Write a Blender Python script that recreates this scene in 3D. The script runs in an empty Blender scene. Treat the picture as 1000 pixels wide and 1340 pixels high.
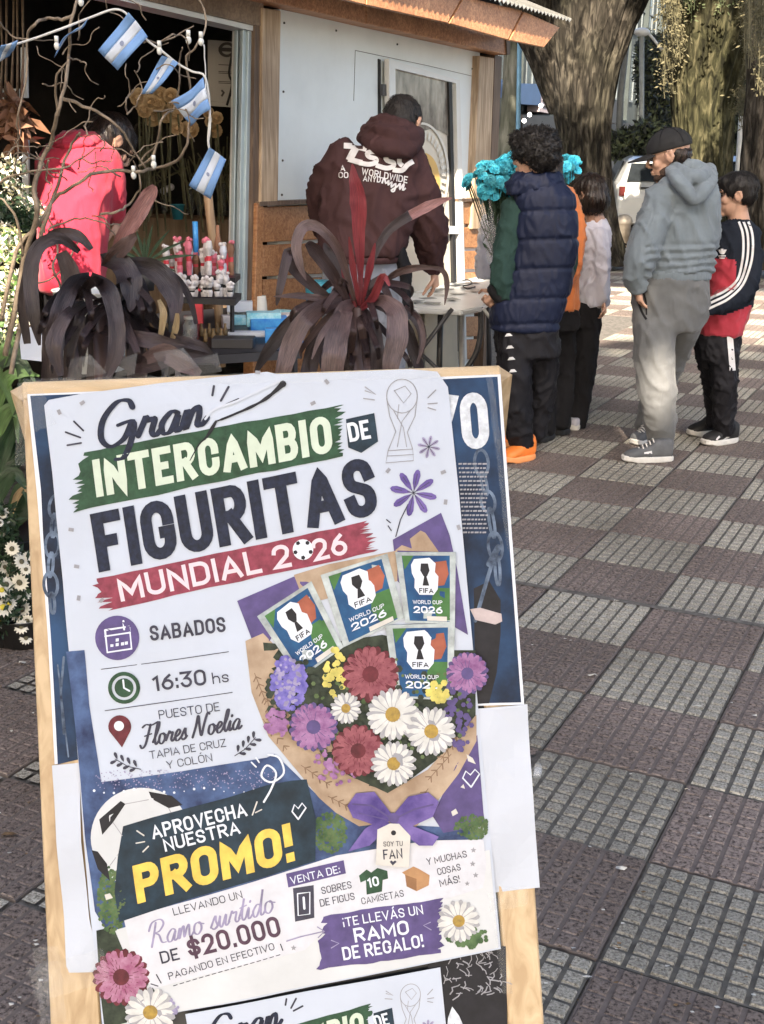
import bpy, bmesh, math, random
from mathutils import Vector, Matrix, noise
from mathutils.bvhtree import BVHTree
random.seed(7)
R = math.radians
scn = bpy.context.scene
COL = scn.collection
# ---------------------------------------------------------------- camera
W0, H0, FPX, HC = 1000, 1340, 1560.0, 1.6
PITCH, ROLL = math.atan((670-188)/FPX), 0.010
FW = Vector((0, math.cos(PITCH), -math.sin(PITCH)))
r0 = Vector((1, 0, 0)); u0 = r0.cross(FW)
RT = r0*math.cos(ROLL)+u0*math.sin(ROLL); UP = -r0*math.sin(ROLL)+u0*math.cos(ROLL)
CAM = Vector((0, 0, HC))
cd = bpy.data.cameras.new('camera'); cam = bpy.data.objects.new('camera', cd); COL.objects.link(cam)
cd.sensor_fit = 'VERTICAL'; cd.sensor_height = 36; cd.lens = FPX/H0*36; cd.clip_start = .05; cd.clip_end = 2000
m = Matrix((RT, UP, -FW)).transposed().to_4x4(); m.translation = CAM; cam.matrix_world = m
scn.camera = cam
# ---------------------------------------------------------------- light
SUN_EL, SUN_AZ = R(33), R(8)           # azimuth measured from straight behind the camera, towards its left
SUN = Vector((-math.sin(SUN_AZ)*math.cos(SUN_EL), -math.cos(SUN_AZ)*math.cos(SUN_EL), math.sin(SUN_EL)))
wd = bpy.data.worlds.new('World'); scn.world = wd; wd.use_nodes = True
nt = wd.node_tree; sky = nt.nodes.new('ShaderNodeTexSky'); sky.sky_type = 'NISHITA'; sky.sun_disc = False
sky.sun_elevation = SUN_EL; sky.sun_rotation = R(188); sky.air_density = 1.0; sky.dust_density = 5.0; sky.ozone_density = 1.0
nt.links.new(sky.outputs[0], nt.nodes['Background'].inputs[0]); nt.nodes['Background'].inputs[1].default_value = 0.115
sl = bpy.data.lights.new('sun', 'SUN'); sl.energy = 4.4; sl.angle = R(.55); sl.color = (1, .86, .68)
so = bpy.data.objects.new('sun', sl); COL.objects.link(so); so.rotation_euler = SUN.to_track_quat('Z', 'Y').to_euler()
vs = scn.view_settings; vs.view_transform = 'Standard'; vs.look = 'None'; vs.exposure = 2.25; vs.gamma = 1; vs.use_curve_mapping = False
scn.cycles.max_bounces = 6; scn.cycles.transparent_max_bounces = 12
# ---------------------------------------------------------------- pixel readings -> places
def ray(x, y): return FW + RT*((x-500)/FPX) - UP*((y-670)/FPX)
def G(x, y, z=0.0):
    d = ray(x, y); return CAM + d*((z-HC)/d.z)
def P(x, y, Y):
    d = ray(x, y); return CAM + d*(Y/d.y)
WD = Vector((.446, .895, 0)).normalized(); WN = Vector((WD.y, -WD.x, 0)); WK = 3.5
WP0 = Vector((-WK, 0, 0))
def onplane(x, y, p0, n):
    d = ray(x, y); return CAM + d*((p0-CAM).dot(n)/d.dot(n))
def W(x, y, off=0.0): return onplane(x, y, WP0+WN*off, WN)
def spx(Y): return Y/1500.0            # metres per pixel at depth Y
# ---------------------------------------------------------------- objects
def empty(name, loc=(0, 0, 0), rz=0):
    o = bpy.data.objects.new(name, None); COL.objects.link(o); o.location = loc; o.rotation_euler = (0, 0, rz); o.empty_display_size = .1
    return o
def tag(o, label=None, cat=None, group=None, kind=None):
    if label: o['label'] = label
    if cat: o['category'] = cat
    if group: o['group'] = group
    if kind: o['kind'] = kind
    return o
def thing(name, label, cat, loc=(0, 0, 0), group=None, rz=0):
    return tag(empty(name, loc, rz), label, cat, group)
def link(name, me, mats, parent=None, smooth=False):
    o = bpy.data.objects.new(name, me); COL.objects.link(o)
    if not isinstance(mats, (list, tuple)): mats = [mats]
    if not me.materials:
        for m_ in mats: me.materials.append(m_)
    if smooth: me.shade_smooth()
    if parent is not None:
        o.parent = parent
        o.matrix_parent_inverse = PINV(parent)
    return o
def worldmat(o):
    m_ = Matrix.LocRotScale(o.location, o.rotation_euler, o.scale)
    if o.parent: return worldmat(o.parent) @ o.matrix_parent_inverse @ m_
    return m_
def PINV(p): return worldmat(p).inverted()
def mesh(name, V, F, mats, parent=None, smooth=False):
    me = bpy.data.meshes.new(name); me.from_pydata([tuple(v) for v in V], [], F); me.update()
    return link(name, me, mats, parent, smooth)
class MB:
    def __init__(s): s.V = []; s.F = []; s.M = []; s.m = 0
    def add(s, V, F):
        n = len(s.V); s.V += [tuple(v) for v in V]; s.F += [tuple(i+n for i in f) for f in F]; s.M += [s.m]*len(F)
    def quad(s, a, b, c, d): s.add([a, b, c, d], [(0, 1, 2, 3)])
    def hexa(s, q, n):       # quad q (4 points) extruded by vector n
        q = [Vector(p) for p in q]; n = Vector(n); V = q+[p+n for p in q]
        s.add(V, [(3, 2, 1, 0), (4, 5, 6, 7), (0, 1, 5, 4), (1, 2, 6, 5), (2, 3, 7, 6), (3, 0, 4, 7)])
    def box(s, c, d, rz=0, M=None):
        x, y, z = d[0]/2, d[1]/2, d[2]/2; ca, sa = math.cos(rz), math.sin(rz); V = []
        for k in range(8):
            a = (-x if k & 1 == 0 else x); b = (-y if k & 2 == 0 else y); e = (-z if k & 4 == 0 else z)
            v = Vector((a*ca-b*sa, a*sa+b*ca, e))
            if M: v = M @ Vector((a, b, e))
            V.append(v+Vector(c))
        s.add(V, [(0, 2, 3, 1), (4, 5, 7, 6), (0, 1, 5, 4), (1, 3, 7, 5), (3, 2, 6, 7), (2, 0, 4, 6)])
    def tube(s, pts, rad, n=8, cap=True, flat=1.0):
        pts = [Vector(p) for p in pts]; N = len(pts)
        if not isinstance(rad, (list, tuple)): rad = [rad]*N
        V = []; up = Vector((0, 0, 1)); prev = None
        for i, p in enumerate(pts):
            t = (pts[min(i+1, N-1)]-pts[max(i-1, 0)])
            if t.length < 1e-9: t = Vector((0, 0, 1))
            t.normalize()
            if prev is None:
                a = t.cross(up if abs(t.z) < .9 else Vector((1, 0, 0))).normalized()
            else:
                a = (prev-t*prev.dot(t))
                a = a.normalized() if a.length > 1e-6 else t.orthogonal().normalized()
            prev = a; b = t.cross(a)
            for k in range(n):
                an = 2*math.pi*k/n; V.append(p+(a*math.cos(an)+b*math.sin(an)*flat)*rad[i])
        F = []
        for i in range(N-1):
            for k in range(n):
                F.append((i*n+k, i*n+(k+1) % n, (i+1)*n+(k+1) % n, (i+1)*n+k))
        if cap: F.append(tuple(range(n-1, -1, -1))); F.append(tuple(range((N-1)*n, N*n)))
        s.add(V, F)
    def ball(s, c, r, n=8, m=6, sc=(1, 1, 1)):
        c = Vector(c); V = [c+Vector((0, 0, r*sc[2]))]; F = []
        for i in range(1, m):
            th = math.pi*i/m
            for k in range(n):
                ph = 2*math.pi*k/n; V.append(c+Vector((r*sc[0]*math.sin(th)*math.cos(ph), r*sc[1]*math.sin(th)*math.sin(ph), r*sc[2]*math.cos(th))))
        V.append(c-Vector((0, 0, r*sc[2])))
        for k in range(n):
            F.append((0, 1+k, 1+(k+1) % n))
            for i in range(m-2): F.append((1+i*n+k, 1+(i+1)*n+k, 1+(i+1)*n+(k+1) % n, 1+i*n+(k+1) % n))
            F.append((len(V)-1, 1+(m-2)*n+(k+1) % n, 1+(m-2)*n+k))
        s.add(V, F)
    def lathe(s, c, prof, n=16):
        c = Vector(c); V = []; F = []
        for (r_, z) in prof:
            for k in range(n):
                a = 2*math.pi*k/n; V.append(c+Vector((r_*math.cos(a), r_*math.sin(a), z)))
        for i in range(len(prof)-1):
            for k in range(n): F.append((i*n+k, i*n+(k+1) % n, (i+1)*n+(k+1) % n, (i+1)*n+k))
        F.append(tuple(range(n-1, -1, -1))); F.append(tuple(range((len(prof)-1)*n, len(prof)*n)))
        s.add(V, F)
    def build(s, name, mats, parent=None, smooth=False):
        me = bpy.data.meshes.new(name); me.from_pydata(s.V, [], s.F)
        if not isinstance(mats, (list, tuple)): mats = [mats]
        for m_ in mats: me.materials.append(m_)
        if any(s.M): me.polygons.foreach_set('material_index', s.M)
        me.update()
        return link(name, me, mats, parent, smooth)
def copy_tree(o, parent=None):
    c = o.copy(); COL.objects.link(c)
    if parent is not None: c.parent = parent
    for ch in [x for x in o.children]: copy_tree(ch, c)
    return c
def cr(pts, n=6):              # Catmull-Rom through tuples / vectors
    pts = [Vector(p) for p in pts]; out = []
    for i in range(len(pts)-1):
        p0, p1, p2, p3 = pts[max(i-1, 0)], pts[i], pts[i+1], pts[min(i+2, len(pts)-1)]
        for k in range(n):
            t = k/n; out.append(.5*((2*p1)+(p2-p0)*t+(2*p0-5*p1+4*p2-p3)*t*t+(3*p1-p0-3*p2+p3)*t**3))
    out.append(pts[-1]); return out
# ---------------------------------------------------------------- materials
def mat(name, col, rough=.6, var=.12, vs_=8.0, bump=0.0, bs=60.0, metal=0.0, col2=None, mix_scale=None, stretch=None, alpha=None, trans=0.0, spec=.5, sheen=0.0, obj=True, coat=0.0, sss=0.0, wrinkle=0.0):
    m_ = bpy.data.materials.new(name); m_.use_nodes = True; t = m_.node_tree; b = t.nodes['Principled BSDF']
    b.inputs['Roughness'].default_value = rough; b.inputs['Metallic'].default_value = metal
    b.inputs['Specular IOR Level'].default_value = spec
    if sheen: b.inputs['Sheen Weight'].default_value = sheen
    if coat: b.inputs['Coat Weight'].default_value = coat
    if trans: b.inputs['Transmission Weight'].default_value = trans
    if alpha is not None: b.inputs['Alpha'].default_value = alpha
    if sss: b.inputs['Subsurface Weight'].default_value = sss; b.inputs['Subsurface Radius'].default_value = (.02, .01, .006)
    tc = t.nodes.new('ShaderNodeTexCoord'); src = tc.outputs['Object']
    if stretch:
        mp = t.nodes.new('ShaderNodeMapping'); mp.inputs['Scale'].default_value = stretch; t.links.new(src, mp.inputs[0]); src = mp.outputs[0]
    n = t.nodes.new('ShaderNodeTexNoise'); n.inputs['Scale'].default_value = vs_; n.inputs['Detail'].default_value = 6; n.inputs['Roughness'].default_value = .6
    t.links.new(src, n.inputs['Vector'])
    cr_ = t.nodes.new('ShaderNodeValToRGB'); c = col; e = cr_.color_ramp.elements
    if col2 is None:
        lo = tuple(max(0, v*(1-var*1.6)) for v in c); hi = tuple(min(1, v*(1+var)) for v in c)
    else: lo, hi = col, col2
    e[0].position = .32; e[1].position = .68
    e[0].color = (*lo, 1); e[1].color = (*hi, 1)
    t.links.new(n.outputs['Fac'], cr_.inputs[0]); t.links.new(cr_.outputs[0], b.inputs['Base Color'])
    if wrinkle:
        w1 = t.nodes.new('ShaderNodeTexNoise'); w1.inputs['Scale'].default_value = 13; w1.inputs['Detail'].default_value = 4; w1.inputs['Distortion'].default_value = 1.4; w1.noise_type = 'RIDGED_MULTIFRACTAL'
        mw_ = t.nodes.new('ShaderNodeMapping'); mw_.inputs['Scale'].default_value = (1, 1, .55); mw_.inputs['Rotation'].default_value = (0, .5, 0); t.links.new(tc.outputs['Object'], mw_.inputs[0]); t.links.new(mw_.outputs[0], w1.inputs['Vector'])
        bw = t.nodes.new('ShaderNodeBump'); bw.inputs['Strength'].default_value = wrinkle; bw.inputs['Distance'].default_value = .012; t.links.new(w1.outputs['Fac'], bw.inputs['Height']); t.links.new(bw.outputs[0], b.inputs['Normal'])
    if bump:
        n2 = t.nodes.new('ShaderNodeTexNoise'); n2.inputs['Scale'].default_value = bs; n2.inputs['Detail'].default_value = 5
        t.links.new(src, n2.inputs['Vector'])
        bp = t.nodes.new('ShaderNodeBump'); bp.inputs['Strength'].default_value = min(1, bump); bp.inputs['Distance'].default_value = .01
        t.links.new(n2.outputs['Fac'], bp.inputs['Height']); t.links.new(bp.outputs[0], b.inputs['Normal'])
        if wrinkle: t.links.new(bw.outputs[0], bp.inputs['Normal'])
    return m_
def wood(name, c1, c2, scale=3.0, axis=0, rough=.6, knots=True):
    m_ = bpy.data.materials.new(name); m_.use_nodes = True; t = m_.node_tree; b = t.nodes['Principled BSDF']; b.inputs['Roughness'].default_value = rough
    tc = t.nodes.new('ShaderNodeTexCoord'); mp = t.nodes.new('ShaderNodeMapping'); s_ = [22, 22, 22]; s_[axis] = 1.4
    mp.inputs['Scale'].default_value = s_; t.links.new(tc.outputs['Object'], mp.inputs[0])
    n = t.nodes.new('ShaderNodeTexNoise'); n.inputs['Scale'].default_value = scale; n.inputs['Detail'].default_value = 8; n.inputs['Distortion'].default_value = 1.2
    t.links.new(mp.outputs[0], n.inputs['Vector'])
    r_ = t.nodes.new('ShaderNodeValToRGB'); e = r_.color_ramp.elements; e[0].position = .35; e[1].position = .65; e[0].color = (*c1, 1); e[1].color = (*c2, 1)
    t.links.new(n.outputs['Fac'], r_.inputs[0])
    v = t.nodes.new('ShaderNodeTexNoise'); v.inputs['Scale'].default_value = 3.5; v.inputs['Detail'].default_value = 3; t.links.new(tc.outputs['Object'], v.inputs['Vector'])
    r2 = t.nodes.new('ShaderNodeValToRGB'); r2.color_ramp.elements[0].position = .3; r2.color_ramp.elements[0].color = (.55, .5, .45, 1); r2.color_ramp.elements[1].position = .6; r2.color_ramp.elements[1].color = (1, 1, 1, 1)
    t.links.new(v.outputs['Fac'], r2.inputs[0])
    mx = t.nodes.new('ShaderNodeMix'); mx.data_type = 'RGBA'; mx.blend_type = 'MULTIPLY'; mx.inputs[0].default_value = .7
    t.links.new(r_.outputs[0], mx.inputs[6]); t.links.new(r2.outputs[0], mx.inputs[7]); t.links.new(mx.outputs[2], b.inputs['Base Color'])
    bp = t.nodes.new('ShaderNodeBump'); bp.inputs['Strength'].default_value = .35; bp.inputs['Distance'].default_value = .004
    t.links.new(n.outputs['Fac'], bp.inputs['Height']); t.links.new(bp.outputs[0], b.inputs['Normal'])
    return m_
# ================================================================ GROUND
M = {}
def stone(name, base, dark, light, sc=150, thr=.5, bump=.8):
    m_ = bpy.data.materials.new(name); m_.use_nodes = True; t = m_.node_tree; b = t.nodes['Principled BSDF']; b.inputs['Roughness'].default_value = .8
    tc = t.nodes.new('ShaderNodeNewGeometry'); oi = t.nodes.new('ShaderNodeObjectInfo')
    v = t.nodes.new('ShaderNodeTexNoise'); v.inputs['Scale'].default_value = sc; v.inputs['Detail'].default_value = 3; v.inputs['Roughness'].default_value = .7; t.links.new(tc.outputs['Position'], v.inputs['Vector'])
    r_ = t.nodes.new('ShaderNodeValToRGB'); e = r_.color_ramp.elements; e[0].position = thr-.07; e[0].color = (*dark, 1); e[1].position = thr+.05; e[1].color = (*base, 1)
    x = e.new(min(.95, thr+.2)); x.color = (*light, 1)
    t.links.new(v.outputs['Fac'], r_.inputs[0])
    n = t.nodes.new('ShaderNodeTexNoise'); n.inputs['Scale'].default_value = 1.3; n.inputs['Detail'].default_value = 7; t.links.new(tc.outputs['Position'], n.inputs['Vector'])
    r2 = t.nodes.new('ShaderNodeValToRGB'); r2.color_ramp.elements[0].position = .3; r2.color_ramp.elements[0].color = (.58, .56, .53, 1); r2.color_ramp.elements[1].position = .7; r2.color_ramp.elements[1].color = (1.12, 1.12, 1.1, 1)
    t.links.new(n.outputs['Fac'], r2.inputs[0])
    mx = t.nodes.new('ShaderNodeMix'); mx.data_type = 'RGBA'; mx.blend_type = 'MULTIPLY'; mx.inputs[0].default_value = 1
    t.links.new(r_.outputs[0], mx.inputs[6]); t.links.new(r2.outputs[0], mx.inputs[7])
    mr = t.nodes.new('ShaderNodeMapRange'); mr.inputs[3].default_value = .8; mr.inputs[4].default_value = 1.15; t.links.new(oi.outputs['Random'], mr.inputs[0])
    hs = t.nodes.new('ShaderNodeHueSaturation'); t.links.new(mr.outputs[0], hs.inputs['Value']); t.links.new(mx.outputs[2], hs.inputs['Color']); t.links.new(hs.outputs[0], b.inputs['Base Color'])
    bp = t.nodes.new('ShaderNodeBump'); bp.inputs['Strength'].default_value = bump; bp.inputs['Distance'].default_value = .004
    t.links.new(v.outputs['Fac'], bp.inputs['Height']); t.links.new(bp.outputs[0], b.inputs['Normal'])
    return m_
M['tl'] = stone('pale_granulate', (.34, .325, .285), (.15, .14, .12), (.50, .485, .44), 150, .43)
M['td'] = stone('dark_red_granulate', (.20, .160, .145), (.045, .034, .031), (.28, .23, .21), 95, .44)
M['gl'] = mat('pale_tile_groove', (.125, .118, .105), .95, .3, 20)
M['gd'] = mat('dark_tile_groove', (.15, .125, .115), .95, .2, 20)
M['mortar'] = mat('mortar', (.14, .13, .118), .95, .3, 30, .3, 80)
T = .4; ci, si = math.cos(.4635), math.sin(.4635); OX, OY = 2.92*T, 13.24*T
def gp(i, j, z=0): return Vector((OX+i*T*ci-j*T*si, OY-i*T*si-j*T*ci, z))
pav = mesh('pavement', [(-60, -30, -.012), (60, -30, -.012), (60, 31, -.012), (-60, 31, -.012)], [(0, 1, 2, 3)], M['mortar']); tag(pav, kind='structure')
def tile_mesh(name, mats, nx, ny, gx, gy, h, plain=False):
    b = MB(); g = .006; a, c = g/2, T-g/2
    b.m = 1
    zb = -h
    b.hexa([(a, a, -.011), (c, a, -.011), (c, c, -.011), (a, c, -.011)], (0, 0, .011+zb))
    b.m = 0; w = (c-a)
    rnd = random.Random(3)
    for i in range(nx):
        for j in range(ny):
            x0, x1 = a+w*i/nx+gx/2, a+w*(i+1)/nx-gx/2; y0, y1 = a+w*j/ny+gy/2, a+w*(j+1)/ny-gy/2
            e = .0022; V = [(x0, y0, zb), (x1, y0, zb), (x1, y1, zb), (x0, y1, zb), (x0+e, y0+e, 0), (x1-e, y0+e, 0), (x1-e, y1-e, 0), (x0+e, y1-e, 0)]
            b.add(V, [(4, 5, 6, 7), (0, 1, 5, 4), (1, 2, 6, 5), (2, 3, 7, 6), (3, 0, 4, 7)])
    me = bpy.data.meshes.new(name); me.from_pydata(b.V, [], b.F); me.materials.append(mats[0]); me.materials.append(mats[1]); me.polygons.foreach_set('material_index', b.M); me.update()
    return me
lm = tile_mesh('pale_tile', [M['tl'], M['gl']], 8, 8, .0105, .0115, .006)
dm = tile_mesh('dark_tile', [M['td'], M['gd']], 8, 8, .010, .005, .003)
cand = []
for i in range(-26, 60):
    for j in range(-60, 34):
        c = gp(i+.5, j+.5)
        if c.y < 1.0 or c.y > 31: continue
        d = c-CAM; w_ = d.dot(FW); px, py = 500+FPX*d.dot(RT)/w_, 670-FPX*d.dot(UP)/w_
        if px < -200 or px > 1200 or py > 1600: continue
        if (c-WP0).dot(WN) < .05 and c.y < 12: continue     # inside the kiosk
        hid = 90 < px < 590 and py > 620
        vis = (-70 < px < 1110 and py < 1440 and not hid)
        cand.append((0 if vis else 1, w_, i, j, c))
cand.sort(key=lambda t: (t[0], t[1]))
ang = math.atan2(-si, ci)
far = []
for n_, (v, w_, i, j, c) in enumerate(cand):
    o_ = gp(i, j+1); light = (i+j) % 2 == 1
    if n_ < 298 and v == 0:
        o = bpy.data.objects.new('paving_tile', lm if light else dm); COL.objects.link(o); o.location = (o_.x, o_.y, random.uniform(-.0012, .0012)); o.rotation_euler = (random.uniform(-.002, .002), random.uniform(-.002, .002), ang+random.uniform(-.003, .003)); o.parent = pav
    else: far.append((o_, light))
fb = MB(); g = .006
ex = Vector((ci, -si, 0)); ey = Vector((si, ci, 0))
for o_, light in far:
    near = o_.y < 13
    fb.m = 0 if light else 1
    if near:
        for k in range(8):
            for q_ in range(8):
                x0, x1 = g/2+(T-g)*k/8+.006, g/2+(T-g)*(k+1)/8-.006; y0, y1 = g/2+(T-g)*q_/8+.006, g/2+(T-g)*(q_+1)/8-.006
                fb.quad(o_+ex*x0+ey*y0, o_+ex*x1+ey*y0, o_+ex*x1+ey*y1, o_+ex*x0+ey*y1)
        continue
    n = 8 if near else 4
    for k in range(n):
        x0, x1 = g/2+(T-g)*k/n+.005, g/2+(T-g)*(k+1)/n-.005
        fb.quad(o_+ex*x0+ey*g, o_+ex*x1+ey*g, o_+ex*x1+ey*(T-g), o_+ex*x0+ey*(T-g))
ft = fb.build('distant_paving', [M['tl'], M['td']], pav); ft['kind'] = 'stuff'; ft.location = (0, 0, -.001)
# expansion joint of plain mortar along row j=3
M['sand'] = mat('sandy_soil', (.40, .29, .17), .95, .25, 6, .8, 40)
def blob(name, cx, cy, rx, ry, z, m_, seed=1, n=40):
    V = [(cx, cy, z)]
    for k in range(n):
        a = 2*math.pi*k/n; f = 1+.16*noise.noise(Vector((math.cos(a)*1.5, math.sin(a)*1.5, seed)))
        V.append((cx+rx*f*math.cos(a), cy+ry*f*math.sin(a), z))
    return mesh(name, V, [(0, 1+k, 1+(k+1) % n) for k in range(n)], m_)
M['asph'] = mat('asphalt', (.055, .055, .056), .9, .2, 4, .4, 120)
rd = mesh('road', [(-80, 31, -.10), (80, 31, -.10), (80, 44, -.10), (-80, 44, -.10)], [(0, 1, 2, 3)], M['asph']); tag(rd, kind='structure')
g2 = mesh('far_ground', [(-300, 44, -.02), (300, 44, -.02), (300, 500, -.02), (-300, 500, -.02)], [(0, 1, 2, 3)], M['mortar']); tag(g2, kind='structure')
g3 = mesh('ground', [(-600, -600, -.2), (600, -600, -.2), (600, 600, -.2), (-600, 600, -.2)], [(0, 1, 2, 3)], M['asph']); tag(g3, kind='structure')
kb = MB(); kb.box((0, 31, -.04), (160, .15, .16)); kb.box((0, 44, -.04), (160, .15, .14)); k_ = kb.build('kerb', mat('kerb_concrete', (.22, .21, .2), .9)); tag(k_, kind='structure')

# ================================================================ KIOSK
M['panel'] = mat('white_panel', (.76, .81, .82), .5, .05, 2.2, .1, 6)
M['post'] = wood('weathered_post_wood', (.30, .21, .13), (.58, .45, .32), 2, 2)
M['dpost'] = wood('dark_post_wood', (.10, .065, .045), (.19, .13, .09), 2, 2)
M['plank'] = wood('varnished_plank', (.28, .12, .05), (.50, .26, .12), 2.4, 0, .45)
M['fascia'] = wood('orange_fascia_wood', (.40, .16, .07), (.70, .36, .18), 2.4, 0, .5)
M['lintelw'] = wood('grey_lintel_wood', (.16, .11, .075), (.27, .20, .14), 2, 0)
M['wframe'] = mat('white_metal', (.62, .64, .64), .4, .06, 5)
M['track'] = mat('pale_aluminium_track', (.42, .50, .53), .35, .08, 5, metal=.3)
M['black'] = mat('black_rubber', (.012, .012, .013), .6, .1)
M['zinc'] = mat('corrugated_zinc', (.42, .42, .40), .45, .15, 3, metal=.5)
M['concrete'] = mat('old_concrete', (.27, .245, .21), .9, .2, 5, .4, 50)
kiosk = thing('flower_kiosk', 'wooden flower kiosk with white wall panel, glazed door and open shopfront', 'kiosk', (W(345, 500).x, W(345, 500).y, 0))
def wq(pts, off, th, name, m_, par=None, bev=0.0):   # slab on the wall plane given by pixel outline, front face at off
    q = [W(x, y, off) for x, y in pts]
    b = MB(); n = len(q); V = q+[p-WN*th for p in q]
    F = [tuple(range(n-1, -1, -1)), tuple(range(n, 2*n))]+[(k, (k+1) % n, n+(k+1) % n, n+k) for k in range(n)]
    b.add(V, F); o = b.build(name, m_, par or kiosk)
    bm = bmesh.new(); bm.from_mesh(o.data); bmesh.ops.recalc_face_normals(bm, faces=bm.faces)
    if bev: bmesh.ops.bevel(bm, geom=bm.edges[:], offset=bev, segments=1, affect='EDGES')
    bm.to_mesh(o.data); bm.free()
    return o
wq([(366, 12), (628, 68), (619, 478), (361, 592)], 0, .06, 'wall_panel', M['panel'])
# dark plinth wall below and behind
wq([(344, 10), (368, 14), (364, 266), (342, 267)], .045, .09, 'post', M['post'], bev=.004)
wq([(628, 73), (647, 76), (639, 300), (618, 300)], .05, .1, 'post', M['post'], bev=.004)
wq([(648, 72), (657, 74), (640, 480), (632, 480)], .03, .12, 'corner_trim', M['dpost'])
wq([(334, 20), (343, 20), (337, 400), (328, 400)], .03, .06, 'trim_strip', M['dpost'])
wq([(337, 266), (345, 266), (341, 520), (331, 520)], .05, .06, 'corner_trim', M['plank'], bev=.003)
# planks lower left
for k, (y0, y1) in enumerate([(271, 317), (321, 362), (366, 408), (412, 455), (459, 500)]):
    wq([(345, y0), (480, y0-5), (480, y1-7), (344, y1)], .03, .03, 'plank', M['plank'], bev=.003)
wq([(340, 264), (500, 257), (500, 262), (340, 270)], .055, .05, 'rail', M['dpost'])
for k, (y0, y1) in enumerate([(264, 293), (297, 324), (328, 352), (356, 382), (386, 410), (414, 440), (444, 470)]):
    wq([(603, y0+1), (634-k*1.2, y0), (631-k*1.3, y1), (603, y1)], .03, .03, 'plank', M['plank'], bev=.003)
wq([(600, 260), (640, 259), (640, 263), (600, 264)], .05, .04, 'rail', M['dpost'])
# pencilled outline on the panel
b = MB()
for pts in ([(465, 66), (560, 86), (624, 101)], [(465, 66), (464, 100), (463, 132)]):
    b.tube([W(x, y, .001) for x, y in pts], .0016, 5)
b.build('seam_line', M['gl'], kiosk)
# eaves: lower fascia, upper slanting fascia boards, corrugated sheet
lo = [W(330, -34, .10), W(664, 42, .10), W(666, 72, .10), W(369, 6, .10), W(330, -3, .10)]
def slab(q, n, th, name, m_, par, bev=0):
    b = MB(); k_ = len(q); V = list(q)+[p-n*th for p in q]
    b.add(V, [tuple(range(k_-1, -1, -1)), tuple(range(k_, 2*k_))]+[(k, (k+1) % k_, k_+(k+1) % k_, k_+k) for k in range(k_)])
    o = b.build(name, m_, par); bm = bmesh.new(); bm.from_mesh(o.data); bmesh.ops.recalc_face_normals(bm, faces=bm.faces)
    if bev: bmesh.ops.bevel(bm, geom=bm.edges[:], offset=bev, segments=1, affect='EDGES')
    bm.to_mesh(o.data); bm.free(); return o
slab([W(480, 0, .11), W(662, 43, .11), W(664, 72, .11), W(480, 31, .11)], WN, .11, 'fascia_board', M['fascia'], kiosk, .004)
slab([W(200, -66, .105), W(479, 0, .105), W(479, 31, .105), W(369, 5.5, .105), W(200, -32, .105)], WN, .105, 'fascia_board', M['fascia'], kiosk, .004)
wq([(662, 40), (668, 41), (668, 71), (664, 72)], .12, .12, 'fascia_end', M['dpost'])
# upper fascia stands further out (eave overhang)
def U(x, y): return W(x, y, .42)
for q in ([(300, -80), (480, -36), (478, 6), (300, -36)], [(482, -35.5), (606, -5), (586, 30), (480, 6.5)], [(608, -4.5), (684, 14), (665, 52), (588, 30.5)], [(686, 15), (733, 36), (712, 62), (667, 52.5)]):
    slab([U(*p) for p in q], WN, .025, 'fascia_board', M['fascia'], kiosk, .003)
# soffit under the overhang
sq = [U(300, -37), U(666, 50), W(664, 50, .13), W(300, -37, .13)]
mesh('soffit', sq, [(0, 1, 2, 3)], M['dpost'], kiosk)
b = MB()   # corrugated roof sheet: waves run across the slope
N = 190; top0, top1 = U(250, -98), U(736, 33); sl_ = -WN*2.6+Vector((0, 0, 1.0))
V = []
for k in range(N+1):
    f = k/N; w_ = .011*math.sin(k*math.pi/1.5)
    e = top0.lerp(top1, f)+WN*.06+Vector((0, 0, .03+w_)); V += [e, e+sl_, e-Vector((0, 0, .008))]
F = []
for k in range(N):
    a = k*3; F += [(a, a+3, a+4, a+1), (a+2, a+5, a+3, a)]
b.add(V, F); b.build('roof_sheet', M['zinc'], kiosk, True)
# window opening: white head frame, aluminium tracks, jamb
wq([(60, -30), (334, 34), (334, 41), (60, -22)], .02, .1, 'window_head', M['wframe'])
wq([(60, -75), (345, -4), (345, 34), (334, 33), (60, -31)], .035, .05, 'lintel', M['lintelw'])
for k, (xa, xb, o_) in enumerate([(311, 317, -.03), (318.5, 324, 0), (325.5, 330, .012)]):
    wq([(xa, 41-(330-xa)*.2), (xb, 41-(330-xb)*.2), (xb-7, 420), (xa-7, 420)], o_, .02, 'window_track', M['track'], bev=.002)
wq([(309, 36), (331, 41), (324, 420), (302, 420)], -.06, .02, 'window_jamb', M['wframe'])
# interior shell
def IN(x, y, d): return W(x, y, -d)
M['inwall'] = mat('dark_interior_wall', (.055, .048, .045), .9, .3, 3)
M['inply'] = wood('interior_plywood', (.24, .15, .09), (.40, .28, .18), 1.5, 2)
base = W(345, 500); L0 = -4.2; L1 = 3.05; D = 2.6; Hh = 2.75
def wl(s, d, z): p = Vector((base.x, base.y, 0))+WD*s-WN*d; p.z = z; return p
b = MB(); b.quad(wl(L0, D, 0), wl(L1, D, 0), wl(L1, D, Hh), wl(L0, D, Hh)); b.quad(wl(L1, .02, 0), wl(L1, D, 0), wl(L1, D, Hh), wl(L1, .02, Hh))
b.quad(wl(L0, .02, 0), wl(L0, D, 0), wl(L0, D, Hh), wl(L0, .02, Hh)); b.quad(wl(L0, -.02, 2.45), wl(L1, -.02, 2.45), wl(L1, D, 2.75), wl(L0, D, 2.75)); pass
b.build('inner_wall', M['inwall'], kiosk)
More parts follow.
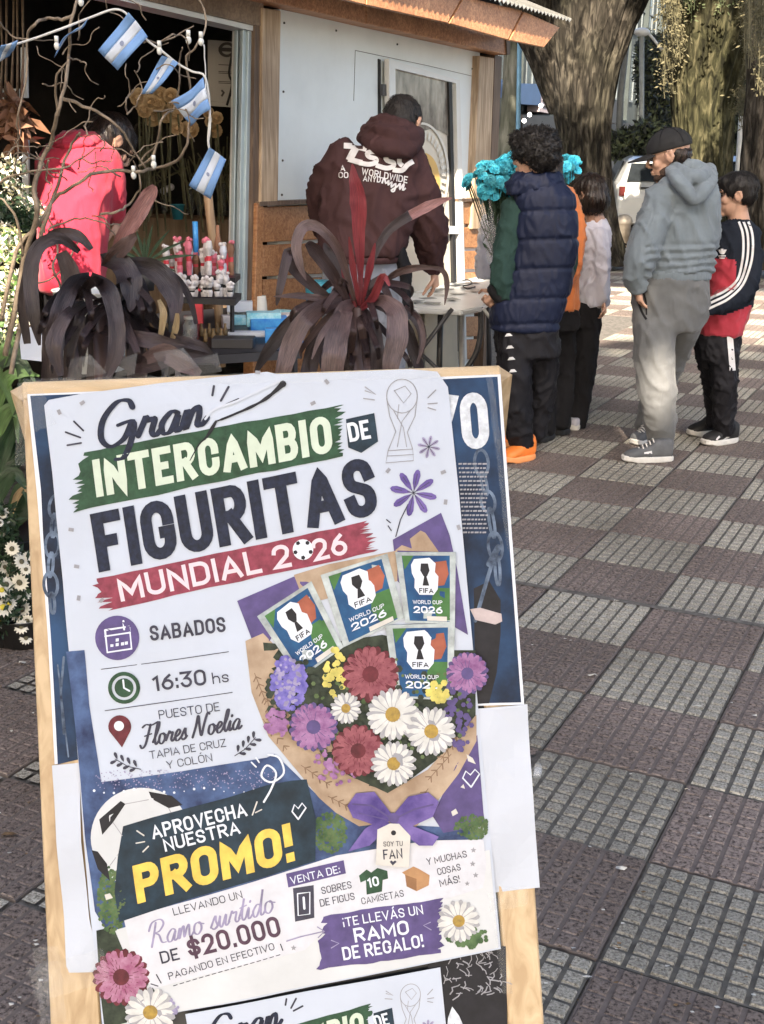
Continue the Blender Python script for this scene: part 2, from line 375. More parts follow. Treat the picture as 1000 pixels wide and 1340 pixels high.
fl = mesh('kiosk_floor', [wl(L0, 0, .02), wl(L1, 0, .02), wl(L1, D, .02), wl(L0, D, .02)], [(0, 1, 2, 3)], M['mortar'], kiosk)
slab([wl(L0, -.01, 2.24), wl(0, -.01, 2.24), wl(0, -.01, 2.7), wl(L0, -.01, 2.7)], WN, .05, 'upper_wall', M['lintelw'], kiosk)
# ---- door leaf
M['cream'] = mat('frosted_glass', (.68, .63, .54), .3, .05, 2, spec=.5)
M['dwhite'] = mat('door_white_enamel', (.72, .73, .72), .35, .04, 4)
M['dkgap'] = M['black']
door = empty('door', W(550, 400, .03)); door.parent = kiosk; door.matrix_parent_inverse = PINV(kiosk)
def dq(pts, off, th, name, m_, bev=0): return wq(pts, off, th, name, m_, door, bev)
dq([(495.5, 77), (498.5, 78), (500, 420), (496, 420)], .006, .01, 'door_gap', M['black'])
fr = MB()
for q in ([(503, 77), (511, 80), (516, 470), (506, 470)], [(591, 104), (596, 104.5), (606, 470), (599, 470)], [(511, 80), (591, 104), (591, 109), (511, 90)], [(514, 293), (597, 296), (598, 306), (514, 305)]):
    fr.hexa([W(x, y, .02) for x, y in q][::-1], WN*.03)
fr.build('door_frame', M['dwhite'], door)
dq([(587.5, 104), (591.5, 104.5), (600, 460), (596, 460)], .045, .02, 'door_seal', M['black'])
# frosted glass with a round sun decal; tree reflection at the top is painted on
dq([(511, 88), (590, 107), (597, 296), (514, 295)], .025, .008, 'door_pane', M['cream'])
dq([(514, 304), (598, 304), (602, 470), (518, 470)], .025, .008, 'door_pane', M['cream'])
M['tree_reflection'] = mat('painted_tree_reflection', (.07, .055, .045), .2, .1, 11, col2=(.46, .42, .36), stretch=(1, 1, .45), coat=.6)
dq([(511, 89), (588, 107), (590, 180), (578, 172), (566, 168), (552, 172), (540, 190), (513, 205)], .031, .003, 'painted_reflection', M['tree_reflection'])
M['ringw'] = mat('sun_decal_white', (.70, .68, .62), .3, .03); M['ringy'] = mat('sun_decal_yellow', (.66, .42, .12), .3, .05)
def warc(cx, cy, rx, ry, n=40): return [(cx+rx*math.cos(2*math.pi*k/n), cy+ry*math.sin(2*math.pi*k/n)) for k in range(n)]
b = MB()
def ring(b, cx, cy, rx, ry, t, off, a0=0, a1=1, n=60):
    for k in range(n):
        f0, f1 = a0+(a1-a0)*k/n, a0+(a1-a0)*(k+1)/n; A = [2*math.pi*f0, 2*math.pi*f1]
        q = [(cx+(rx-s)*math.cos(a), cy+(ry-s)*math.sin(a)) for a, s in ((A[0], 0), (A[1], 0), (A[1], t), (A[0], t))]
        b.quad(*[W(x, y, off) for x, y in q])
ring(b, 552, 228, 36, 68, 3, .0345)
for k in range(36):
    a = 2*math.pi*k/36; c_, s_ = math.cos(a), math.sin(a); d_ = .05
    q = [(552+r1*math.cos(a+e), 228+r1*1.8*math.sin(a+e)) for r1, e in ((26, -d_), (32, -d_), (32, d_), (26, d_))]
    b.quad(*[W(x, y, .0345) for x, y in q])
b.build('sun_decal', M['ringw'], door)
b = MB(); q = warc(555, 240, 21, 40); b.add([W(x, y, .0345) for x, y in q], [tuple(range(len(q)))]); b.build('sun_decal', M['ringy'], door)
# ================================================================ A-FRAME SIGN
SP0 = CAM+ray(370, 915)*1.49
SN = Vector((0, -math.cos(R(17)), math.sin(R(17))))
def S(x, y, off=0.0): return onplane(x, y, SP0+SN*off, SN)
e1 = (S(655, 488)-S(28, 512)).normalized(); e2 = e1.cross(SN).normalized()
if e2.z > 0: e2 = -e2
def uv(p): d = p-SP0; return d.dot(e1), d.dot(e2)
M['pine'] = wood('pale_pine', (.46, .32, .18), (.66, .50, .31), 2.2, 2, .5)
M['pinetop'] = wood('pale_pine_rail', (.50, .36, .20), (.66, .50, .32), 1.6, 0, .5)
M['film'] = mat('clear_tape', (.9, .9, .85), .15, .02, 40, .8, 90, alpha=.07, spec=.8)
M['paper'] = mat('white_paper', (.52, .56, .64), .5, .03, 6, .08, 30)
sign = thing('a_frame_sign', 'pale wooden A-frame sign board covered with taped paper posters on the pavement', 'sign', (SP0.x, SP0.y+.1, 0))
def sslab(pts, off, th, name, m_, par=None, bev=0): return slab([S(x, y, off) for x, y in pts], SN, th, name, m_, par or sign, bev)
# stiles, rail, backing board
# stile ends run down to the pavement
def down(x, y, x2, y2): # extend the line to z=0 in the plane
    a, b_ = S(x, y), S(x2, y2); t = a.z/(a.z-b_.z); return a+(b_-a)*t
def stile(xo, xi, top, xo2, xi2):
    q = [S(xo, top), S(xi, top), down(xi, top, xi2, 1340), down(xo, top, xo2, 1340)]
    return slab([p+SN*0 for p in q], SN, .028, 'stile', M['pine'], sign, .002)
stile(29, 74, 511, 66, 132); stile(602, 655, 491, 664, 712)
sslab([(28, 500), (655, 478), (656, 500), (29, 524)], .001, .03, 'top_rail', M['pinetop'], bev=.002)
lowr = [down(66, 1200, 100, 1340), down(655, 1200, 664, 1340)]
slab([lowr[0]-e2*.10, lowr[1]-e2*.10, lowr[1]-e2*.05, lowr[0]-e2*.05], SN, .02, 'lower_rail', M['pine'], sign, .002)
M['board'] = mat('dark_board', (.02, .022, .026), .5, .3, 6)
bk = [S(60, 520, -.004), S(640, 500, -.004), S(690, 1420, -.004), S(110, 1420, -.004)]
slab(bk, SN, .006, 'backing_board', M['board'], sign)
# rear legs of the A-frame
top_l, top_r = S(32, 512, -.03), S(652, 490, -.03)
b = MB()
for p in (top_l, top_r):
    q = Vector((p.x, p.y+.75, 0)); b.tube([p, q], .018, 4)
b.build('rear_leg', M['pine'], sign)
# ---- print helpers: everything lies on the sheet, follows its gentle waves
def wave(u, v): return .8*.0012*math.sin(u*31+v*9)+.0010*math.sin(v*22-u*12+1.3)+.0008*math.sin((u+v)*47)
CELL = .022
class Sheet:
    def __init__(s, off, amp=1.0): s.off = off; s.amp = amp
    def pt(s, x, y, lay=0): return s.lift(*uv(S(x, y)), lay)
    def lift(s, u, v, lay=0): return SP0+e1*u+e2*v+SN*(s.off+s.amp*wave(u, v)+lay*.00013)
    def mesh2d(s, V, F, name, m_, par, lay, cut=True, zs=None):
        bm = bmesh.new(); vs_ = [bm.verts.new((u, v, 0)) for u, v in V]
        for f in F:
            try: bm.faces.new([vs_[i] for i in f])
            except ValueError: pass
        if cut and V:
            us = [v[0] for v in V]; vv = [v[1] for v in V]
            for ax, lo_, hi_ in ((0, min(us), max(us)), (1, min(vv), max(vv))):
                k = math.floor(lo_/CELL)+1
                while k*CELL < hi_:
                    co = (k*CELL, 0, 0) if ax == 0 else (0, k*CELL, 0); no = (1, 0, 0) if ax == 0 else (0, 1, 0)
                    bmesh.ops.bisect_plane(bm, geom=bm.verts[:]+bm.edges[:]+bm.faces[:], plane_co=co, plane_no=no, dist=1e-6); k += 1
        bmesh.ops.triangulate(bm, faces=bm.faces[:])
        for v in bm.verts: v.co = s.lift(v.co.x, v.co.y, lay+(zs(v.co) if zs else 0))
        bm.normal_update()
        for f in bm.faces:
            if f.normal.dot(SN) < 0: f.normal_flip()
        me = bpy.data.meshes.new(name); bm.to_mesh(me); bm.free()
        return link(name, me, m_, par)
    def poly(s, pts, name, m_, par, lay=1):
        bm = bmesh.new(); V = [uv(S(x, y)) for x, y in pts]
        vs_ = [bm.verts.new((u, v, 0)) for u, v in V]; f = bm.faces.new(vs_); r_ = bmesh.ops.triangulate(bm, faces=[f])
        bm.verts.index_update(); VV = [(v.co.x, v.co.y) for v in bm.verts]; FF = [tuple(v.index for v in f.verts) for f in bm.faces]; bm.free()
        return s.mesh2d(VV, FF, name, m_, par, lay)
    def many(s, polys, name, m_, par, lay=1, cut=False):      # fans / small convex pieces
        V = []; F = []
        for q_, p in enumerate(polys):
            n = len(V); V += [s.lift(*uv(S(x, y)), lay+(q_ % 9)*.06) for x, y in p]; F.append(tuple(range(n, n+len(p))))
        me = bpy.data.meshes.new(name); me.from_pydata(V, [], F)
        o = link(name, me, m_, par)
        if len(polys) > 1: o['kind'] = 'stuff'
        return o
SCRIPT = {  # handwritten strokes, x right, y up, cap height 1
 'G': ([(.78, .80), (.68, .97), (.42, .98), (.14, .66), (.10, .26), (.30, .02), (.60, .12), (.76, .44)], [(.46, .46), (.80, .47), (.78, .1), (.62, -.28), (.42, -.30)], 0.92),
 'r': ([(0, .12), (.14, .44), (.17, .50), (.22, .40), (.30, .44), (.36, .40), (.30, .14), (.38, .03), (.50, .14)], 0.46),
 'a': ([(.42, .42), (.26, .48), (.06, .26), (.10, .04), (.26, .06), (.42, .40), (.36, .10), (.42, .02), (.56, .14)], 0.52),
 'n': ([(0, .12), (.10, .44), (.06, .02), (.20, .36), (.34, .46), (.36, .28), (.32, .06), (.42, .03), (.54, .16)], 0.50),
 'F': ([(.10, .86), (.30, .96), (.62, .90), (.98, 1.0)], [(.56, .92), (.46, .5), (.34, .08), (.16, -.06), (.04, .08)], [(.26, .46), (.66, .52)], 0.78),
 'l': ([(0, .14), (.24, .62), (.30, .96), (.20, .90), (.10, .30), (.18, .02), (.32, .14)], 0.30),
 'o': ([(.30, .46), (.10, .40), (.06, .12), (.22, .0), (.38, .18), (.34, .42), (.26, .42), (.50, .34)], 0.46),
 'e': ([(.0, .16), (.22, .24), (.34, .40), (.22, .50), (.08, .28), (.12, .04), (.26, .02), (.42, .16)], 0.40),
 's': ([(0, .10), (.22, .50), (.24, .30), (.30, .10), (.16, .0), (.06, .06)], [(.16, .01), (.36, .14)], 0.34),
 'N': ([(.0, .02), (.16, .5), (.26, .96), (.36, .5), (.50, .02), (.62, .5), (.78, .98), (.90, .94)], 0.86),
 'i': ([(0, .12), (.14, .46), (.10, .10), (.16, .02), (.28, .14)], [(.20, .64), (.22, .68)], 0.26),
 'R': ([(.36, .90), (.26, .46), (.14, .02)], [(.04, .66), (.20, .94), (.56, .98), (.70, .78), (.50, .54), (.28, .52), (.48, .40), (.60, .10), (.80, .06)], 0.80),
 'm': ([(0, .12), (.10, .44), (.06, .02), (.18, .36), (.28, .46), (.28, .04), (.42, .38), (.52, .46), (.52, .08), (.60, .02), (.72, .16)], 0.68),
 'u': ([(0, .12), (.10, .46), (.06, .14), (.16, .02), (.36, .46), (.32, .10), (.38, .02), (.50, .14)], 0.46),
 't': ([(0, .14), (.20, .60), (.26, .84), (.14, .24), (.20, .02), (.34, .14)], [(.06, .52), (.36, .56)], 0.32),
 'd': ([(.40, .40), (.24, .46), (.06, .24), (.10, .03), (.24, .06), (.42, .5), (.52, .98), (.42, .4), (.40, .06), (.48, .02), (.58, .14)], 0.54),
 ' ': (0.34,)}
def strokemesh(paths, width, closed=False):
    """paths: lists of 2D points (px); returns V,F of tapered ribbons"""
    V = []; F = []
    for path, ws in paths:
        pts = [Vector((p[0], p[1], 0)) for p in path]; n0 = len(V); n = len(pts)
        for i, p in enumerate(pts):
            t = pts[min(i+1, n-1)]-pts[max(i-1, 0)]
            if t.length < 1e-9: t = Vector((1, 0, 0))
            t.normalize(); nn = Vector((-t.y, t.x, 0)); w_ = ws[i]/2 if isinstance(ws, list) else ws/2
            V += [(p.x+nn.x*w_, p.y+nn.y*w_), (p.x-nn.x*w_, p.y-nn.y*w_)]
        for i in range(n-1): F.append((n0+2*i, n0+2*i+1, n0+2*i+3, n0+2*i+2))
        # round ends
        for e, w_ in ((0, ws[0] if isinstance(ws, list) else ws), (n-1, ws[-1] if isinstance(ws, list) else ws)):
            k0 = len(V)
            for k in range(8): a = 2*math.pi*k/8; V.append((pts[e].x+w_/2*math.cos(a), pts[e].y+w_/2*math.sin(a)))
            F.append(tuple(range(k0, k0+8)))
    return V, F
def sheet_stroke(sh, paths, name, m_, par, lay=2):
    me = bpy.data.meshes.new(name); VV = []; FF = []
    for q_, pw in enumerate(paths):
        V, F = strokemesh([pw], 1); n0 = len(VV)
        VV += [sh.lift(*uv(S(x, y)), lay+(q_ % 7)*.07) for x, y in V]; FF += [tuple(i+n0 for i in f) for f in F]
    me.from_pydata(VV, [], FF); o = link(name, me, m_, par)
    if len(paths) > 1: o['kind'] = 'stuff'
    return o
def script(sh, txt, bl, br, h, name, m_, par, lay=2, w=2.6, slant=.25):
    adv = [SCRIPT[c][-1] for c in txt]; tot = sum(adv); d = Vector((br[0]-bl[0], br[1]-bl[1])); L = d.length; d.normalize(); up = Vector((d.y, -d.x)); paths = []; x0 = 0
    sx = L/tot
    for c in txt:
        for st in SCRIPT[c][:-1]:
            pts = cr([(p[0], p[1], 0) for p in st], 5); q = []; ws = []
            for i, p in enumerate(pts):
                X = (x0+p.x)*sx+p.y*h*slant; Y = p.y*h; o = Vector(bl)+d*X+up*Y; q.append((o.x, o.y))
                t = (pts[min(i+1, len(pts)-1)]-pts[max(i-1, 0)]); dn = abs(t.y)/(t.length+1e-6); ws.append(w*(.55+.65*dn))
            paths.append((q, ws))
        x0 += SCRIPT[c][-1]
    return sheet_stroke(sh, paths, name, m_, par, lay)
# ---- block lettering drawn with a pen of constant width
def arcp(cx, cy, rx, ry, a0, a1, n=6): return [(cx+rx*math.cos(R(a0+(a1-a0)*k/n)), cy+ry*math.sin(R(a0+(a1-a0)*k/n))) for k in range(n+1)]
_O = [(0, .5)]+arcp(.5, .73, .5, .27, 180, 0, 10)+arcp(.5, .27, .5, .27, 0, -180, 10)+[(0, .5)]
_S = cr([(1, .76, 0), (.86, .93, 0), (.5, 1, 0), (.14, .93, 0), (.02, .76, 0), (.14, .59, 0), (.5, .50, 0), (.86, .41, 0), (.98, .24, 0), (.86, .07, 0), (.5, 0, 0), (.14, .07, 0), (0, .24, 0)], 3)
_S = [(p.x, p.y) for p in _S]
_P = [(0, 0), (0, 1), (.5, 1)]+arcp(.62, .74, .38, .26, 90, -90, 8)+[(0, .48)]
GL = {'A': (.66, [(0, 0), (.5, 1), (1, 0)], [(.2, .28), (.8, .28)]), 'B': (.56, [(0, 0), (0, 1), (.5, 1)]+arcp(.62, .76, .34, .24, 90, -90, 6)+[(0, .52)], [(.5, .52)]+arcp(.64, .26, .36, .26, 90, -90, 6)+[(0, 0)]),
 'C': (.56, [(1, .68)]+arcp(.5, .73, .5, .27, 0, 180, 9)+arcp(.5, .27, .5, .27, 180, 360, 9)+[(1, .32)]), 'D': (.58, [(0, 0), (0, 1), (.45, 1)]+arcp(.5, .70, .5, .30, 90, 0, 6)+arcp(.5, .30, .5, .30, 0, -90, 6)+[(0, 0)]),
 'E': (.48, [(1, 1), (0, 1), (0, 0), (1, 0)], [(0, .5), (.88, .5)]), 'F': (.46, [(1, 1), (0, 1), (0, 0)], [(0, .5), (.88, .5)]),
 'G': (.58, [(1, .70)]+arcp(.5, .73, .5, .27, 0, 180, 9)+arcp(.5, .27, .5, .27, 180, 360, 9)+[(1, .44), (.80, .44)]), 'H': (.58, [(0, 0), (0, 1)], [(1, 0), (1, 1)], [(0, .5), (1, .5)]),
 'I': (0, [(.5, 0), (.5, 1)]), 'J': (.44, [(1, 1), (1, .27)]+arcp(.5, .27, .5, .27, 0, -170, 8)), 'K': (.58, [(0, 0), (0, 1)], [(1, 1), (.05, .42)], [(.35, .6), (1, 0)]), 'L': (.46, [(0, 1), (0, 0), (1, 0)]),
 'M': (.78, [(0, 0), (0, 1), (.5, .25), (1, 1), (1, 0)]), 'N': (.6, [(0, 0), (0, 1), (1, 0), (1, 1)]), 'O': (.58, _O), 'P': (.54, _P), 'R': (.57, _P, [(.45, .48), (1, 0)]), 'S': (.54, _S), 'T': (.60, [(0, 1), (1, 1)], [(.5, 1), (.5, 0)]),
 'U': (.58, [(0, 1), (0, .27)]+arcp(.5, .27, .5, .27, 180, 360, 10)+[(1, 1)]), 'V': (.64, [(0, 1), (.5, 0), (1, 1)]), 'W': (.9, [(0, 1), (.25, 0), (.5, .85), (.75, 0), (1, 1)]), 'X': (.6, [(0, 0), (1, 1)], [(0, 1), (1, 0)]), 'Y': (.62, [(0, 1), (.5, .45), (1, 1)], [(.5, .45), (.5, 0)]), 'Z': (.54, [(0, 1), (1, 1), (0, 0), (1, 0)]),
 '0': (.54, _O), '1': (.26, [(0, .78), (.9, 1), (.9, 0)]), '2': (.52, [(0, .74)]+arcp(.5, .74, .5, .26, 180, 0, 9)+[(.9, .5), (0, 0), (1, 0)]), '3': (.52, [(0, 1), (1, 1), (.42, .6)]+arcp(.5, .3, .5, .3, 80, -165, 9)), '4': (.56, [(.8, 0), (.8, 1), (0, .28), (1, .28)]),
 '5': (.52, [(.9, 1), (.1, 1), (.05, .55)]+arcp(.5, .32, .5, .32, 100, -160, 9)), '6': (.54, [(.85, 1), (.3, .72), (0, .36)]+arcp(.5, .3, .5, .3, 180, -180, 16)), '$': (.54, [(x, .1+.8*y) for x, y in _S], [(.5, 1.1), (.5, -.1)]), ' ': (.22,),
 '.': (0, [(.5, 0), (.5, .04)]), ':': (0, [(.5, .04), (.5, .1)], [(.5, .56), (.5, .62)]), '!': (0, [(.5, .52), (.5, 1)], [(.5, 0), (.5, .02)]), '¡': (0, [(.5, 0), (.5, .5)], [(.5, .98), (.5, 1)]), 'h': (.44, [(0, 0), (0, 1)], [(0, .45), (.3, .64), (.8, .62), (1, .4), (1, 0)]), 's': (.38, [(x, .66*y) for x, y in _S]),
 'b': (.46, [(0, 0), (0, 1)], [(x, .62*y) for x, y in _O])}
GL['Ó'] = GL['O']+([(.42, 1.22), (.66, 1.38)],); GL['Á'] = GL['A']+([(.42, 1.22), (.66, 1.38)],)
def ribbon(pts, w_, closed):
    n = len(pts); L_ = []; R_ = []
    for i in range(n):
        a = pts[i-1] if i > 0 else (pts[n-2] if closed else None); c = pts[i+1] if i < n-1 else (pts[1] if closed else None); p = pts[i]
        d1 = (p-a).normalized() if a is not None else None; d2 = (c-p).normalized() if c is not None else None
        if d1 is None: d1 = d2
        if d2 is None: d2 = d1
        t = (d1+d2); t = t.normalized() if t.length > 1e-6 else d1; nn = Vector((-t.y, t.x)); k = 1/max(.42, abs(nn.dot(Vector((-d2.y, d2.x)))))
        L_.append(p+nn*w_/2*k); R_.append(p-nn*w_/2*k)
    return L_, R_
def textmap(txt, bl, br, h, bold=0.0, lean=0.0, up=None, space=1.0):
    wr = .085+bold*2.5; w_ = wr*h; d = Vector((br[0]-bl[0], br[1]-bl[1])); L = d.length; dn = d.normalized(); u = Vector(up).normalized() if up else Vector((dn.y, -dn.x))
    gap = .13 if wr < .2 else .10
    fixed = sum(w_ for c in txt if c != ' '); flex = sum(GL[c][0] for c in txt)+gap*(len(txt)-1); flex = max(flex, .1)
    cw = L-fixed if len(txt) > 1 else L-w_; sx = cw/flex; X = 0; V = []; F = []; lays = []
    for ci_, c in enumerate(txt):
        gw = GL[c][0]*sx
        if c == ' ': X += gw+gap*sx; continue
        for si_, st in enumerate(GL[c][1:]):
            closed = len(st) > 3 and abs(st[0][0]-st[-1][0]) < 1e-6 and abs(st[0][1]-st[-1][1]) < 1e-6
            pts = [Vector((X+w_/2+x*gw, w_/2+y*(h-w_))) for x, y in st]
            q = [pts[0]]
            for p in pts[1:]:
                if (p-q[-1]).length > 1e-4: q.append(p)
            pts = q
            if not closed:
                e0 = (pts[0]-pts[1]).normalized(); e1_ = (pts[-1]-pts[-2]).normalized()
                pts[0] = pts[0]+e0*w_*(.5 if abs(e0.y) > .8 or (abs(e0.x) > .95 and (len(st) > 2 or st[0][1] in (0, 1))) else .2); pts[-1] = pts[-1]+e1_*w_*(.5 if abs(e1_.y) > .8 or (abs(e1_.x) > .95 and (len(st) > 2 or st[-1][1] in (0, 1))) else .2)
            q = [pts[0]]
            for p in pts[1:]:
                k_ = max(1, int((p-q[-1]).length/9)); a_ = q[-1]
                for z_ in range(1, k_+1): q.append(a_.lerp(p, z_/k_))
            pts = q
            l_, r_ = ribbon(pts, w_, closed); n0 = len(V)
            for a, b_ in zip(l_, r_):
                for p in (a, b_):
                    p = Vector((p.x, min(p.y, h) if c not in 'ÓÁ$' else p.y))
                    o = Vector(bl)+dn*p.x+u*p.y+dn*(p.y*lean); V.append((o.x, o.y)); lays.append((si_ % 3)*.08)
            for i in range(len(pts)-1): F.append((n0+2*i, n0+2*i+1, n0+2*i+3, n0+2*i+2))
        X += w_+gw+gap*sx
    return V, F, lays
def text(sh, txt, bl, br, h, name, m_, par, lay=2, bold=.02, lean=0, up=None, space=1.0):
    V, F, ly = textmap(txt, bl, br, h, bold, lean, up, space)
    me = bpy.data.meshes.new(name); VV = []
    for (x, y), l_ in zip(V, ly): u_, v_ = uv(S(x, y)); VV.append(sh.lift(u_, v_, lay+1+l_))
    me.from_pydata(VV, [], F)
    return link(name, me, m_, par)
rr = random.Random(5)
def brush(pts_top, pts_bot, rag=10, n=16, right=True, left=True):
    """paint swipe between two edges, with bristly ends; returns polygon px"""
    (ax, ay), (bx, by) = pts_top; (cx, cy), (dx, dy) = pts_bot     # top L,R ; bottom L,R
    poly = []
    for k in range(n+1):
        f = k/n; poly.append((ax+(bx-ax)*f, ay+(by-ay)*f+rr.uniform(-1, 1)))
    m_ = 30
    for k in range(1, m_):
        f = k/m_; poly.append((bx+(dx-bx)*f+(rr.uniform(.2, 1)*rag*(1 if k % 2 else -1)*(1 if rr.random() < .6 else .35)-rag*.3 if right else 0), by+(dy-by)*f-(2.0 if k % 2 else 0)))
    for k in range(n+1):
        f = k/n; poly.append((dx+(cx-dx)*f, dy+(cy-dy)*f+rr.uniform(-1, 1)))
    for k in range(1, m_):
        f = k/m_; poly.append((cx+(ax-cx)*f+(rr.uniform(.2, 1)*rag*(-1.4 if k % 2 else 1)*(1 if rr.random() < .6 else .35)+rag*.3 if left else 0), cy+(ay-cy)*f+(2.0 if k % 2 else 0)))
    return poly
def disc(cx, cy, r, n=20, ry=None): return [(cx+r*math.cos(2*math.pi*k/n), cy+(ry or r)*math.sin(2*math.pi*k/n)) for k in range(n)]
# ---- printed colours
def ink(n, c, var=.12, sc=60, rough=.6, **k): M[n] = mat('print_'+n, c, rough, var, sc, spec=.3, **k); return M[n]
ink('navy', (.012, .018, .042), .35, 160); ink('green', (.026, .075, .040), .25, 90); ink('mint', (.56, .64, .53), .04); ink('crimson', (.25, .045, .075), .2, 90)
ink('pinkw', (.70, .58, .64), .03); ink('purple', (.095, .07, .20), .15, 60); ink('ink', (.045, .045, .07), .2); ink('teal', (.013, .032, .052), .3, 40); ink('gold', (.74, .52, .10), .12, 60)
ink('white', (.68, .72, .80), .03); ink('lav', (.30, .27, .42), .2); ink('stadium', (.016, .028, .085), .5, 30, col2=(.075, .13, .28)); ink('kraft', (.30, .21, .14), .2, 30, col2=(.47, .36, .26))
ink('kraftd', (.22, .14, .09), .2); ink('leafd', (.010, .018, .012), .4, 70, col2=(.045, .06, .04)); ink('leafg', (.025, .065, .025), .4, 60, col2=(.10, .17, .07)); ink('dahlia', (.17, .035, .055), .3, 90, col2=(.33, .11, .13)); ink('dahliac', (.12, .02, .03), .3)
ink('mauve', (.19, .07, .20), .3, 90, col2=(.38, .20, .38)); ink('daisy', (.62, .62, .60), .1, 60); ink('dcent', (.46, .30, .06), .3, 160, col2=(.25, .17, .05)); ink('bluefl', (.08, .07, .30), .3, 90, col2=(.24, .20, .55)); ink('yellowfl', (.62, .54, .14), .2, 60)
ink('packblue', (.008, .045, .14), .3, 30, col2=(.02, .11, .25)); ink('packgreen', (.06, .17, .05), .2, 30); ink('packred', (.34, .10, .06), .2, 30); ink('silver', (.34, .40, .42), .25, 40, rough=.25); ink('satin', (.05, .03, .17), .3, 22, col2=(.20, .14, .40)); ink('tagc', (.60, .58, .54), .04)
ink('box', (.42, .23, .11), .1); ink('boxd', (.26, .13, .06), .1); ink('grey', (.30, .30, .33), .1); ink('blackp', (.015, .015, .02), .2); ink('pinkp', (.26, .06, .14), .3, 90, col2=(.44, .22, .32)); ink('marble', (.58, .60, .62), .06, 8)
ink('smoke', (.003, .004, .012), .5, 9, col2=(.020, .065, .16)); ink('chain', (.015, .025, .05), .4, 50, col2=(.16, .22, .32)); ink('yo', (.60, .64, .70), .15, 130); ink('skin', (.5, .42, .42), .1)
ink('seam', (.30, .40, .38), .2); ink('leafg2', (.05, .085, .03), .3, 60, col2=(.12, .17, .07)); ink('petshade', (.36, .36, .38), .1, 60)
# ---- old dark poster underneath
SB = Sheet(.0016, .25)
old = tag(empty('dark_poster', SP0), 'dark blue smoky poster with chains and the letters YO, behind the white poster', 'poster')
sb = Sheet(.0012, .25)
sb.poly([(36, 516), (300, 505), (655, 490), (664, 620), (675, 770), (686, 922), (400, 928), (72, 1000), (63, 830), (50, 660)], 'white_border', M['white'], old, 0)
sb.poly([(40, 518), (300, 509), (651, 493), (660, 620), (671, 770), (682, 919), (400, 924), (76, 1000), (67, 830), (57, 700), (54, 640)], 'sheet', M['smoke'], old, 1)
text(sb, 'Y', (566, 592), (604, 589), 74, 'lettering', M['yo'], old, 3, bold=.05); text(sb, 'O', (606, 589), (642, 586), 74, 'lettering', M['yo'], old, 3, bold=.038)
for k in range(17):
    y = 606+k*5.6; pl = []
    x = 600+k*.35
    while x < 634+k*.2:
        w_ = rr.uniform(2, 6); pl.append([(x, y), (x+w_, y-.2), (x+w_, y+2.0), (x, y+2.2)]); x += w_+1.2
    sb.many(pl, 'small_print', M['grey'] if k else M['grey'], old, 3)
def chainlinks(sh, pts, par, r=9, m_='chain'):
    out = []
    for i in range(len(pts)-1):
        (x0, y0), (x1, y1) = pts[i], pts[i+1]; dx, dy = x1-x0, y1-y0; L = math.hypot(dx, dy); dx /= L; dy /= L; cx, cy = (x0+x1)/2, (y0+y1)/2; wd = r if i % 2 == 0 else r*.35
        loop = [(cx+dx*(L*.62)*math.sin(a)-dy*wd*math.cos(a)*min(1, 1.3), cy+dy*(L*.62)*math.sin(a)+dx*wd*math.cos(a)) for a in [2*math.pi*q/18 for q in range(19)]]
        out.append((loop, 4.0))
    sheet_stroke(sh, out, 'printed_chain', M[m_], par, 3)
chainlinks(sb, [(629, 592), (631, 620), (636, 645), (641, 668), (646, 700), (650, 730), (652, 762)], old)
chainlinks(sb, [(76, 650), (72, 675), (70, 700), (68, 726), (66, 752), (68, 778), (70, 800)], old)
sheet_stroke(sb, [([(646, 730), (634, 770), (622, 812)], 5), ([(640, 738), (652, 716)], 8), ([(84, 860), (80, 905), (84, 960)], 3), ([(76, 870), (90, 990)], 2)], 'printed_tool', M['chain'], old, 3)
sb.poly([(620, 770), (640, 760), (655, 785), (655, 830), (650, 880), (640, 920), (622, 921)], 'printed_figure', M['blackp'], old, 2)
sb.poly([(615, 797), (628, 795), (656, 803), (657, 813), (648, 817), (622, 811)], 'printed_arm', M['skin'], old, 4)
# lower right: dark print seen under the white poster
sl_ = Sheet(.0010, .2)
low = tag(empty('lower_poster', SP0), 'dark poster scrap with grey grass print at the bottom right of the board', 'poster')
sl_.poly([(560, 1240), (662, 1238), (664, 1345), (664, 1420), (560, 1420)], 'sheet', M['blackp'], low, 0)
pl = []
for k in range(60):
    x, y = rr.uniform(580, 658), rr.uniform(1246, 1300); a = rr.uniform(0, 6.3); l_ = rr.uniform(5, 14); pl.append(([(x, y), (x+l_*.5*math.cos(a)+2, y+l_*.5*math.sin(a)), (x+l_*math.cos(a), y+l_*math.sin(a))], rr.uniform(.8, 1.8)))
sheet_stroke(sl_, pl, 'grass_print', M['grey'], low, 2)
text(sl_, 'A', (584, 1362), (612, 1358), 44, 'lettering', M['yo'], low, 2, bold=.05)
# ---- blank sheets
sw = Sheet(.0036, 1.9)
wl1 = sw.poly([(69, 1001), (104, 998), (108, 1100), (118, 1200), (133, 1265), (134, 1271), (92, 1271), (88, 1262), (84, 1200), (75, 1100)], 'blank_sheet', M['paper'], None, 0)
tag(wl1, 'narrow blank white paper strip taped over the left stile', 'paper')
wr1 = sw.poly([(610, 928), (690, 921), (694, 990), (700, 1080), (706, 1160), (648, 1168), (630, 1100), (615, 1000)], 'blank_sheet', M['paper'], None, 0)
tag(wr1, 'blank white paper strip taped over the right stile', 'paper')
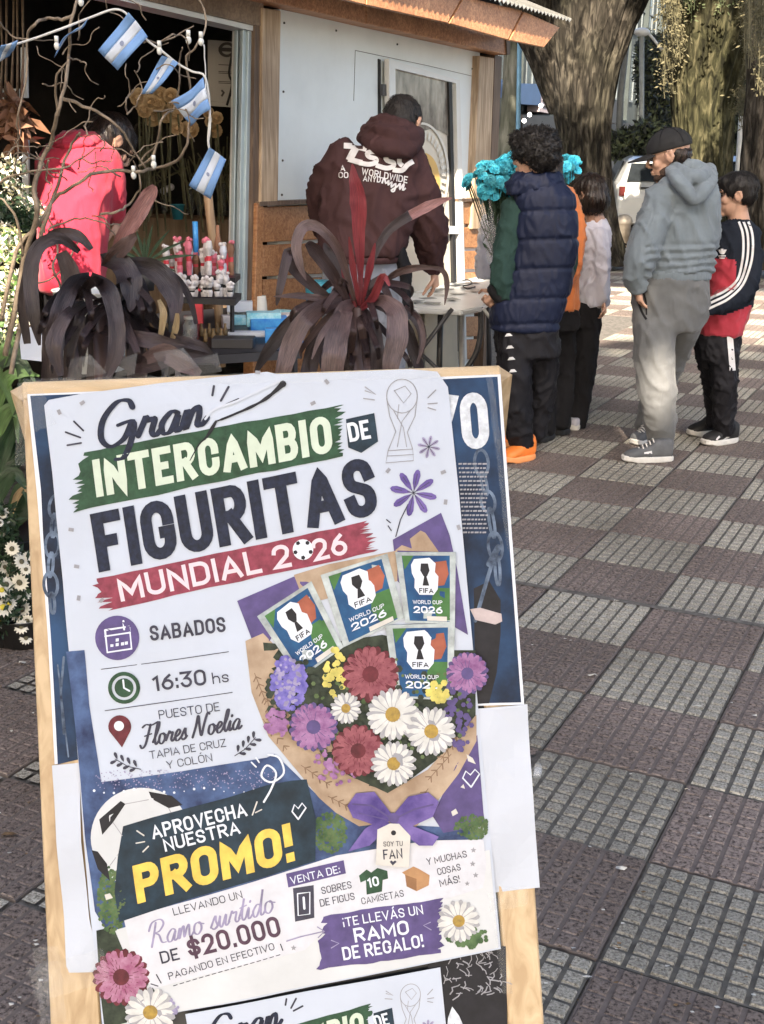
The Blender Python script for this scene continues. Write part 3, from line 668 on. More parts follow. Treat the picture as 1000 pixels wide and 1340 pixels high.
# ================================================================ MAIN POSTER
def poster(sh, par, mp=lambda x, y: (x, y), full=True):
    """prints the flyer; mp maps the reading of the large copy to the place of this copy"""
    def Q(pts): return [mp(*p) for p in pts]
    def pol(pts, n, m_, lay=1): return sh.poly(Q(pts), n, M[m_], par, lay)
    def man(pl, n, m_, lay=2): return sh.many([Q(p) for p in pl], n, M[m_], par, lay)
    def stk(ps, n, m_, lay=2, k=1): return sheet_stroke(sh, [(Q(p), w_ if full else w_*.8) for p, w_ in ps], n, M[m_], par, lay)
    def tx(t, bl, br, h, m_, lay=2, bold=.02, lean=0, up=None, n='lettering', space=1): return text(sh, t, mp(*bl), mp(*br), h*(1 if full else .66), n, M[m_], par, lay, bold, lean, up, space)
    ks = 1 if full else .66
    def sc(t, bl, br, h, m_, lay=2, w=2.6, n='script_lettering'): return script(sh, t, mp(*bl), mp(*br), h*ks, n, M[m_], par, lay, w*ks)
    # head of the flyer
    sc('Gran', (128, 590), (270, 557), 56, 'navy', 4, 7)
    stk([([(281, 506), (279, 518)], 3), ([(290, 525), (300, 507)], 3), ([(295, 531), (313, 523)], 3), ([(88, 566), (107, 573)], 2.4), ([(90, 583), (108, 580)], 2.4), ([(99, 552), (111, 564)], 2.4)], 'tick_marks', 'ink', 2)
    pol(brush([(112, 592), (447, 530)], [(98, 670), (449, 597)], 9), 'brush_band', 'green', 1)
    tx('INTERCAMBIO', (128, 651), (437, 592), 49, 'mint', 3, .045, up=(-.12, -1))
    pol([(453, 549), (490, 541), (495, 578), (473, 593), (456, 586)], 'badge', 'teal', 2)
    tx('DE', (458, 579), (486, 574), 25, 'white', 4, .035)
    # trophy sketch
    stk([(disc(526, 519, 20, 24, 22)+[(546, 519)], 1.1), ([(506, 522), (510, 545), (518, 565), (508, 590)], 1.1), ([(546, 520), (543, 545), (533, 566), (540, 588)], 1.1), ([(514, 536), (528, 560), (532, 585)], 1), ([(538, 536), (526, 552), (520, 585)], 1), ([(508, 590), (540, 588), (541, 603), (505, 606), (508, 590)], 1.2), ([(507, 597), (541, 595)], 1), ([(516, 512), (530, 506), (538, 516), (528, 528), (516, 512)], 1), ([(522, 530), (520, 548)], .9)], 'trophy_sketch', 'grey', 2)
    stk([([(478, 507), (492, 517), (478, 512)], 1.5), ([(476, 522), (490, 524)], 1.5), ([(560, 521), (570, 511)], 1.5), ([(560, 529), (572, 528)], 1.5), ([(560, 534), (570, 537)], 1.5)], 'tick_marks', 'grey', 2)
    if not full:
        for cx, cy, r_, n_, m_ in ((561, 585, 15, 8, 'lav'),):
            man([petal(cx, cy, r_, 2*math.pi*k/n_, .34) for k in range(n_)], 'printed_flower', m_, 2)
        return
    tx('FIGURITAS', (131, 749), (497, 673), 77, 'navy', 3, .046, up=(-.16, -1))
    pol(brush([(128, 757), (481, 682)], [(143, 798), (490, 722)], 12), 'brush_band', 'crimson', 1)
    tx('MUNDIAL 2', (160, 787), (383, 741), 31, 'pinkw', 3, .035)
    tx('26', (413, 735), (457, 724), 29, 'pinkw', 3, .035)
    pol(disc(397, 719, 13.5), 'printed_ball', 'white', 3)
    man([disc(397, 719, 4.5, 5)]+[disc(397+10.5*math.cos(a), 719+10.5*math.sin(a), 3, 5) for a in (0.3, 1.55, 2.8, 4.05, 5.3)], 'ball_spots', 'blackp', 4)
    for cx, cy, r_, n_, m_ in ((561, 585, 15, 8, 'lav'), (541, 645, 31, 8, 'purple')):
        man([petal(cx, cy, r_, 2*math.pi*k/n_+.2, .30) for k in range(n_)], 'printed_flower', 'lav' if m_ == 'lav' else 'satin', 2)
        stk([([(cx, cy), (cx+r_*.8*math.cos(2*math.pi*k/n_+.2), cy+r_*.8*math.sin(2*math.pi*k/n_+.2))], .8) for k in range(n_)], 'petal_veins', 'ink', 3)
    stk([([(534, 660), (524, 680), (518, 702)], 1.4), ([(508, 688), (512, 694)], 1.5), ([(506, 680), (511, 684)], 1.5)], 'stem', 'ink', 2)
    pl = []
    for cx, cy in ((80, 540), (110, 528), (95, 693), (102, 741), (135, 785), (105, 782), (428, 500), (410, 528), (508, 616), (580, 618), (583, 657), (338, 488), (600, 690)):
        a = rr.uniform(0, 3); pl.append([(cx+4*math.cos(a+q), cy+4*math.sin(a+q)) for q in (0, 1.2, 3.14, 4.3)])
    man(pl, 'confetti', 'grey', 2)
    # details card
    pol(disc(155, 834, 29, 32), 'icon_disc', 'purple', 2)
    stk([([(139, 824), (171, 819), (174, 848), (142, 853), (139, 824)], 2.6), ([(139, 832), (172, 827)], 2), ([(146, 815), (147, 826)], 2.6), ([(163, 812), (164, 823)], 2.6)], 'calendar_icon', 'white', 3)
    man([[(x, y), (x+4, y-.6), (x+4, y+3.4), (x, y+4)] for x, y in ((146, 842), (153, 841), (160, 840), (153, 835), (165, 839))], 'calendar_dots', 'white', 3)
    tx('SABADOS', (199, 838), (297, 826), 20, 'ink', 2, .035)
    stk([([(134, 875), (218, 864), (300, 852)], 1), ([(139, 929), (222, 917), (305, 905)], 1)], 'rule_line', 'ink', 2)
    stk([(disc(164, 899, 18.5, 30)+[(182.5, 899)], 5), ], 'clock_icon', 'green', 2); pol(disc(164, 899, 12.5), 'clock_face', 'green', 2)
    stk([([(163, 889), (164, 899), (171, 903)], 2.4)], 'clock_hands', 'white', 4)
    tx('16:30', (202, 904), (272, 895), 21, 'ink', 2, .03); tx('hs', (280, 894), (301, 891), 15, 'ink', 2, .008)
    pol([(158+15*math.cos(a), 950+15*math.sin(a)) for a in [math.pi*.86+k*(math.pi*1.28)/16 for k in range(17)]]+[(161, 977)], 'map_pin', 'dahliac', 2)
    pol(disc(157, 949, 6.5), 'map_pin', 'white', 3)
    tx('PUESTO DE', (210, 940), (289, 929), 11.5, 'ink', 2, .006)
    sc('Flores Noelia', (184, 977), (316, 953), 29, 'ink', 2, 2.8)
    tx('TAPIA DE CRUZ', (198, 992), (297, 976), 10.5, 'ink', 2, .006); tx('Y COLÓN', (220, 1005), (279, 995), 10.5, 'ink', 2, .006)
    lf = []
    for (x0, y0, x1, y1) in ((186, 1005, 152, 992), (308, 988, 335, 964)):
        stk([([(x0, y0), ((x0+x1)/2, (y0+y1)/2+3), (x1, y1)], 1.1)], 'sprig', 'ink', 2)
        for k in range(4):
            f = (k+.6)/4; cx, cy = x0+(x1-x0)*f, y0+(y1-y0)*f; a = math.atan2(y1-y0, x1-x0)
            lf += [petal(cx, cy, 11, a+.8, .4), petal(cx, cy, 11, a-.8, .4)]
    man(lf, 'sprig', 'ink', 2)
    # bouquet
    pol([(311, 786), (390, 752), (420, 745), (470, 738), (450, 760), (380, 800), (345, 850), (330, 835)], 'paint_patch', 'purple', 1)
    pol([(514, 706), (577, 671), (588, 700), (598, 745), (612, 830), (560, 800), (520, 760)], 'paint_patch', 'purple', 1)
    pol([(517, 720), (553, 692), (574, 722)], 'paint_patch', 'kraft', 2)
    pol([(385, 752), (430, 738), (520, 720), (520, 760), (400, 790)], 'paper_wrap', 'kraft', 2)
    pol([(322, 838), (345, 828), (395, 880), (450, 1010), (515, 1040), (510, 1075), (470, 1080), (440, 1062), (418, 1042), (363, 975), (352, 962), (330, 905)], 'paper_wrap', 'kraft', 2)
    pol([(623, 934), (623, 968), (600, 1010), (560, 1062), (540, 1085), (500, 1076), (508, 1036), (560, 1005)], 'paper_wrap', 'kraft', 3)
    pol([(345, 840), (400, 845), (500, 830), (590, 850), (622, 850), (622, 935), (575, 990), (508, 1040), (455, 1012), (420, 980), (380, 960), (352, 900)], 'bouquet_greenery', 'leafd', 2)
    br = []
    for (x0, y0, a, l_) in ((334, 880, 1.2, 40), (345, 940, .9, 50), (395, 1000, .6, 45), (430, 1040, .5, 40), (590, 985, 2.3, 45), (560, 1030, 2.2, 40), (350, 910, 1.4, 40), (600, 960, 2.2, 40)):
        br.append(([(x0, y0), (x0+l_*math.cos(a), y0+l_*math.sin(a))], 1))
        for k in range(4):
            f = (k+.5)/4; cx, cy = x0+l_*f*math.cos(a), y0+l_*f*math.sin(a)
            for s_ in (-.8, .8): br.append(([(cx, cy), (cx+7*math.cos(a+s_), cy+7*math.sin(a+s_))], 1.6))
    stk(br, 'wrap_pattern', 'kraftd', 4)
    def lerp2(a, b_, f): return (a[0]+(b_[0]-a[0])*f, a[1]+(b_[1]-a[1])*f)
    def pack(c, lay, name='printed_packet'):
        tl, tr, br_, bl = c
        def B(u, v): return lerp2(lerp2(tl, tr, u), lerp2(bl, br_, u), v)
        def Z(pts): return [B(*p) for p in pts]
        pol(c, name, 'silver', lay)
        pol(Z([(.10, .05), (.90, .05), (.90, .97), (.10, .97)]), name, 'packblue', lay+1)
        pol(Z([(.64, .14), (.84, .12), (.88, .30), (.80, .46), (.64, .48)]), name, 'packred', lay+2)
        pol(Z([(.62, .50), (.90, .50), (.90, .95), (.66, .95), (.55, .70)]), name, 'packgreen', lay+2)
        pol(Z([(.10, .05), (.30, .05), (.12, .25)]), name, 'packgreen', lay+2)
        pol(Z([(.30, .10), (.56, .08), (.66, .16), (.64, .28), (.70, .34), (.68, .52), (.60, .60), (.34, .60), (.26, .50), (.28, .38), (.24, .30), (.24, .18)]), 'packet_emblem', 'white', lay+3)
        man([Z([(.41, .16), (.53, .16), (.55, .26), (.50, .34), (.44, .34), (.39, .26)]), Z([(.45, .34), (.49, .34), (.53, .47), (.41, .47)])], 'packet_emblem', 'blackp', lay+4)
        b0, b1 = B(.34, .575), B(.60, .575); h_ = math.hypot(B(0, 0)[0]-B(0, 1)[0], B(0, 0)[1]-B(0, 1)[1]); up = (B(.5, 0)[0]-B(.5, 1)[0], B(.5, 0)[1]-B(.5, 1)[1])
        tx('FIFA', b0, b1, h_*.07, 'blackp', lay+4, .04, up=up); tx('WORLD CUP', B(.20, .73), B(.76, .73), h_*.055, 'white', lay+4, .03, up=up); tx('2026', B(.20, .86), B(.76, .86), h_*.10, 'white', lay+4, .05, up=up)
        if c[0][0] > 400 and c[0][1] < 760 or c[0][0] < 400: man([Z([(.45, .90), (.84, .90), (.84, .965), (.45, .965)])], 'packet_strip', 'tagc', lay+4); 
    pack([(337, 806), (408, 760), (450, 846), (392, 888)], 4)
    pack([(420, 752), (507, 724), (529, 808), (450, 846)], 10)
    pack([(517, 722), (596, 722), (595, 816), (530, 814)], 16)
    pack([(504, 817), (595, 815), (592, 915), (518, 912)], 22)
    def flower(cx, cy, r_, n_, m_, cm, lay, rings=1, wd_=.3, cr_=.3):
        pol(disc(cx, cy, r_*.62, 16), 'printed_flower', cm, lay-.5)
        man([petal(cx, cy, r_*1.05, 2*math.pi*(k+.5)/n_, wd_*1.1, 9) for k in range(n_)], 'printed_flower', 'petshade' if m_ == 'daisy' else cm, lay-.4)
        for q in range(rings):
            rad = r_*(1-.26*q); man([petal(cx, cy, rad*rr.uniform(.92, 1.05), 2*math.pi*k/n_+q*.5/n_*6.28+.1*rr.random(), wd_, 9) for k in range(n_)], 'printed_flower', m_, lay+q)
            stk([([(cx+rad*.3*math.cos(a), cy+rad*.3*math.sin(a)), (cx+rad*.88*math.cos(a), cy+rad*.88*math.sin(a))], .7) for a in [2*math.pi*(k+.5)/n_+q*.5/n_*6.28 for k in range(n_)]], 'petal_shadow', cm, lay+q)
        pol(disc(cx, cy, r_*cr_, 14), 'flower_centre', 'dcent' if m_ == 'daisy' else cm, lay+rings)
    for cx, cy in [(378+rr.gauss(0, 15), 895+rr.gauss(0, 20)) for _ in range(70)]:
        pass
    def cluster(cx, cy, sx, sy, n_, r_, m_, lay):
        def gp_():
            a, q = rr.uniform(0, 6.283), 1.55*rr.random()**.62; return min(cx+sx*q*math.cos(a), 598+(cy-640)*.095-4), cy+sy*q*math.sin(a)
        man([disc(*gp_(), r_*rr.uniform(.6, 1.2), 6) for _ in range(n_)], 'printed_blossoms', m_, lay)
    cluster(385, 905, 22, 30, 150, 4.5, 'leafd', 25); cluster(500, 940, 70, 45, 260, 4.5, 'leafd', 25); cluster(500, 930, 75, 45, 120, 3.0, 'leafg2', 26); cluster(600, 930, 12, 35, 60, 4, 'purple', 26); cluster(440, 1000, 18, 18, 50, 3.5, 'mauve', 26)
    cluster(378, 893, 14, 22, 130, 4.6, 'bluefl', 26); cluster(376, 890, 14, 20, 60, 2.6, 'lav', 27); cluster(363, 944, 9, 12, 50, 4, 'mauve', 26)
    cluster(438, 880, 9, 20, 34, 4.6, 'yellowfl', 26); cluster(573, 903, 9, 9, 28, 4.4, 'yellowfl', 27)
    flower(611, 880, 27, 18, 'mauve', 'purple', 26, 2)
    flower(485, 881, 36, 17, 'dahlia', 'dahliac', 28, 3); flower(469, 980, 33, 17, 'dahlia', 'dahliac', 28, 3)
    flower(411, 949, 31, 18, 'mauve', 'purple', 31, 2)
    flower(453, 925, 20, 12, 'daisy', 'grey', 33, 1, .26); flower(514, 933, 33, 17, 'daisy', 'grey', 34, 1, .24); flower(564, 955, 31, 16, 'daisy', 'grey', 36, 1, .24); flower(515, 997, 29, 16, 'daisy', 'grey', 38, 1, .24)
    # lower half
    man([disc(x, y, rr.uniform(.8, 2.0), 6) for x, y in [(125+i*13, 1033+3*math.sin(i)) for i in range(20)]], 'stadium_lights', 'white', 3)
    pl = [disc(rr.uniform(125, 360), rr.uniform(1006, 1030), rr.uniform(.5, 1.3), 4) for _ in range(260)]; man(pl, 'crowd', 'lav', 3)
    pol(disc(186, 1094, 65, 48), 'printed_ball', 'marble', 3)
    man([[(196, 1034), (226, 1040), (240, 1052), (222, 1056), (200, 1044)], [(132, 1070), (160, 1046), (166, 1050), (150, 1074), (136, 1090)], [(122, 1110), (130, 1135), (146, 1150), (142, 1128), (130, 1112)]], 'ball_spots', 'blackp', 4)
    stk([([(200, 1044), (166, 1050)], 1), ([(150, 1074), (168, 1100), (146, 1130)], 1), ([(222, 1056), (232, 1075)], 1), ([(168, 1100), (200, 1095)], 1)], 'ball_seams', 'grey', 4)
    cluster(148, 1175, 12, 28, 260, 2.6, 'leafg', 3); cluster(148, 1175, 12, 28, 120, 1.8, 'leafg2', 4); cluster(432, 1088, 14, 17, 220, 2.6, 'leafg', 3); cluster(432, 1088, 14, 17, 90, 1.8, 'leafg2', 4); cluster(618, 1080, 16, 10, 160, 2.4, 'leafg', 4); cluster(618, 1080, 16, 10, 60, 1.7, 'leafg2', 5)
    pol([(163, 1079), (200, 1068), (300, 1042), (350, 1026), (382, 1020), (402, 1018), (414, 1070), (413, 1125), (330, 1150), (250, 1174), (158, 1204), (152, 1165), (156, 1120)], 'banner', 'teal', 5)
    tx('APROVECHA', (202, 1096), (325, 1066), 18.5, 'white', 7, .03); tx('NUESTRA', (218, 1112), (316, 1089), 17.5, 'white', 7, .03)
    tx('PROMO!', (182, 1180), (387, 1124), 50, 'gold', 7, .055, up=(-.14, -1))
    stk([([(331, 1065), (337, 1048)], 1.8), ([(335, 1062), (343, 1058)], 1.6), ([(181, 1085), (190, 1091)], 1.8), ([(180, 1101), (191, 1099)], 1.6), ([(189, 1112), (196, 1105)], 1.8)], 'tick_marks', 'tagc', 7)
    stk([([(391, 1070), (383, 1060), (386, 1051), (391, 1056), (396, 1049), (401, 1055), (391, 1070)], 2)], 'heart', 'white', 7)
    stk([(cr([(346, 1048), (356, 1030), (362, 1010), (350, 1000), (343, 1014), (356, 1022), (372, 1010), (366, 990), (352, 986)], 5), 2.6), ([(330, 996), (336, 1002)], 2), ([(336, 990), (340, 996)], 2)], 'ribbon_curl', 'white', 7)
    pol([(164, 1200), (250, 1176), (330, 1152), (412, 1127), (440, 1118), (560, 1098), (632, 1096), (636, 1130), (632, 1160), (590, 1172), (440, 1200), (400, 1240), (200, 1292), (172, 1240)], 'torn_card', 'paper2', 4)
    tx('LLEVANDO UN', (229, 1196), (319, 1172), 10, 'ink', 6, .012); sc('Ramo surtido', (196, 1239), (360, 1190), 33, 'lav', 6, 2.4)
    tx('DE', (213, 1259), (237, 1253), 16, 'ink', 6, .025); tx('$20.000', (250, 1252), (370, 1221), 27, 'ink2', 6, .035); tx('PAGANDO EN EFECTIVO', (223, 1280), (361, 1239), 9.5, 'ink', 6, .014)
    stk([([(228+k*8.4, 1288-k*2.55), (233+k*8.4, 1286.5-k*2.55)], 1) for k in range(17)]+[([(206, 1273), (212, 1284)], 1.6), ([(199, 1285), (208, 1288)], 1.4), ([(368, 1232), (371, 1240)], 1.4)], 'dashed_line', 'ink', 6)
    pol([(375, 1141), (450, 1124), (453, 1141), (378, 1159)], 'price_strip', 'purple', 6); tx('VENTA DE:', (382, 1155), (446, 1140), 10, 'white', 8, .02)
    pol([(384, 1160), (411, 1156), (412, 1198), (387, 1203)], 'packet_icon', 'ink', 6); stk([([(390, 1167), (406, 1165), (406, 1193), (391, 1195), (390, 1167)], 1.6), ([(398, 1172), (399, 1186)], 3)], 'packet_icon', 'white', 8)
    tx('SOBRES', (422, 1168), (461, 1160), 9.5, 'ink', 6, .012); tx('DE FIGUS', (420, 1184), (465, 1175), 9.5, 'ink', 6, .012)
    pol([(470, 1144), (480, 1136), (486, 1140), (494, 1134), (507, 1138), (508, 1148), (501, 1150), (500, 1165), (480, 1169), (479, 1150), (472, 1153)], 'shirt_icon', 'green', 6); tx('10', (482, 1160), (497, 1157), 13, 'white', 8, .04)
    tx('CAMISETAS', (474, 1182), (529, 1171), 9, 'ink', 6, .012)
    man([[(530, 1143), (545, 1148), (545, 1164), (532, 1158)], ], 'box_icon', 'boxd', 6); man([[(545, 1148), (562, 1143), (561, 1156), (545, 1164)], [(530, 1143), (548, 1135), (562, 1143), (545, 1148)], [(548, 1135), (541, 1132), (526, 1140), (530, 1143)]], 'box_icon', 'box', 7)
    tx('Y MUCHAS', (559, 1130), (611, 1119), 9, 'ink', 6, .012); tx('COSAS', (573, 1143), (603, 1136), 9, 'ink', 6, .012); tx('MÁS!', (576, 1158), (602, 1152), 9.5, 'ink', 6, .012)
    def star(cx, cy, r_): return [(cx+(r_ if k % 2 == 0 else r_*.45)*math.sin(math.pi*k/5), cy-(r_ if k % 2 == 0 else r_*.45)*math.cos(math.pi*k/5)) for k in range(10)]
    for c in ((619, 1110, 4), (618, 1128, 4), (622, 1143, 4), (611, 1154, 3.5), (385, 1237, 4)): pol(star(*c), 'star_print', 'grey', 6)
    pol(brush([(424, 1196), (580, 1173)], [(420, 1266), (577, 1244)], 6), 'brush_band', 'purple', 6)
    tx('¡TE LLEVÁS UN', (450, 1211), (554, 1193), 12, 'white', 8, .02); tx('RAMO', (465, 1231), (536, 1219), 18.5, 'white', 8, .035); tx('DE REGALO!', (450, 1254), (555, 1236), 17, 'white', 8, .03)
    stk([([(376, 1228), (396, 1222), (424, 1216)], 1.6), ([(416, 1210), (425, 1216), (417, 1224)], 1.6), ([(434, 1228), (444, 1232), (434, 1238)], 1.4), ([(563, 1204), (554, 1208), (564, 1214)], 1.4)], 'arrow', 'lav', 8)
    cluster(612, 1222, 18, 9, 60, 4.5, 'leafg', 6); flower(600, 1203, 27, 15, 'daisy', 'grey', 9, 1, .26)
    # satin bow and tag
    pol([(455, 1052), (466, 1036), (490, 1034), (512, 1062), (512, 1072), (486, 1076), (462, 1068)], 'satin_bow', 'satin', 26); pol([(516, 1062), (534, 1040), (560, 1034), (574, 1046), (566, 1066), (540, 1078), (518, 1074)], 'satin_bow', 'satin', 26)
    pol([(500, 1068), (478, 1082), (456, 1112), (484, 1104), (512, 1076)], 'satin_bow', 'satin', 25); pol([(520, 1070), (540, 1078), (574, 1092), (566, 1104), (548, 1104), (516, 1078)], 'satin_bow', 'satin', 25); pol(disc(515, 1068, 7), 'satin_bow', 'purple', 28)
    stk([([(462, 1050), (486, 1052), (508, 1066)], 2.2), ([(566, 1050), (542, 1056), (520, 1067)], 2.2), ([(470, 1062), (506, 1070)], 1.4)], 'bow_crease', 'purple', 28)
    pol([(494, 1083), (510, 1075), (522, 1075), (537, 1091), (535, 1133), (492, 1129)], 'printed_label', 'tagc', 29); pol(disc(515, 1087, 3.4, 10), 'printed_label', 'blackp', 31)
    tx('SOY TU', (502, 1105), (527, 1104), 6.5, 'ink', 31, .015); tx('FAN', (502, 1122), (527, 1120), 13, 'ink', 31, .02); pol([(514, 1130), (510, 1125), (512, 1123), (514.5, 1125), (517, 1123), (519, 1125)], 'heart', 'ink', 31)
    pol([(596, 1000), (624, 960), (632, 1060), (634, 1078), (580, 1088), (566, 1066)], 'paint_patch', 'purple', 2)
    stk([([(616, 1028), (605, 1016), (609, 1007), (615, 1012), (621, 1005), (627, 1011), (616, 1028)], 2)], 'heart', 'white', 5)
    man([[(590, 1060), (596, 1056), (599, 1062), (592, 1066)], [(610, 985), (618, 990), (622, 998), (612, 994)], [(139, 1168), (146, 1166), (150, 1172), (141, 1175)], [(602, 1028), (606, 1024), (608, 1030)]], 'confetti', 'tagc', 6)
    # bottom left flowers
    cluster(176, 1306, 18, 16, 80, 5, 'leafd', 4); flower(160, 1276, 36, 20, 'pinkp', 'dahliac', 6, 3); flower(198, 1322, 32, 14, 'daisy', 'grey', 12, 1, .26); cluster(222, 1316, 8, 8, 20, 3.5, 'lav', 8)
def petal(cx, cy, r_, a, wd_, n=7):
    ca, sa = math.cos(a), math.sin(a); pts = []
    prof = [(0.12, .12), (.4, .75), (.75, 1), (.94, .6), (1.0, 0)]
    for f, w_ in prof: pts.append((f*r_, w_*wd_*r_*.5))
    for f, w_ in reversed(prof[:-1]): pts.append((f*r_, -w_*wd_*r_*.5))
    return [(cx+x*ca-y*sa, cy+x*sa+y*ca) for x, y in pts]
ink('paper2', (.60, .61, .66), .04); ink('ink2', (.085, .045, .075), .2)
M['pposter'] = mat('poster_paper', (.50, .55, .645), .55, .03, 8, .06, 40, spec=.3)
main = tag(empty('white_poster', SP0), 'large white printed flyer INTERCAMBIO DE FIGURITAS with a flower bouquet, taped to the board', 'poster')
mp_ = Sheet(.0062, 1.0)
outline = [(60, 531), (66, 524), (110, 516), (210, 502), (350, 487), (363, 490), (368, 496), (430, 488), (536, 484), (572, 487), (586, 507), (600, 640), (617, 830), (632, 1000), (644, 1120), (655, 1240), (590, 1253), (500, 1270), (340, 1303), (240, 1322), (136, 1345), (131, 1290), (118, 1180), (100, 950), (84, 760), (70, 620)]
M['edge'] = M['pposter']
o = mp_.poly(outline, 'sheet', M['pposter'], main, -5); o.modifiers.new('s', 'SOLIDIFY').thickness = .0006; o.modifiers['s'].offset = -1
# stadium photograph area behind the details card
mp_.poly([(88, 852), (112, 850), (118, 920), (124, 960), (134, 1022), (240, 1008), (350, 990), (360, 985), (440, 1062), (500, 1076), (575, 1080), (628, 1084), (636, 1120), (420, 1140), (400, 1180), (150, 1230), (126, 1190), (114, 1100), (100, 950)], 'stadium_print', M['stadium'], main, 0)
mp_.poly([(150, 1215), (400, 1150), (640, 1110), (652, 1238), (340, 1300), (139, 1342), (134, 1290), (128, 1215)], 'table_print', M['marble'], main, 1)
mp_.poly([(128, 1215), (150, 1210), (166, 1250), (168, 1335), (139, 1342), (132, 1290)], 'grass_print', M['leafd'], main, 2)
poster(mp_, main)
# torn fold at the top; the flap's edge shadow is painted as a dark line
sheet_stroke(mp_, [(cr([(371, 503), (352, 520), (332, 532), (300, 546), (284, 552)], 5), [9, 7, 6, 5, 4, 5, 5, 4, 3, 3, 4, 4, 3, 3, 3, 3, 3, 3, 2, 2, 2]), (cr([(284, 552), (272, 572), (262, 582), (250, 603)], 4), [3, 4, 5, 4, 3, 3, 2, 2, 2, 2, 1.5, 1.5, 1])], 'torn_gap_shadow', M['blackp'], main, 6)
sheet_stroke(mp_, [(cr([(366, 500), (340, 512), (310, 526), (282, 536), (270, 549)], 5), 3)], 'torn_edge', M['paper'], main, 7)
# second copy below
low2 = tag(empty('white_poster', SP0), 'second copy of the flyer, only its heading showing at the bottom of the board', 'poster')
s2 = Sheet(.0040, .7)
o = s2.poly([(243, 1326), (400, 1296), (576, 1264), (584, 1345), (590, 1430), (262, 1430)], 'sheet', M['pposter'], low2, 0)
A = Matrix(((.88, .03), (-.03, .88)))
def mp2(x, y): return (537+(x-526)*.66, 1300+(y-519)*.66-(x-526)*.058)
s2_old = S
poster(s2, low2, mp2, full=False)
# cling film and tape along the edges
tb = MB()
rt = random.Random(9)
def tape(pts, w_, name='tape_strip'):
    V = []; F = []
    for i, (x, y) in enumerate(pts):
        t = (Vector(pts[min(i+1, len(pts)-1)])-Vector(pts[max(i-1, 0)])).normalized(); n_ = Vector((-t.y, t.x))
        for k in range(5):
            f = (k/4-.5)*w_; V.append(S(x+n_.x*f+rt.uniform(-1.5, 1.5), y+n_.y*f+rt.uniform(-1.5, 1.5), .0105+rt.uniform(-.0015, .003)))
    for i in range(len(pts)-1):
        for k in range(4): a = i*5+k; F.append((a, a+1, a+6, a+5))
    mesh(name, V, F, M['film'], sign)
def lin(a, b_, n): return [(a[0]+(b_[0]-a[0])*k/n, a[1]+(b_[1]-a[1])*k/n) for k in range(n+1)]
tape(lin((30, 503), (652, 487), 60), 13); tape(lin((40, 512), (60, 560), 6), 30); tape(lin((30, 500), (26, 610), 12), 14)
tape(lin((42, 1290), (140, 1262), 14), 44); tape(lin((60, 1240), (70, 1340), 10), 34); tape(lin((640, 1180), (690, 1172), 8), 26); tape(lin((648, 1175), (664, 1300), 10), 12); tape(lin((640, 485), (668, 720), 16), 8)
# ================================================================ PEOPLE
def ringpts(c, a, b_, n, ex=1.0):
    out = []
    for k in range(n):
        t = 2*math.pi*k/n; ca, sa = math.cos(t), math.sin(t)
        out.append(c+a*(abs(ca)**ex*(1 if ca >= 0 else -1))+b_*(abs(sa)**ex*(1 if sa >= 0 else -1)))
    return out
def loft(b, rings, n=20, ex=.85):     # rings: (centre, vecA, vecB)
    V = []; F = []; N = len(rings)
    for c, a, q in rings: V += ringpts(c, a, q, n, ex)
    for i in range(N-1):
        for k in range(n): F.append((i*n+k, i*n+(k+1) % n, (i+1)*n+(k+1) % n, (i+1)*n+k))
    F.append(tuple(range(n-1, -1, -1))); F.append(tuple(range((N-1)*n, N*n)))
    b.add(V, F)
def lpx(b, Y, rows, n=20, ex=.85, yaw=0.0):
    """rows: (x, y, half width px, depth half m, dY)"""
    rg = []
    for r_ in rows:
        x, y, hw, dp = r_[:4]; dY = r_[4] if len(r_) > 4 else 0; c = P(x, y, Y+dY); w_ = hw*spx(Y+dY)
        ca, sa = math.cos(yaw), math.sin(yaw)
        # keep silhouette half width w_ for ellipse turned by yaw
        k = math.sqrt(ca*ca+(dp/w_*sa)**2) if yaw else 1
        rg.append((c, Vector((ca, sa, 0))*w_/k, Vector((-sa, ca, 0))*dp))
    c0 = rg[0]; cN = rg[-1]
    rg = [(c0[0]+(c0[0]-rg[1][0])*.18, c0[1]*.55, c0[2]*.55)]+rg+[(cN[0]+(cN[0]-rg[-2][0])*.12, cN[1]*.6, cN[2]*.6)]
    loft(b, rg, n, ex)
def tpx(b, Y, pts, n=14, flat=1.0):
    """limb: (x, y, radius px, dY)"""
    q = [P(p[0], p[1], Y+(p[3] if len(p) > 3 else 0)) for p in pts]; r_ = [p[2]*spx(Y+(p[3] if len(p) > 3 else 0)) for p in pts]
    full = cr([(v.x, v.y, v.z) for v in q], 4); rad = []
    for i in range(len(q)-1):
        for k in range(4): rad.append(r_[i]+(r_[i+1]-r_[i])*k/4)
    rad.append(r_[-1])
    d0 = (full[0]-full[1]).normalized(); d1 = (full[-1]-full[-2]).normalized()
    full = [full[0]+d0*rad[0]*.8, full[0]+d0*rad[0]*.5]+full+[full[-1]+d1*rad[-1]*.5, full[-1]+d1*rad[-1]*.8]; rad = [rad[0]*.45, rad[0]*.85]+rad+[rad[-1]*.85, rad[-1]*.45]
    b.tube(full, rad, n, True, flat)
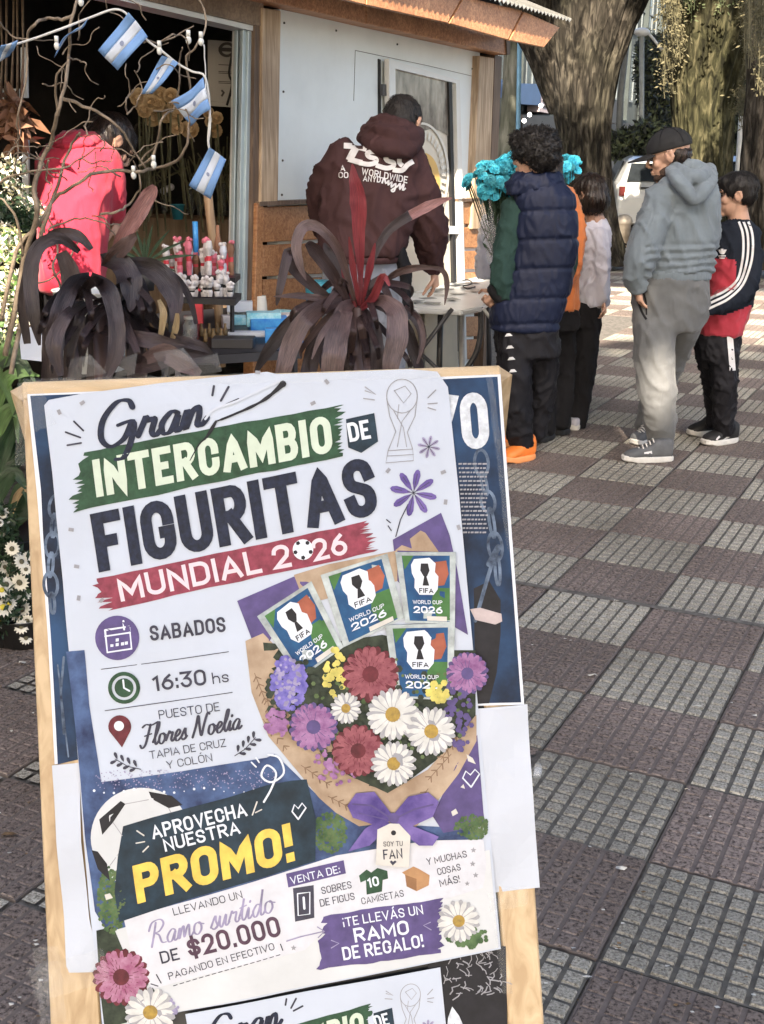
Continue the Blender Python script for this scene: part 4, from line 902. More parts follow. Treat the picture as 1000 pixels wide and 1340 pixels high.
def remesh(b, name, m_, parent, vox=.012, smooth=2, fn=None):
    me = bpy.data.meshes.new(name); me.from_pydata(b.V, [], b.F)
    bm = bmesh.new(); bm.from_mesh(me); bmesh.ops.recalc_face_normals(bm, faces=bm.faces); bm.to_mesh(me); bm.free()
    o = bpy.data.objects.new('tmp', me); COL.objects.link(o)
    r_ = o.modifiers.new('r', 'REMESH'); r_.mode = 'VOXEL'; r_.voxel_size = vox
    if smooth: s_ = o.modifiers.new('s', 'SMOOTH'); s_.factor = .5; s_.iterations = smooth
    dg = bpy.context.evaluated_depsgraph_get(); dg.update(); me2 = bpy.data.meshes.new_from_object(o.evaluated_get(dg)); bpy.data.objects.remove(o); bpy.data.meshes.remove(me)
    if fn:
        nr = [v.normal.copy() for v in me2.vertices]
        for v, n_ in zip(me2.vertices, nr): v.co = v.co+n_*fn(v.co, n_)
    me2.name = name; me2.materials.clear(); me2.update()
    return link(name, me2, m_, parent, True)
def topx(p):
    d = p-CAM; w_ = d.dot(FW); return 500+FPX*d.dot(RT)/w_, 670-FPX*d.dot(UP)/w_
def folds(amp, sx, sz, seed=0, ridge=True):
    def f(co, n_):
        wv = Vector((noise.noise(co*4+Vector((seed, 0, 0))), 0, noise.noise(co*4+Vector((0, seed, 3)))))*.09
        q = Vector(((co.x+wv.x)*sx*1.35+seed, co.y*sx*1.35, (co.z+wv.z)*sz*1.35+co.x*sx*.7)); v = noise.noise(q); r1 = max(0, 1-abs(v)*3.2)**2; v2 = noise.noise(q*2.1+Vector((7, 1, 2))); r2 = max(0, 1-abs(v2)*3)**2
        return amp*(r1*1.15+r2*.45-.42+.5*noise.noise(co*5))
    return f
def bvh(o):
    mw = worldmat(o); me = o.data
    return BVHTree.FromPolygons([mw @ v.co for v in me.vertices], [tuple(p.vertices) for p in me.polygons])
def decal(tree_, polys, name, m_, par, off=.003, cell=6.0):
    """flat cut-out shapes read in the photo, laid onto a surface"""
    bm = bmesh.new()
    for p in polys:
        try: bm.faces.new([bm.verts.new((x, y, 0)) for x, y in p])
        except ValueError: pass
    if len(polys) < 60:
        xs = [v.co.x for v in bm.verts]; ys = [v.co.y for v in bm.verts]
        for ax, l_, h_ in ((0, min(xs), max(xs)), (1, min(ys), max(ys))):
            k = math.floor(l_/cell)+1
            while k*cell < h_:
                bmesh.ops.bisect_plane(bm, geom=bm.verts[:]+bm.edges[:]+bm.faces[:], plane_co=((k*cell, 0, 0) if ax == 0 else (0, k*cell, 0)), plane_no=((1, 0, 0) if ax == 0 else (0, 1, 0)), dist=1e-5); k += 1
    bmesh.ops.triangulate(bm, faces=bm.faces[:]); dead = []
    for v in bm.verts:
        d = ray(v.co.x, v.co.y).normalized(); h_, n_, i_, dist = tree_.ray_cast(CAM, d)
        if h_ is None: dead.append(v)
        else: v.co = h_-d*off
    bmesh.ops.delete(bm, geom=dead, context='VERTS')
    me = bpy.data.meshes.new(name); bm.to_mesh(me); bm.free(); return link(name, me, m_, par, True)
def glyph_polys(txt, bl, br, h, bold, up=None, lean=0):
    V, F, _ = textmap(txt, bl, br, h, bold, lean, up); return [[V[i] for i in f] for f in F]
def line_polys(pts, w_):
    V, F = strokemesh([(pts, w_)], 1); return [[V[i] for i in f] for f in F[:len(pts)-1]]
def cloth(name, c, var=.12, rough=.85, bump=.25, bs=350, **k): M[name] = mat(name, c, rough, var, 5, bump, bs, sheen=(.15 if max(c) > .1 else 0), spec=(.2 if max(c) > .03 else .08), wrinkle=k.pop('wrinkle', .55), **k); return M[name]
cloth('maroon_fleece', (.056, .028, .030)); cloth('grey_jeans', (.20, .22, .27), .2); cloth('black_cloth', (.018, .018, .021)); cloth('red_polar', (.50, .035, .07), .08, wrinkle=.25)
cloth('navy_shell', (.012, .017, .042), .15, .5, .1); cloth('green_fleece', (.022, .050, .045)); cloth('orange_cloth', (.62, .20, .07)); cloth('white_cotton', (.50, .50, .58), .05)
cloth('grey_fleece', (.155, .188, .218), .10); cloth('grey_jogger', (.125, .13, .136), .10, wrinkle=.3); cloth('black_track', (.018, .018, .022), .1, .5); cloth('dark_jersey', (.016, .020, .030)); cloth('red_jersey', (.36, .035, .055)); cloth('print_white', (.62, .62, .64), .04)
M['skin'] = mat('skin', (.48, .29, .21), .55, .08, 9, sss=.08); M['hair'] = mat('dark_hair', (.008, .006, .006), .6, .4, 60, .5, 160, stretch=(1, 1, .2)); M['hairb'] = mat('brown_hair', (.022, .013, .010), .38, .5, 60, .5, 140, stretch=(1, 1, .25))
M['beard'] = mat('reddish_beard', (.055, .030, .020), .8, .3, 80, .6, 200); M['rubber_white'] = mat('white_rubber_sole', (.58, .57, .55), .6, .08, 20); M['shoe_orange'] = mat('orange_shoe', (.80, .22, .04), .5, .08, 10); M['shoe_orange_l'] = mat('orange_shoe_sole', (.85, .33, .12), .5, .08, 10)
M['shoe_grey'] = mat('grey_suede', (.10, .105, .115), .9, .15, 20, .2, 200); M['shoe_black'] = mat('black_mesh_shoe', (.015, .015, .017), .7, .2, 20); M['cap'] = mat('black_cap_cloth', (.011, .011, .012), .85, .2, 30, .2, 300); M['zip'] = mat('zip_metal', (.3, .3, .3), .35, metal=.8)
M['eye'] = mat('eye_dark', (.02, .015, .012), .2)
def hand(b, wrist, direc, palmn, s=1.0, curl=.5):
    """palm, four bent fingers and a thumb, as overlapping rounded tubes"""
    d = direc.normalized(); nrm = (palmn-d*palmn.dot(d)).normalized(); side = d.cross(nrm)
    b.tube([wrist-d*.02*s, wrist+d*.03*s, wrist+d*.085*s], [.026*s, .036*s, .038*s], 10, True, .55)
    for k, (L_, o) in enumerate(((.068, -.030), (.078, -.010), (.073, .011), (.056, .030))):
        p = wrist+d*.078*s+side*o*s; pts = [p-d*.02*s, p]; a = 0
        for seg in (.45, .32, .23):
            a += curl*.75; dd = d*math.cos(a)+nrm*math.sin(a); p = p+dd*L_*seg*s; pts.append(p)
        b.tube(pts, [.0095*s, .0095*s, .0085*s, .008*s, .0065*s], 8)
    p = wrist+d*.025*s-side*.03*s; b.tube([p, p+(d*.6-side*.7)*.03*s, p+(d*.75-side*.7+nrm*.4)*.055*s, p+(d*1.1-side*.55+nrm*.7)*.075*s], [.013*s, .012*s, .010*s, .007*s], 8)
def head(name, parent, c, fdir, s=1.0, up=Vector((0, 0, 1)), m_='skin', neck=None, features=True):
    """head centred at c facing fdir: skull, jaw, nose, lips, ears, neck as one skin surface"""
    f = fdir.normalized(); u = (up-f*up.dot(f)).normalized(); l = u.cross(f)
    b = MB()
    def ell(o, r3):
        n0 = len(b.V); b.ball((0, 0, 0), 1, 16, 12)
        for i in range(n0, len(b.V)):
            v = b.V[i]; b.V[i] = tuple(c+f*(o[0]+v[0]*r3[0])*s+l*(o[1]+v[1]*r3[1])*s+u*(o[2]+v[2]*r3[2])*s)
    ell((-.012, 0, .030), (.098, .076, .090)); ell((.028, 0, -.045), (.058, .052, .068)); ell((.066, 0, -.092), (.022, .026, .020)); ell((.075, 0, .028), (.016, .052, .014)); ell((.052, .034, -.02), (.028, .024, .028)); ell((.052, -.034, -.02), (.028, .024, .028))
    b.tube([c+(f*.088+u*.022)*s, c+(f*.104-u*.006)*s, c+(f*.108-u*.022)*s], [.007*s, .009*s, .011*s], 8); ell((.097, 0, -.026), (.013, .015, .008))
    ell((.088, 0, -.052), (.012, .024, .007)); ell((.086, 0, -.064), (.012, .021, .008))
    for sd in (1, -1):
        b.tube([c+(-f*.002+l*sd*.076+u*.022)*s, c+(-f*.020+l*sd*.088+u*.020)*s, c+(-f*.026+l*sd*.086-u*.004)*s, c+(-f*.010+l*sd*.080-u*.030)*s], [.010*s, .011*s, .010*s, .008*s], 8)
        ell((-.004, .080*sd, .000), (.016, .010, .026))
    if neck is not None: b.tube([c+(-f*.02-u*.04)*s, c*.5+neck*.5, neck], [.052*s, .054*s, .062*s], 14)
    o = remesh(b, name, M[m_], parent, .005, 1)
    if features:
        e = MB()
        for sd in (1, -1): e = MB(); e.ball(c+(f*.080+l*sd*.032+u*.008)*s, .0095*s, 8, 6); e.build('eye', M['eye'], o, True)
        for sd in (1, -1): e = MB(); e.tube([c+(f*.094+l*sd*.014+u*.028)*s, c+(f*.093+l*sd*.033+u*.036)*s, c+(f*.078+l*sd*.052+u*.030)*s], [.004*s, .005*s, .003*s], 6); e.build('eyebrow', M['hair'], o, True)
    return o, f, l, u
def shoe(parent, name, heel, toe, m_, sole, s=1.0, h=.105, w_=.048, laces=None, swoosh=None):
    heel = Vector(heel); toe = Vector(toe); d = (toe-heel); L_ = d.length; d.normalize(); sd = Vector((0, 0, 1)).cross(d)
    z0 = min(heel.z, toe.z); b = MB(); rg = []
    prof = [(0.0, .62, .95), (.06, .80, 1.0), (.20, .86, 1.02), (.34, .84, .98), (.48, .86, .74), (.64, .98, .58), (.80, 1.0, .48), (.92, .82, .38), (1.0, .45, .25)]
    for t, w2, hh in prof:
        c = heel+d*(t*L_); zc = z0+.018+hh*h*.5; c.z = zc; rg.append((c, sd*(w_*w2), Vector((0, 0, hh*h*.5))))
    loft(b, rg, 16, .8); o = remesh(b, name, m_, parent, .006, 1)
    b = MB(); V = []; F = []; n = 24; out = []
    for k in range(n):
        a = 2*math.pi*k/n; t = .5-.53*math.cos(a); ww = w_*(1.04 if t > .5 else .92)*(abs(math.sin(a))**.6)*(1 if math.sin(a) >= 0 else -1); out.append((heel+d*(t*L_)+sd*ww))
    for z, e in ((.001, .96), (.008, 1.03), (.026, 1.03), (.032, .97)):
        cc = (heel+toe)/2
        for p in out: q = cc+(p-cc)*e; q.z = z0+z+(.006 if (p-heel).dot(d)/L_ > .85 else 0); V.append(q)
    for i in range(3):
        for k in range(n): F.append((i*n+k, i*n+(k+1) % n, (i+1)*n+(k+1) % n, (i+1)*n+k))
    F.append(tuple(range(n-1, -1, -1))); F.append(tuple(range(3*n, 4*n))); b.add(V, F); b.build('sole', sole, o, False)
    if laces:
        b = MB()
        for k in range(5):
            t = .42+.07*k; c = heel+d*(t*L_); zz = z0+.02+h*(.92-.11*k); c.z = zz
            b.tube([c-sd*w_*.55+Vector((0, 0, -.008)), c+Vector((0, 0, .006)), c+sd*w_*.55+Vector((0, 0, -.008))], .004, 6)
        b.build('laces', laces, o, True)
    return o
def hairshell(name, parent, c, f, l, u, s, parts, m_, n=900, ln=.035, curl=False, seed=1, vox=.009, amp=.006, fr=40):
    b = MB()
    for o, r3 in parts:
        n0 = len(b.V); b.ball((0, 0, 0), 1, 18, 12)
        for i in range(n0, len(b.V)):
            v = b.V[i]; b.V[i] = tuple(c+f*(o[0]+v[0]*r3[0])*s+l*(o[1]+v[1]*r3[1])*s+u*(o[2]+v[2]*r3[2])*s)
    if curl:
        rn = random.Random(seed)
        for _ in range(230):
            o, r3 = parts[rn.randrange(len(parts))]; q = Vector((rn.gauss(0, 1), rn.gauss(0, 1), rn.gauss(0, 1))).normalized()
            if q.z < -.45: continue
            p = c+f*(o[0]+q[0]*r3[0])*s+l*(o[1]+q[1]*r3[1])*s+u*(o[2]+q[2]*r3[2])*s; b.ball(p, rn.uniform(.009, .019)*s, 8, 6)
    def fn(co, n_):
        q = Vector((co.x*fr, co.y*fr, co.z*fr*(.35 if not curl else 1))); return amp*noise.noise(q)
    o = remesh(b, name, M[m_], parent, vox, 1, fn)
    # loose strands
    rn = random.Random(seed); st = MB(); vs_ = o.data.vertices
    for _ in range(n):
        v = vs_[rn.randrange(len(vs_))]; nn = v.normal
        down_ = Vector((0, 0, -1)); t = (down_-nn*down_.dot(nn)); t = t.normalized() if t.length > .1 else nn.orthogonal().normalized()
        if curl: t = (t+Vector((rn.gauss(0, 1), rn.gauss(0, 1), rn.gauss(0, 1)))).normalized()
        a = v.co-nn*.002; L_ = ln*rn.uniform(.5, 1.2)
        if curl:
            q = nn.cross(t).normalized(); r_ = .006; pts = [a+nn*(.004+.005*math.sin(k*1.3))+t*(L_*k/5)*.6+q*r_*math.sin(k*1.9) for k in range(6)]
            st.tube(pts, .0016, 3, False)
        else: st.tube([a, a+t*L_*.5+nn*.004, a+t*L_+nn*.002+nn*rn.uniform(-.002, .004)], [.0016, .0014, .0006], 3, False)
    st.build('strands', M[m_], o)['kind'] = 'stuff'
    return o
def sole_pt(x, y): return G(x, y)
X = Vector((1, 0, 0)); Yv = Vector((0, 1, 0)); Z = Vector((0, 0, 1))
# ---------------- young man in the maroon hoodie, seen from behind, bending over the table
Y = 5.75
p1 = thing('person', 'person in a maroon hooded sweatshirt seen from behind, leaning over the white table', 'person', (P(490, 400, Y).x, Y, 0))
c = P(527, 163, Y-.02+.12); hd, f, l, u = head('body', p1, c, Vector((.35, .85, -.55)), 1.0, neck=P(512, 195, Y+.02))
hairshell('hair', p1, c, f, l, u, 1.0, [((-.018, 0, .030), (.104, .086, .098)), ((-.05, 0, -.01), (.066, .078, .08))], 'hair', 900, .03, False, 3)
b = MB()
lpx(b, Y, [(506, 184, 20, .07), (500, 198, 44, .11), (496, 218, 58, .135), (485, 252, 61, .14, -.03), (480, 290, 59, .14, -.06), (475, 318, 55, .14, -.08), (472, 334, 51, .13, -.09)], 26)
tpx(b, Y, [(450, 202, 21, .02), (428, 240, 20, .05), (423, 278, 19, .12), (437, 312, 17, .24)])
tpx(b, Y, [(532, 210, 24, .02), (551, 255, 22, -.01), (561, 296, 23, .03), (565, 326, 19, .12), (568, 350, 12, .2)])
fw = folds(.015, 7, 4, 4)
hood_o = remesh(b, 'hoodie', M['maroon_fleece'], p1, .013, 3, fw)
b = MB()
tpx(b, Y, [(474, 180, 7, .04), (486, 187, 10, -.06), (508, 195, 11, -.13), (532, 196, 11, -.11), (548, 182, 8, .0)]); tpx(b, Y, [(480, 172, 8, .05), (492, 170, 10, -.02), (512, 176, 12, -.10), (534, 180, 11, -.08), (548, 172, 7, .02)]); tpx(b, Y, [(484, 164, 6, .08), (500, 158, 8, .02), (520, 164, 9, -.05), (540, 170, 7, -.01)])
hd2 = remesh(b, 'hood', M['maroon_fleece'], hood_o, .008, 2, folds(.006, 9, 9, 11))
b = MB(); lpx(b, Y, [(474, 335, 49, .125, -.09), (472, 343, 47, .12, -.09)], 26); remesh(b, 'waistband', M['maroon_fleece'], hood_o, .009, 1)
b = MB()
tpx(b, Y, [(450, 345, 28, -.05), (448, 440, 27, -.02), (446, 560, 19, .0), (446, 600, 15, .0)]); tpx(b, Y, [(498, 345, 28, -.05), (508, 430, 27, .0), (508, 520, 18, .08), (508, 590, 15, .1)])
lpx(b, Y, [(474, 335, 46, .12, -.06), (474, 380, 50, .13, -.05)])
remesh(b, 'jeans', M['grey_jeans'], p1, .014, 2, folds(.010, 8, 6, 2))
b = MB(); tpx(b, Y, [(520, 322, 14, -.10), (528, 352, 16, -.08), (530, 388, 14, -.05), (526, 420, 9, -.03)], 12, .6); remesh(b, 'waist_bag', M['black_cloth'], p1, .010, 2, folds(.006, 12, 9, 1))
b = MB(); wr = P(568, 352, Y+.2); hand(b, wr, Vector((.1, .25, -1)), Vector((-1, .2, 0)), 1.0, .45)
remesh(b, 'hand', M['skin'], hd, .0045, 1)
b = MB(); lpx(b, Y+.2, [(568, 343, 13, .05), (568, 354, 12, .048)], 16); remesh(b, 'cuff', M['maroon_fleece'], hood_o, .007, 1)
for x_ in (446, 508):
    g_ = P(x_, 600, Y); shoe(p1, 'shoe', (g_.x, g_.y-.08+(.1 if x_ > 450 else 0), 0), (g_.x+.03, g_.y+.19, 0), M['shoe_black'], M['rubber_white'])
tr = bvh(hood_o)
def arcmap(pl, cx, k):      # lettering bows slightly
    return [[(x, y+k*((x-cx)/45)**2) for x, y in p] for p in pl]
big = [[(x, y-(.0)) for x, y in p] for p in glyph_polys('T', (449, 210), (480, 213), 24, .10)]
s1 = [(477, 189), (496, 192), (500, 199), (488, 197), (486, 201), (497, 205), (503, 210), (500, 217), (484, 217), (466, 214), (469, 207), (485, 210), (487, 208), (478, 204), (473, 199)]
s2_ = [(x+24, y+4.5) for x, y in s1]
tp = [(449, 187), (480, 188), (478, 196), (469, 196), (464, 207), (470, 208), (466, 214), (450, 211), (458, 195), (447, 194)]
yp = [(519, 199), (527, 200), (524, 212), (533, 203), (541, 215), (534, 222), (522, 224), (508, 221), (514, 216), (517, 208)]
def tri(poly):
    bm = bmesh.new(); f_ = bm.faces.new([bm.verts.new((x, y, 0)) for x, y in poly]); bmesh.ops.triangulate(bm, faces=[f_]); o_ = [[(v.co.x, v.co.y) for v in q.verts] for q in bm.faces]; bm.free(); return o_
for k_, (st, w_) in enumerate((([(450, 190.5), (465, 191.5), (480, 195)], 7.5), ([(466, 193), (461, 202), (457, 210)], 9.5), ([(456, 208), (466, 211), (474, 213)], 7), ([(500, 201), (490, 198.5), (481, 200), (483, 205), (492, 208), (491, 213), (482, 215), (470, 213)], 6.2), ([(524, 206), (513, 203), (505, 205), (507, 210), (515, 213), (514, 218), (505, 220), (492, 216)], 6.2), ([(523, 206), (523, 213), (527, 217)], 6), ([(541, 211), (533, 216), (526, 223), (514, 222)], 6.5))):
    decal(tr, line_polys(cr([(x, y, 0) for x, y in st], 4), w_), 'back_lettering', M['print_white'], hood_o, .0060+.0006*k_, 5)
decal(tr, glyph_polys('A', (445, 224), (452, 224), 8.5, .035)+glyph_polys('WORLDWIDE', (473, 228), (533, 240), 9, .03, up=(.12, -1)), 'back_lettering', M['print_white'], hood_o, .006, 5)
decal(tr, glyph_polys('CO', (443, 233), (456, 233), 8, .03)+glyph_polys('ANYD', (475, 237), (498, 239), 8, .03), 'back_lettering', M['print_white'], hood_o, .006, 5)
sc_ = []
for st in ([(500, 240), (503, 232), (505, 240), (509, 236), (508, 242), (513, 238), (512, 245), (518, 240), (516, 250), (512, 249), (520, 244), (524, 240), (523, 248), (529, 240), (527, 249), (531, 246)],): sc_ += line_polys(cr([(x, y, 0) for x, y in st], 3), 2.2)
decal(tr, sc_, 'back_lettering', M['print_white'], hood_o, .006, 5)
# ---------------- woman in red inside the kiosk, bending
Y = 5.55
Y = 5.25
p2 = thing('person', 'person in a bright pink-red fleece jacket bending over inside the flower kiosk', 'person', (P(110, 300, Y).x, Y, 0))
c = P(146, 188, Y+.12); hd, f, l, u = head('body', p2, c, Vector((.6, .45, -.75)), 1.0, neck=P(118, 196, Y+.05))
hairshell('hair', p2, c, f, l, u, 1.0, [((-.02, 0, .025), (.105, .088, .1)), ((-.05, 0, -.03), (.07, .08, .09))], 'hairb', 500, .05, False, 5)
b = MB()
lpx(b, Y, [(112, 178, 20, .06, .05), (104, 190, 38, .13, .02), (100, 214, 46, .15), (98, 250, 48, .16, -.02), (96, 290, 43, .16, -.04), (95, 330, 40, .15, -.05), (95, 380, 40, .15, -.05)], 24)
tpx(b, Y, [(136, 208, 20, 0), (146, 238, 17, .03), (151, 262, 15, .08), (150, 285, 11, .15)])
tpx(b, Y, [(68, 215, 18, .0), (60, 255, 16, .08), (66, 290, 12, .2)])
red_o = remesh(b, 'fleece_jacket', M['red_polar'], p2, .013, 4, folds(.008, 6, 4, 8))
b = MB(); lpx(b, Y, [(104, 172, 18, .06, .02), (103, 179, 29, .10, 0), (100, 188, 30, .10, -.03), (96, 196, 20, .07, -.05)], 20); remesh(b, 'jacket_hood', M['red_polar'], red_o, .010, 2, folds(.010, 12, 12, 2))
b = MB(); wr = P(150, 290, Y+.15); hand(b, wr, Vector((.2, .1, -1)), Vector((-1, .3, 0)), .95, .5); remesh(b, 'hand', M['skin'], hd, .005, 1)
b = MB(); tpx(b, Y, [(82, 370, 24, 0), (82, 480, 20, 0), (82, 620, 14, 0)]); tpx(b, Y, [(112, 370, 24, 0), (114, 480, 20, 0), (114, 620, 14, 0)]); remesh(b, 'trousers', M['black_cloth'], p2, .014, 2)
# ---------------- boy in the navy puffer vest
Y = G(685, 600).y
p3 = thing('person', 'curly-haired person in a navy quilted vest and black tracksuit trousers with orange shoes', 'person', (G(685, 600).x, Y, 0))
c = P(697, 205, Y); fd = Vector((-.85, .62, -.12)); hd, f, l, u = head('body', p3, c, fd, .98, neck=P(705, 250, Y+.01))
hairshell('curly_hair', p3, c, f, l, u, .98, [((-.025, 0, .045), (.118, .104, .100)), ((-.058, 0, .0), (.080, .096, .085)), ((.030, 0, .080), (.075, .085, .055))], 'hair', 1500, .03, True, 5, .008, .008, 60)
b = MB()
lpx(b, Y, [(706, 238, 28, .085), (712, 256, 37, .12), (714, 285, 38, .135), (712, 320, 41, .14), (704, 355, 44, .145), (694, 390, 46, .15), (687, 418, 44, .145), (686, 430, 43, .14)], 28, .8)
def quilt(co, n_):
    x, y = topx(co); yy = y+(x-700)*.03
    seams = [276, 314, 352, 391, 424]; d_ = min(abs(yy-s_) for s_ in seams); v = -.010*math.exp(-(d_/2.2)**2)+.003*min(1, d_/12)
    q = Vector((co.x*16, co.y*16, co.z*9+co.x*12)); return v+.004*noise.noise(q)+.005*max(0, 1-abs(noise.noise(q*1.7))*3)
vest = remesh(b, 'puffer_vest', M['navy_shell'], p3, .010, 1, quilt)
b = MB(); lpx(b, Y, [(702, 227, 30, .09, .01), (700, 240, 36, .105, 0), (700, 251, 35, .10, 0)], 24, .9); lpx(b, Y, [(683, 246, 17, .06, -.03), (682, 254, 17, .06, -.03)], 16)
remesh(b, 'stand_collar', M['navy_shell'], vest, .009, 2, folds(.010, 13, 10, 3))
b = MB(); tpx(b, Y, [(676, 275, 18, .0), (668, 310, 18, -.02), (660, 348, 17, -.06), (658, 372, 15, -.08), (668, 385, 13, -.06)])
slv = remesh(b, 'sleeve', M['green_fleece'], p3, .011, 2, folds(.012, 11, 7, 6))
b = MB(); tpx(b, Y, [(646, 378, 9, -.07), (656, 386, 12, -.07), (668, 388, 12, -.05)]); remesh(b, 'cuff', M['black_cloth'], slv, .009, 1)
b = MB(); hand(b, P(650, 382, Y-.06), Vector((-.5, .3, -.6)), Vector((.3, 1, 0)), .9, .9); remesh(b, 'hand', M['skin'], hd, .005, 1)
b = MB(); tpx(b, Y, [(738, 300, 15, .10), (742, 345, 14, .14), (728, 380, 12, .1)]); remesh(b, 'sleeve', M['green_fleece'], p3, .012, 2)
b = MB(); lpx(b, Y, [(690, 418, 40, .13), (690, 445, 41, .14), (692, 465, 40, .14)])
tpx(b, Y, [(674, 450, 23, -.05), (674, 510, 21, -.07), (680, 560, 18, -.04), (684, 581, 15, -.02)]); tpx(b, Y, [(706, 450, 25, .06), (708, 510, 20, .10), (704, 550, 15, .12), (704, 566, 13, .12)])
tk = remesh(b, 'track_trousers', M['black_track'], p3, .012, 2, folds(.012, 9, 7, 5))
tr = bvh(tk)
for y_ in (438, 454, 469, 485):
    x_ = 665+(y_-438)*.12; decal(tr, [[(x_-4.5, y_+2.5), (x_-2, y_-1.5), (x_+2.5, y_-2), (x_+6, y_+1.5)]], 'trouser_print', M['print_white'], tk, .004)
def gx(x, y, dz=0): v = G(x, y); v.z = dz; return v
shoe(p3, 'shoe', gx(697, 600), gx(660, 606), M['shoe_orange'], M['shoe_orange_l'], h=.12)
bpy.context.view_layer.update()
shoe(p3, 'shoe', gx(690, 578), gx(655, 586), M['shoe_orange'], M['shoe_orange_l'], h=.12)
# ---------------- person in orange behind the vest
Y4 = Y+.42; Y = Y4
p4 = thing('person', 'mostly hidden person in an orange shirt and black trousers behind the navy vest', 'person', (P(725, 500, Y).x, Y, 0))
c = P(712, 222, Y); hd, f, l, u = head('body', p4, c, Vector((-.7, .7, -.1)), .92, neck=P(722, 256, Y))
hairshell('hair', p4, c, f, l, u, .92, [((-.02, 0, .03), (.103, .086, .095)), ((-.05, 0, -.02), (.066, .078, .08))], 'hairb', 200, .03, False, 6)
b = MB(); lpx(b, Y, [(724, 246, 24, .08), (730, 268, 30, .11), (733, 300, 29, .12), (728, 345, 28, .12), (728, 395, 29, .13), (728, 404, 28, .13)])
tpx(b, Y, [(742, 262, 14, -.05), (752, 300, 14, -.08), (750, 345, 12, -.12), (738, 372, 9, -.14)])
remesh(b, 'orange_shirt', M['orange_cloth'], p4, .012, 2, folds(.009, 10, 7, 3))
b = MB(); hand(b, P(738, 372, Y-.14), Vector((-.7, .3, -.5)), Vector((0, 1, 0)), .85, .6); remesh(b, 'hand', M['skin'], hd, .005, 1)
b = MB(); lpx(b, Y, [(730, 398, 27, .12), (730, 430, 27, .12)]); tpx(b, Y, [(716, 430, 17, 0), (712, 500, 15, 0), (714, 560, 13, 0)]); tpx(b, Y, [(740, 430, 15, .05), (738, 500, 13, .06), (734, 552, 12, .06)])
remesh(b, 'trousers', M['black_cloth'], p4, .012, 2, folds(.009, 9, 7, 5))
shoe(p4, 'shoe', gx(722, 573), gx(698, 580), M['shoe_black'], M['shoe_black'], h=.10); shoe(p4, 'shoe', gx(742, 566), gx(722, 570), M['shoe_black'], M['shoe_black'], h=.10)
# ---------------- girl in the white top
Y = G(750, 556).y
p5 = thing('person', 'child with a dark bob haircut in a white long top and wide black trousers', 'person', (P(757, 500, Y).x, Y, 0))
c = P(769, 256, Y); hd, f, l, u = head('body', p5, c, Vector((-.75, .62, -.2)), .93, neck=P(783, 300, Y))
hairshell('hair', p5, c, f, l, u, .93, [((-.015, 0, .035), (.110, .098, .098)), ((-.045, 0, -.025), (.085, .098, .085)), ((.01, .055, -.03), (.06, .03, .07)), ((.01, -.055, -.03), (.06, .03, .07))], 'hairb', 1400, .06, False, 8)
b = MB(); lpx(b, Y, [(781, 288, 12, .05), (779, 298, 19, .09), (777, 320, 20, .10), (777, 350, 20, .11), (776, 380, 21, .12), (774, 399, 22, .12)], 22)
tpx(b, Y, [(783, 305, 11, -.06), (787, 340, 11, -.09), (788, 375, 9, -.10), (789, 394, 6, -.10)])
tpx(b, Y, [(768, 305, 12, .03), (764, 345, 11, .0), (760, 378, 9, -.05)])
remesh(b, 'white_top', M['white_cotton'], p5, .010, 2, folds(.010, 13, 7, 3))
b = MB(); hand(b, P(790, 396, Y-.1), Vector((.1, -.1, -1)), Vector((-1, 0, 0)), .7, .7); remesh(b, 'hand', M['skin'], hd, .005, 1)
b = MB(); lpx(b, Y, [(762, 395, 24, .12), (762, 425, 25, .13)]); tpx(b, Y, [(752, 430, 19, .06), (750, 490, 17, .08), (747, 548, 17, .08)]); tpx(b, Y, [(768, 430, 17, -.04), (760, 490, 17, -.05), (752, 550, 17, -.05)])
remesh(b, 'wide_trousers', M['black_cloth'], p5, .012, 2, folds(.010, 10, 5, 5))
shoe(p5, 'shoe', gx(757, 563), gx(727, 559), M['white_cotton'], M['rubber_white'], h=.055, w_=.034); shoe(p5, 'shoe', gx(766, 556), gx(745, 554), M['rubber_white'], M['rubber_white'], h=.07, w_=.04)
# ---------------- man in the grey hooded sweatshirt and cap
Y = 6.22
Y = G(850, 598).y
p6 = thing('person', 'bearded person in a black cap, blue-grey hooded sweatshirt and grey joggers, hand in pocket', 'person', (P(860, 500, Y).x, Y, 0))
c = P(875, 205, Y); hd, f, l, u = head('body', p6, c, Vector((-.95, .28, -.28)), 1.02, neck=P(893, 246, Y+.01))
b = MB()
def loc(a, b2, c2): return c+(f*a+l*b2+u*c2)*1.02
for o_, r3 in (((.056, 0, -.086), (.036, .042, .026)), ((.020, .046, -.066), (.036, .009, .026)), ((.020, -.046, -.066), (.036, .009, .026)), ((.092, 0, -.046), (.007, .022, .004))):
    n0 = len(b.V); b.ball((0, 0, 0), 1, 14, 10)
    for i in range(n0, len(b.V)): v = b.V[i]; b.V[i] = tuple(loc(o_[0]+v[0]*r3[0], o_[1]+v[1]*r3[1], o_[2]+v[2]*r3[2]))
remesh(b, 'beard', M['beard'], p6, .005, 1, lambda co, n_: .003*noise.noise(co*90))
hairshell('hair', p6, c, f, l, u, 1.02, [((-.045, 0, -.005), (.066, .078, .055))], 'hairb', 500, .02, False, 4)
b = MB(); n0 = 0; b.ball((0, 0, 0), 1, 22, 14)
for i in range(len(b.V)): v = b.V[i]; b.V[i] = tuple(loc(-.012+v[0]*.112, v[1]*.090, .040+max(v[2], -.12)*.094))
cap = remesh(b, 'cap', M['cap'], p6, .007, 1)
b = MB(); V = []; F = []
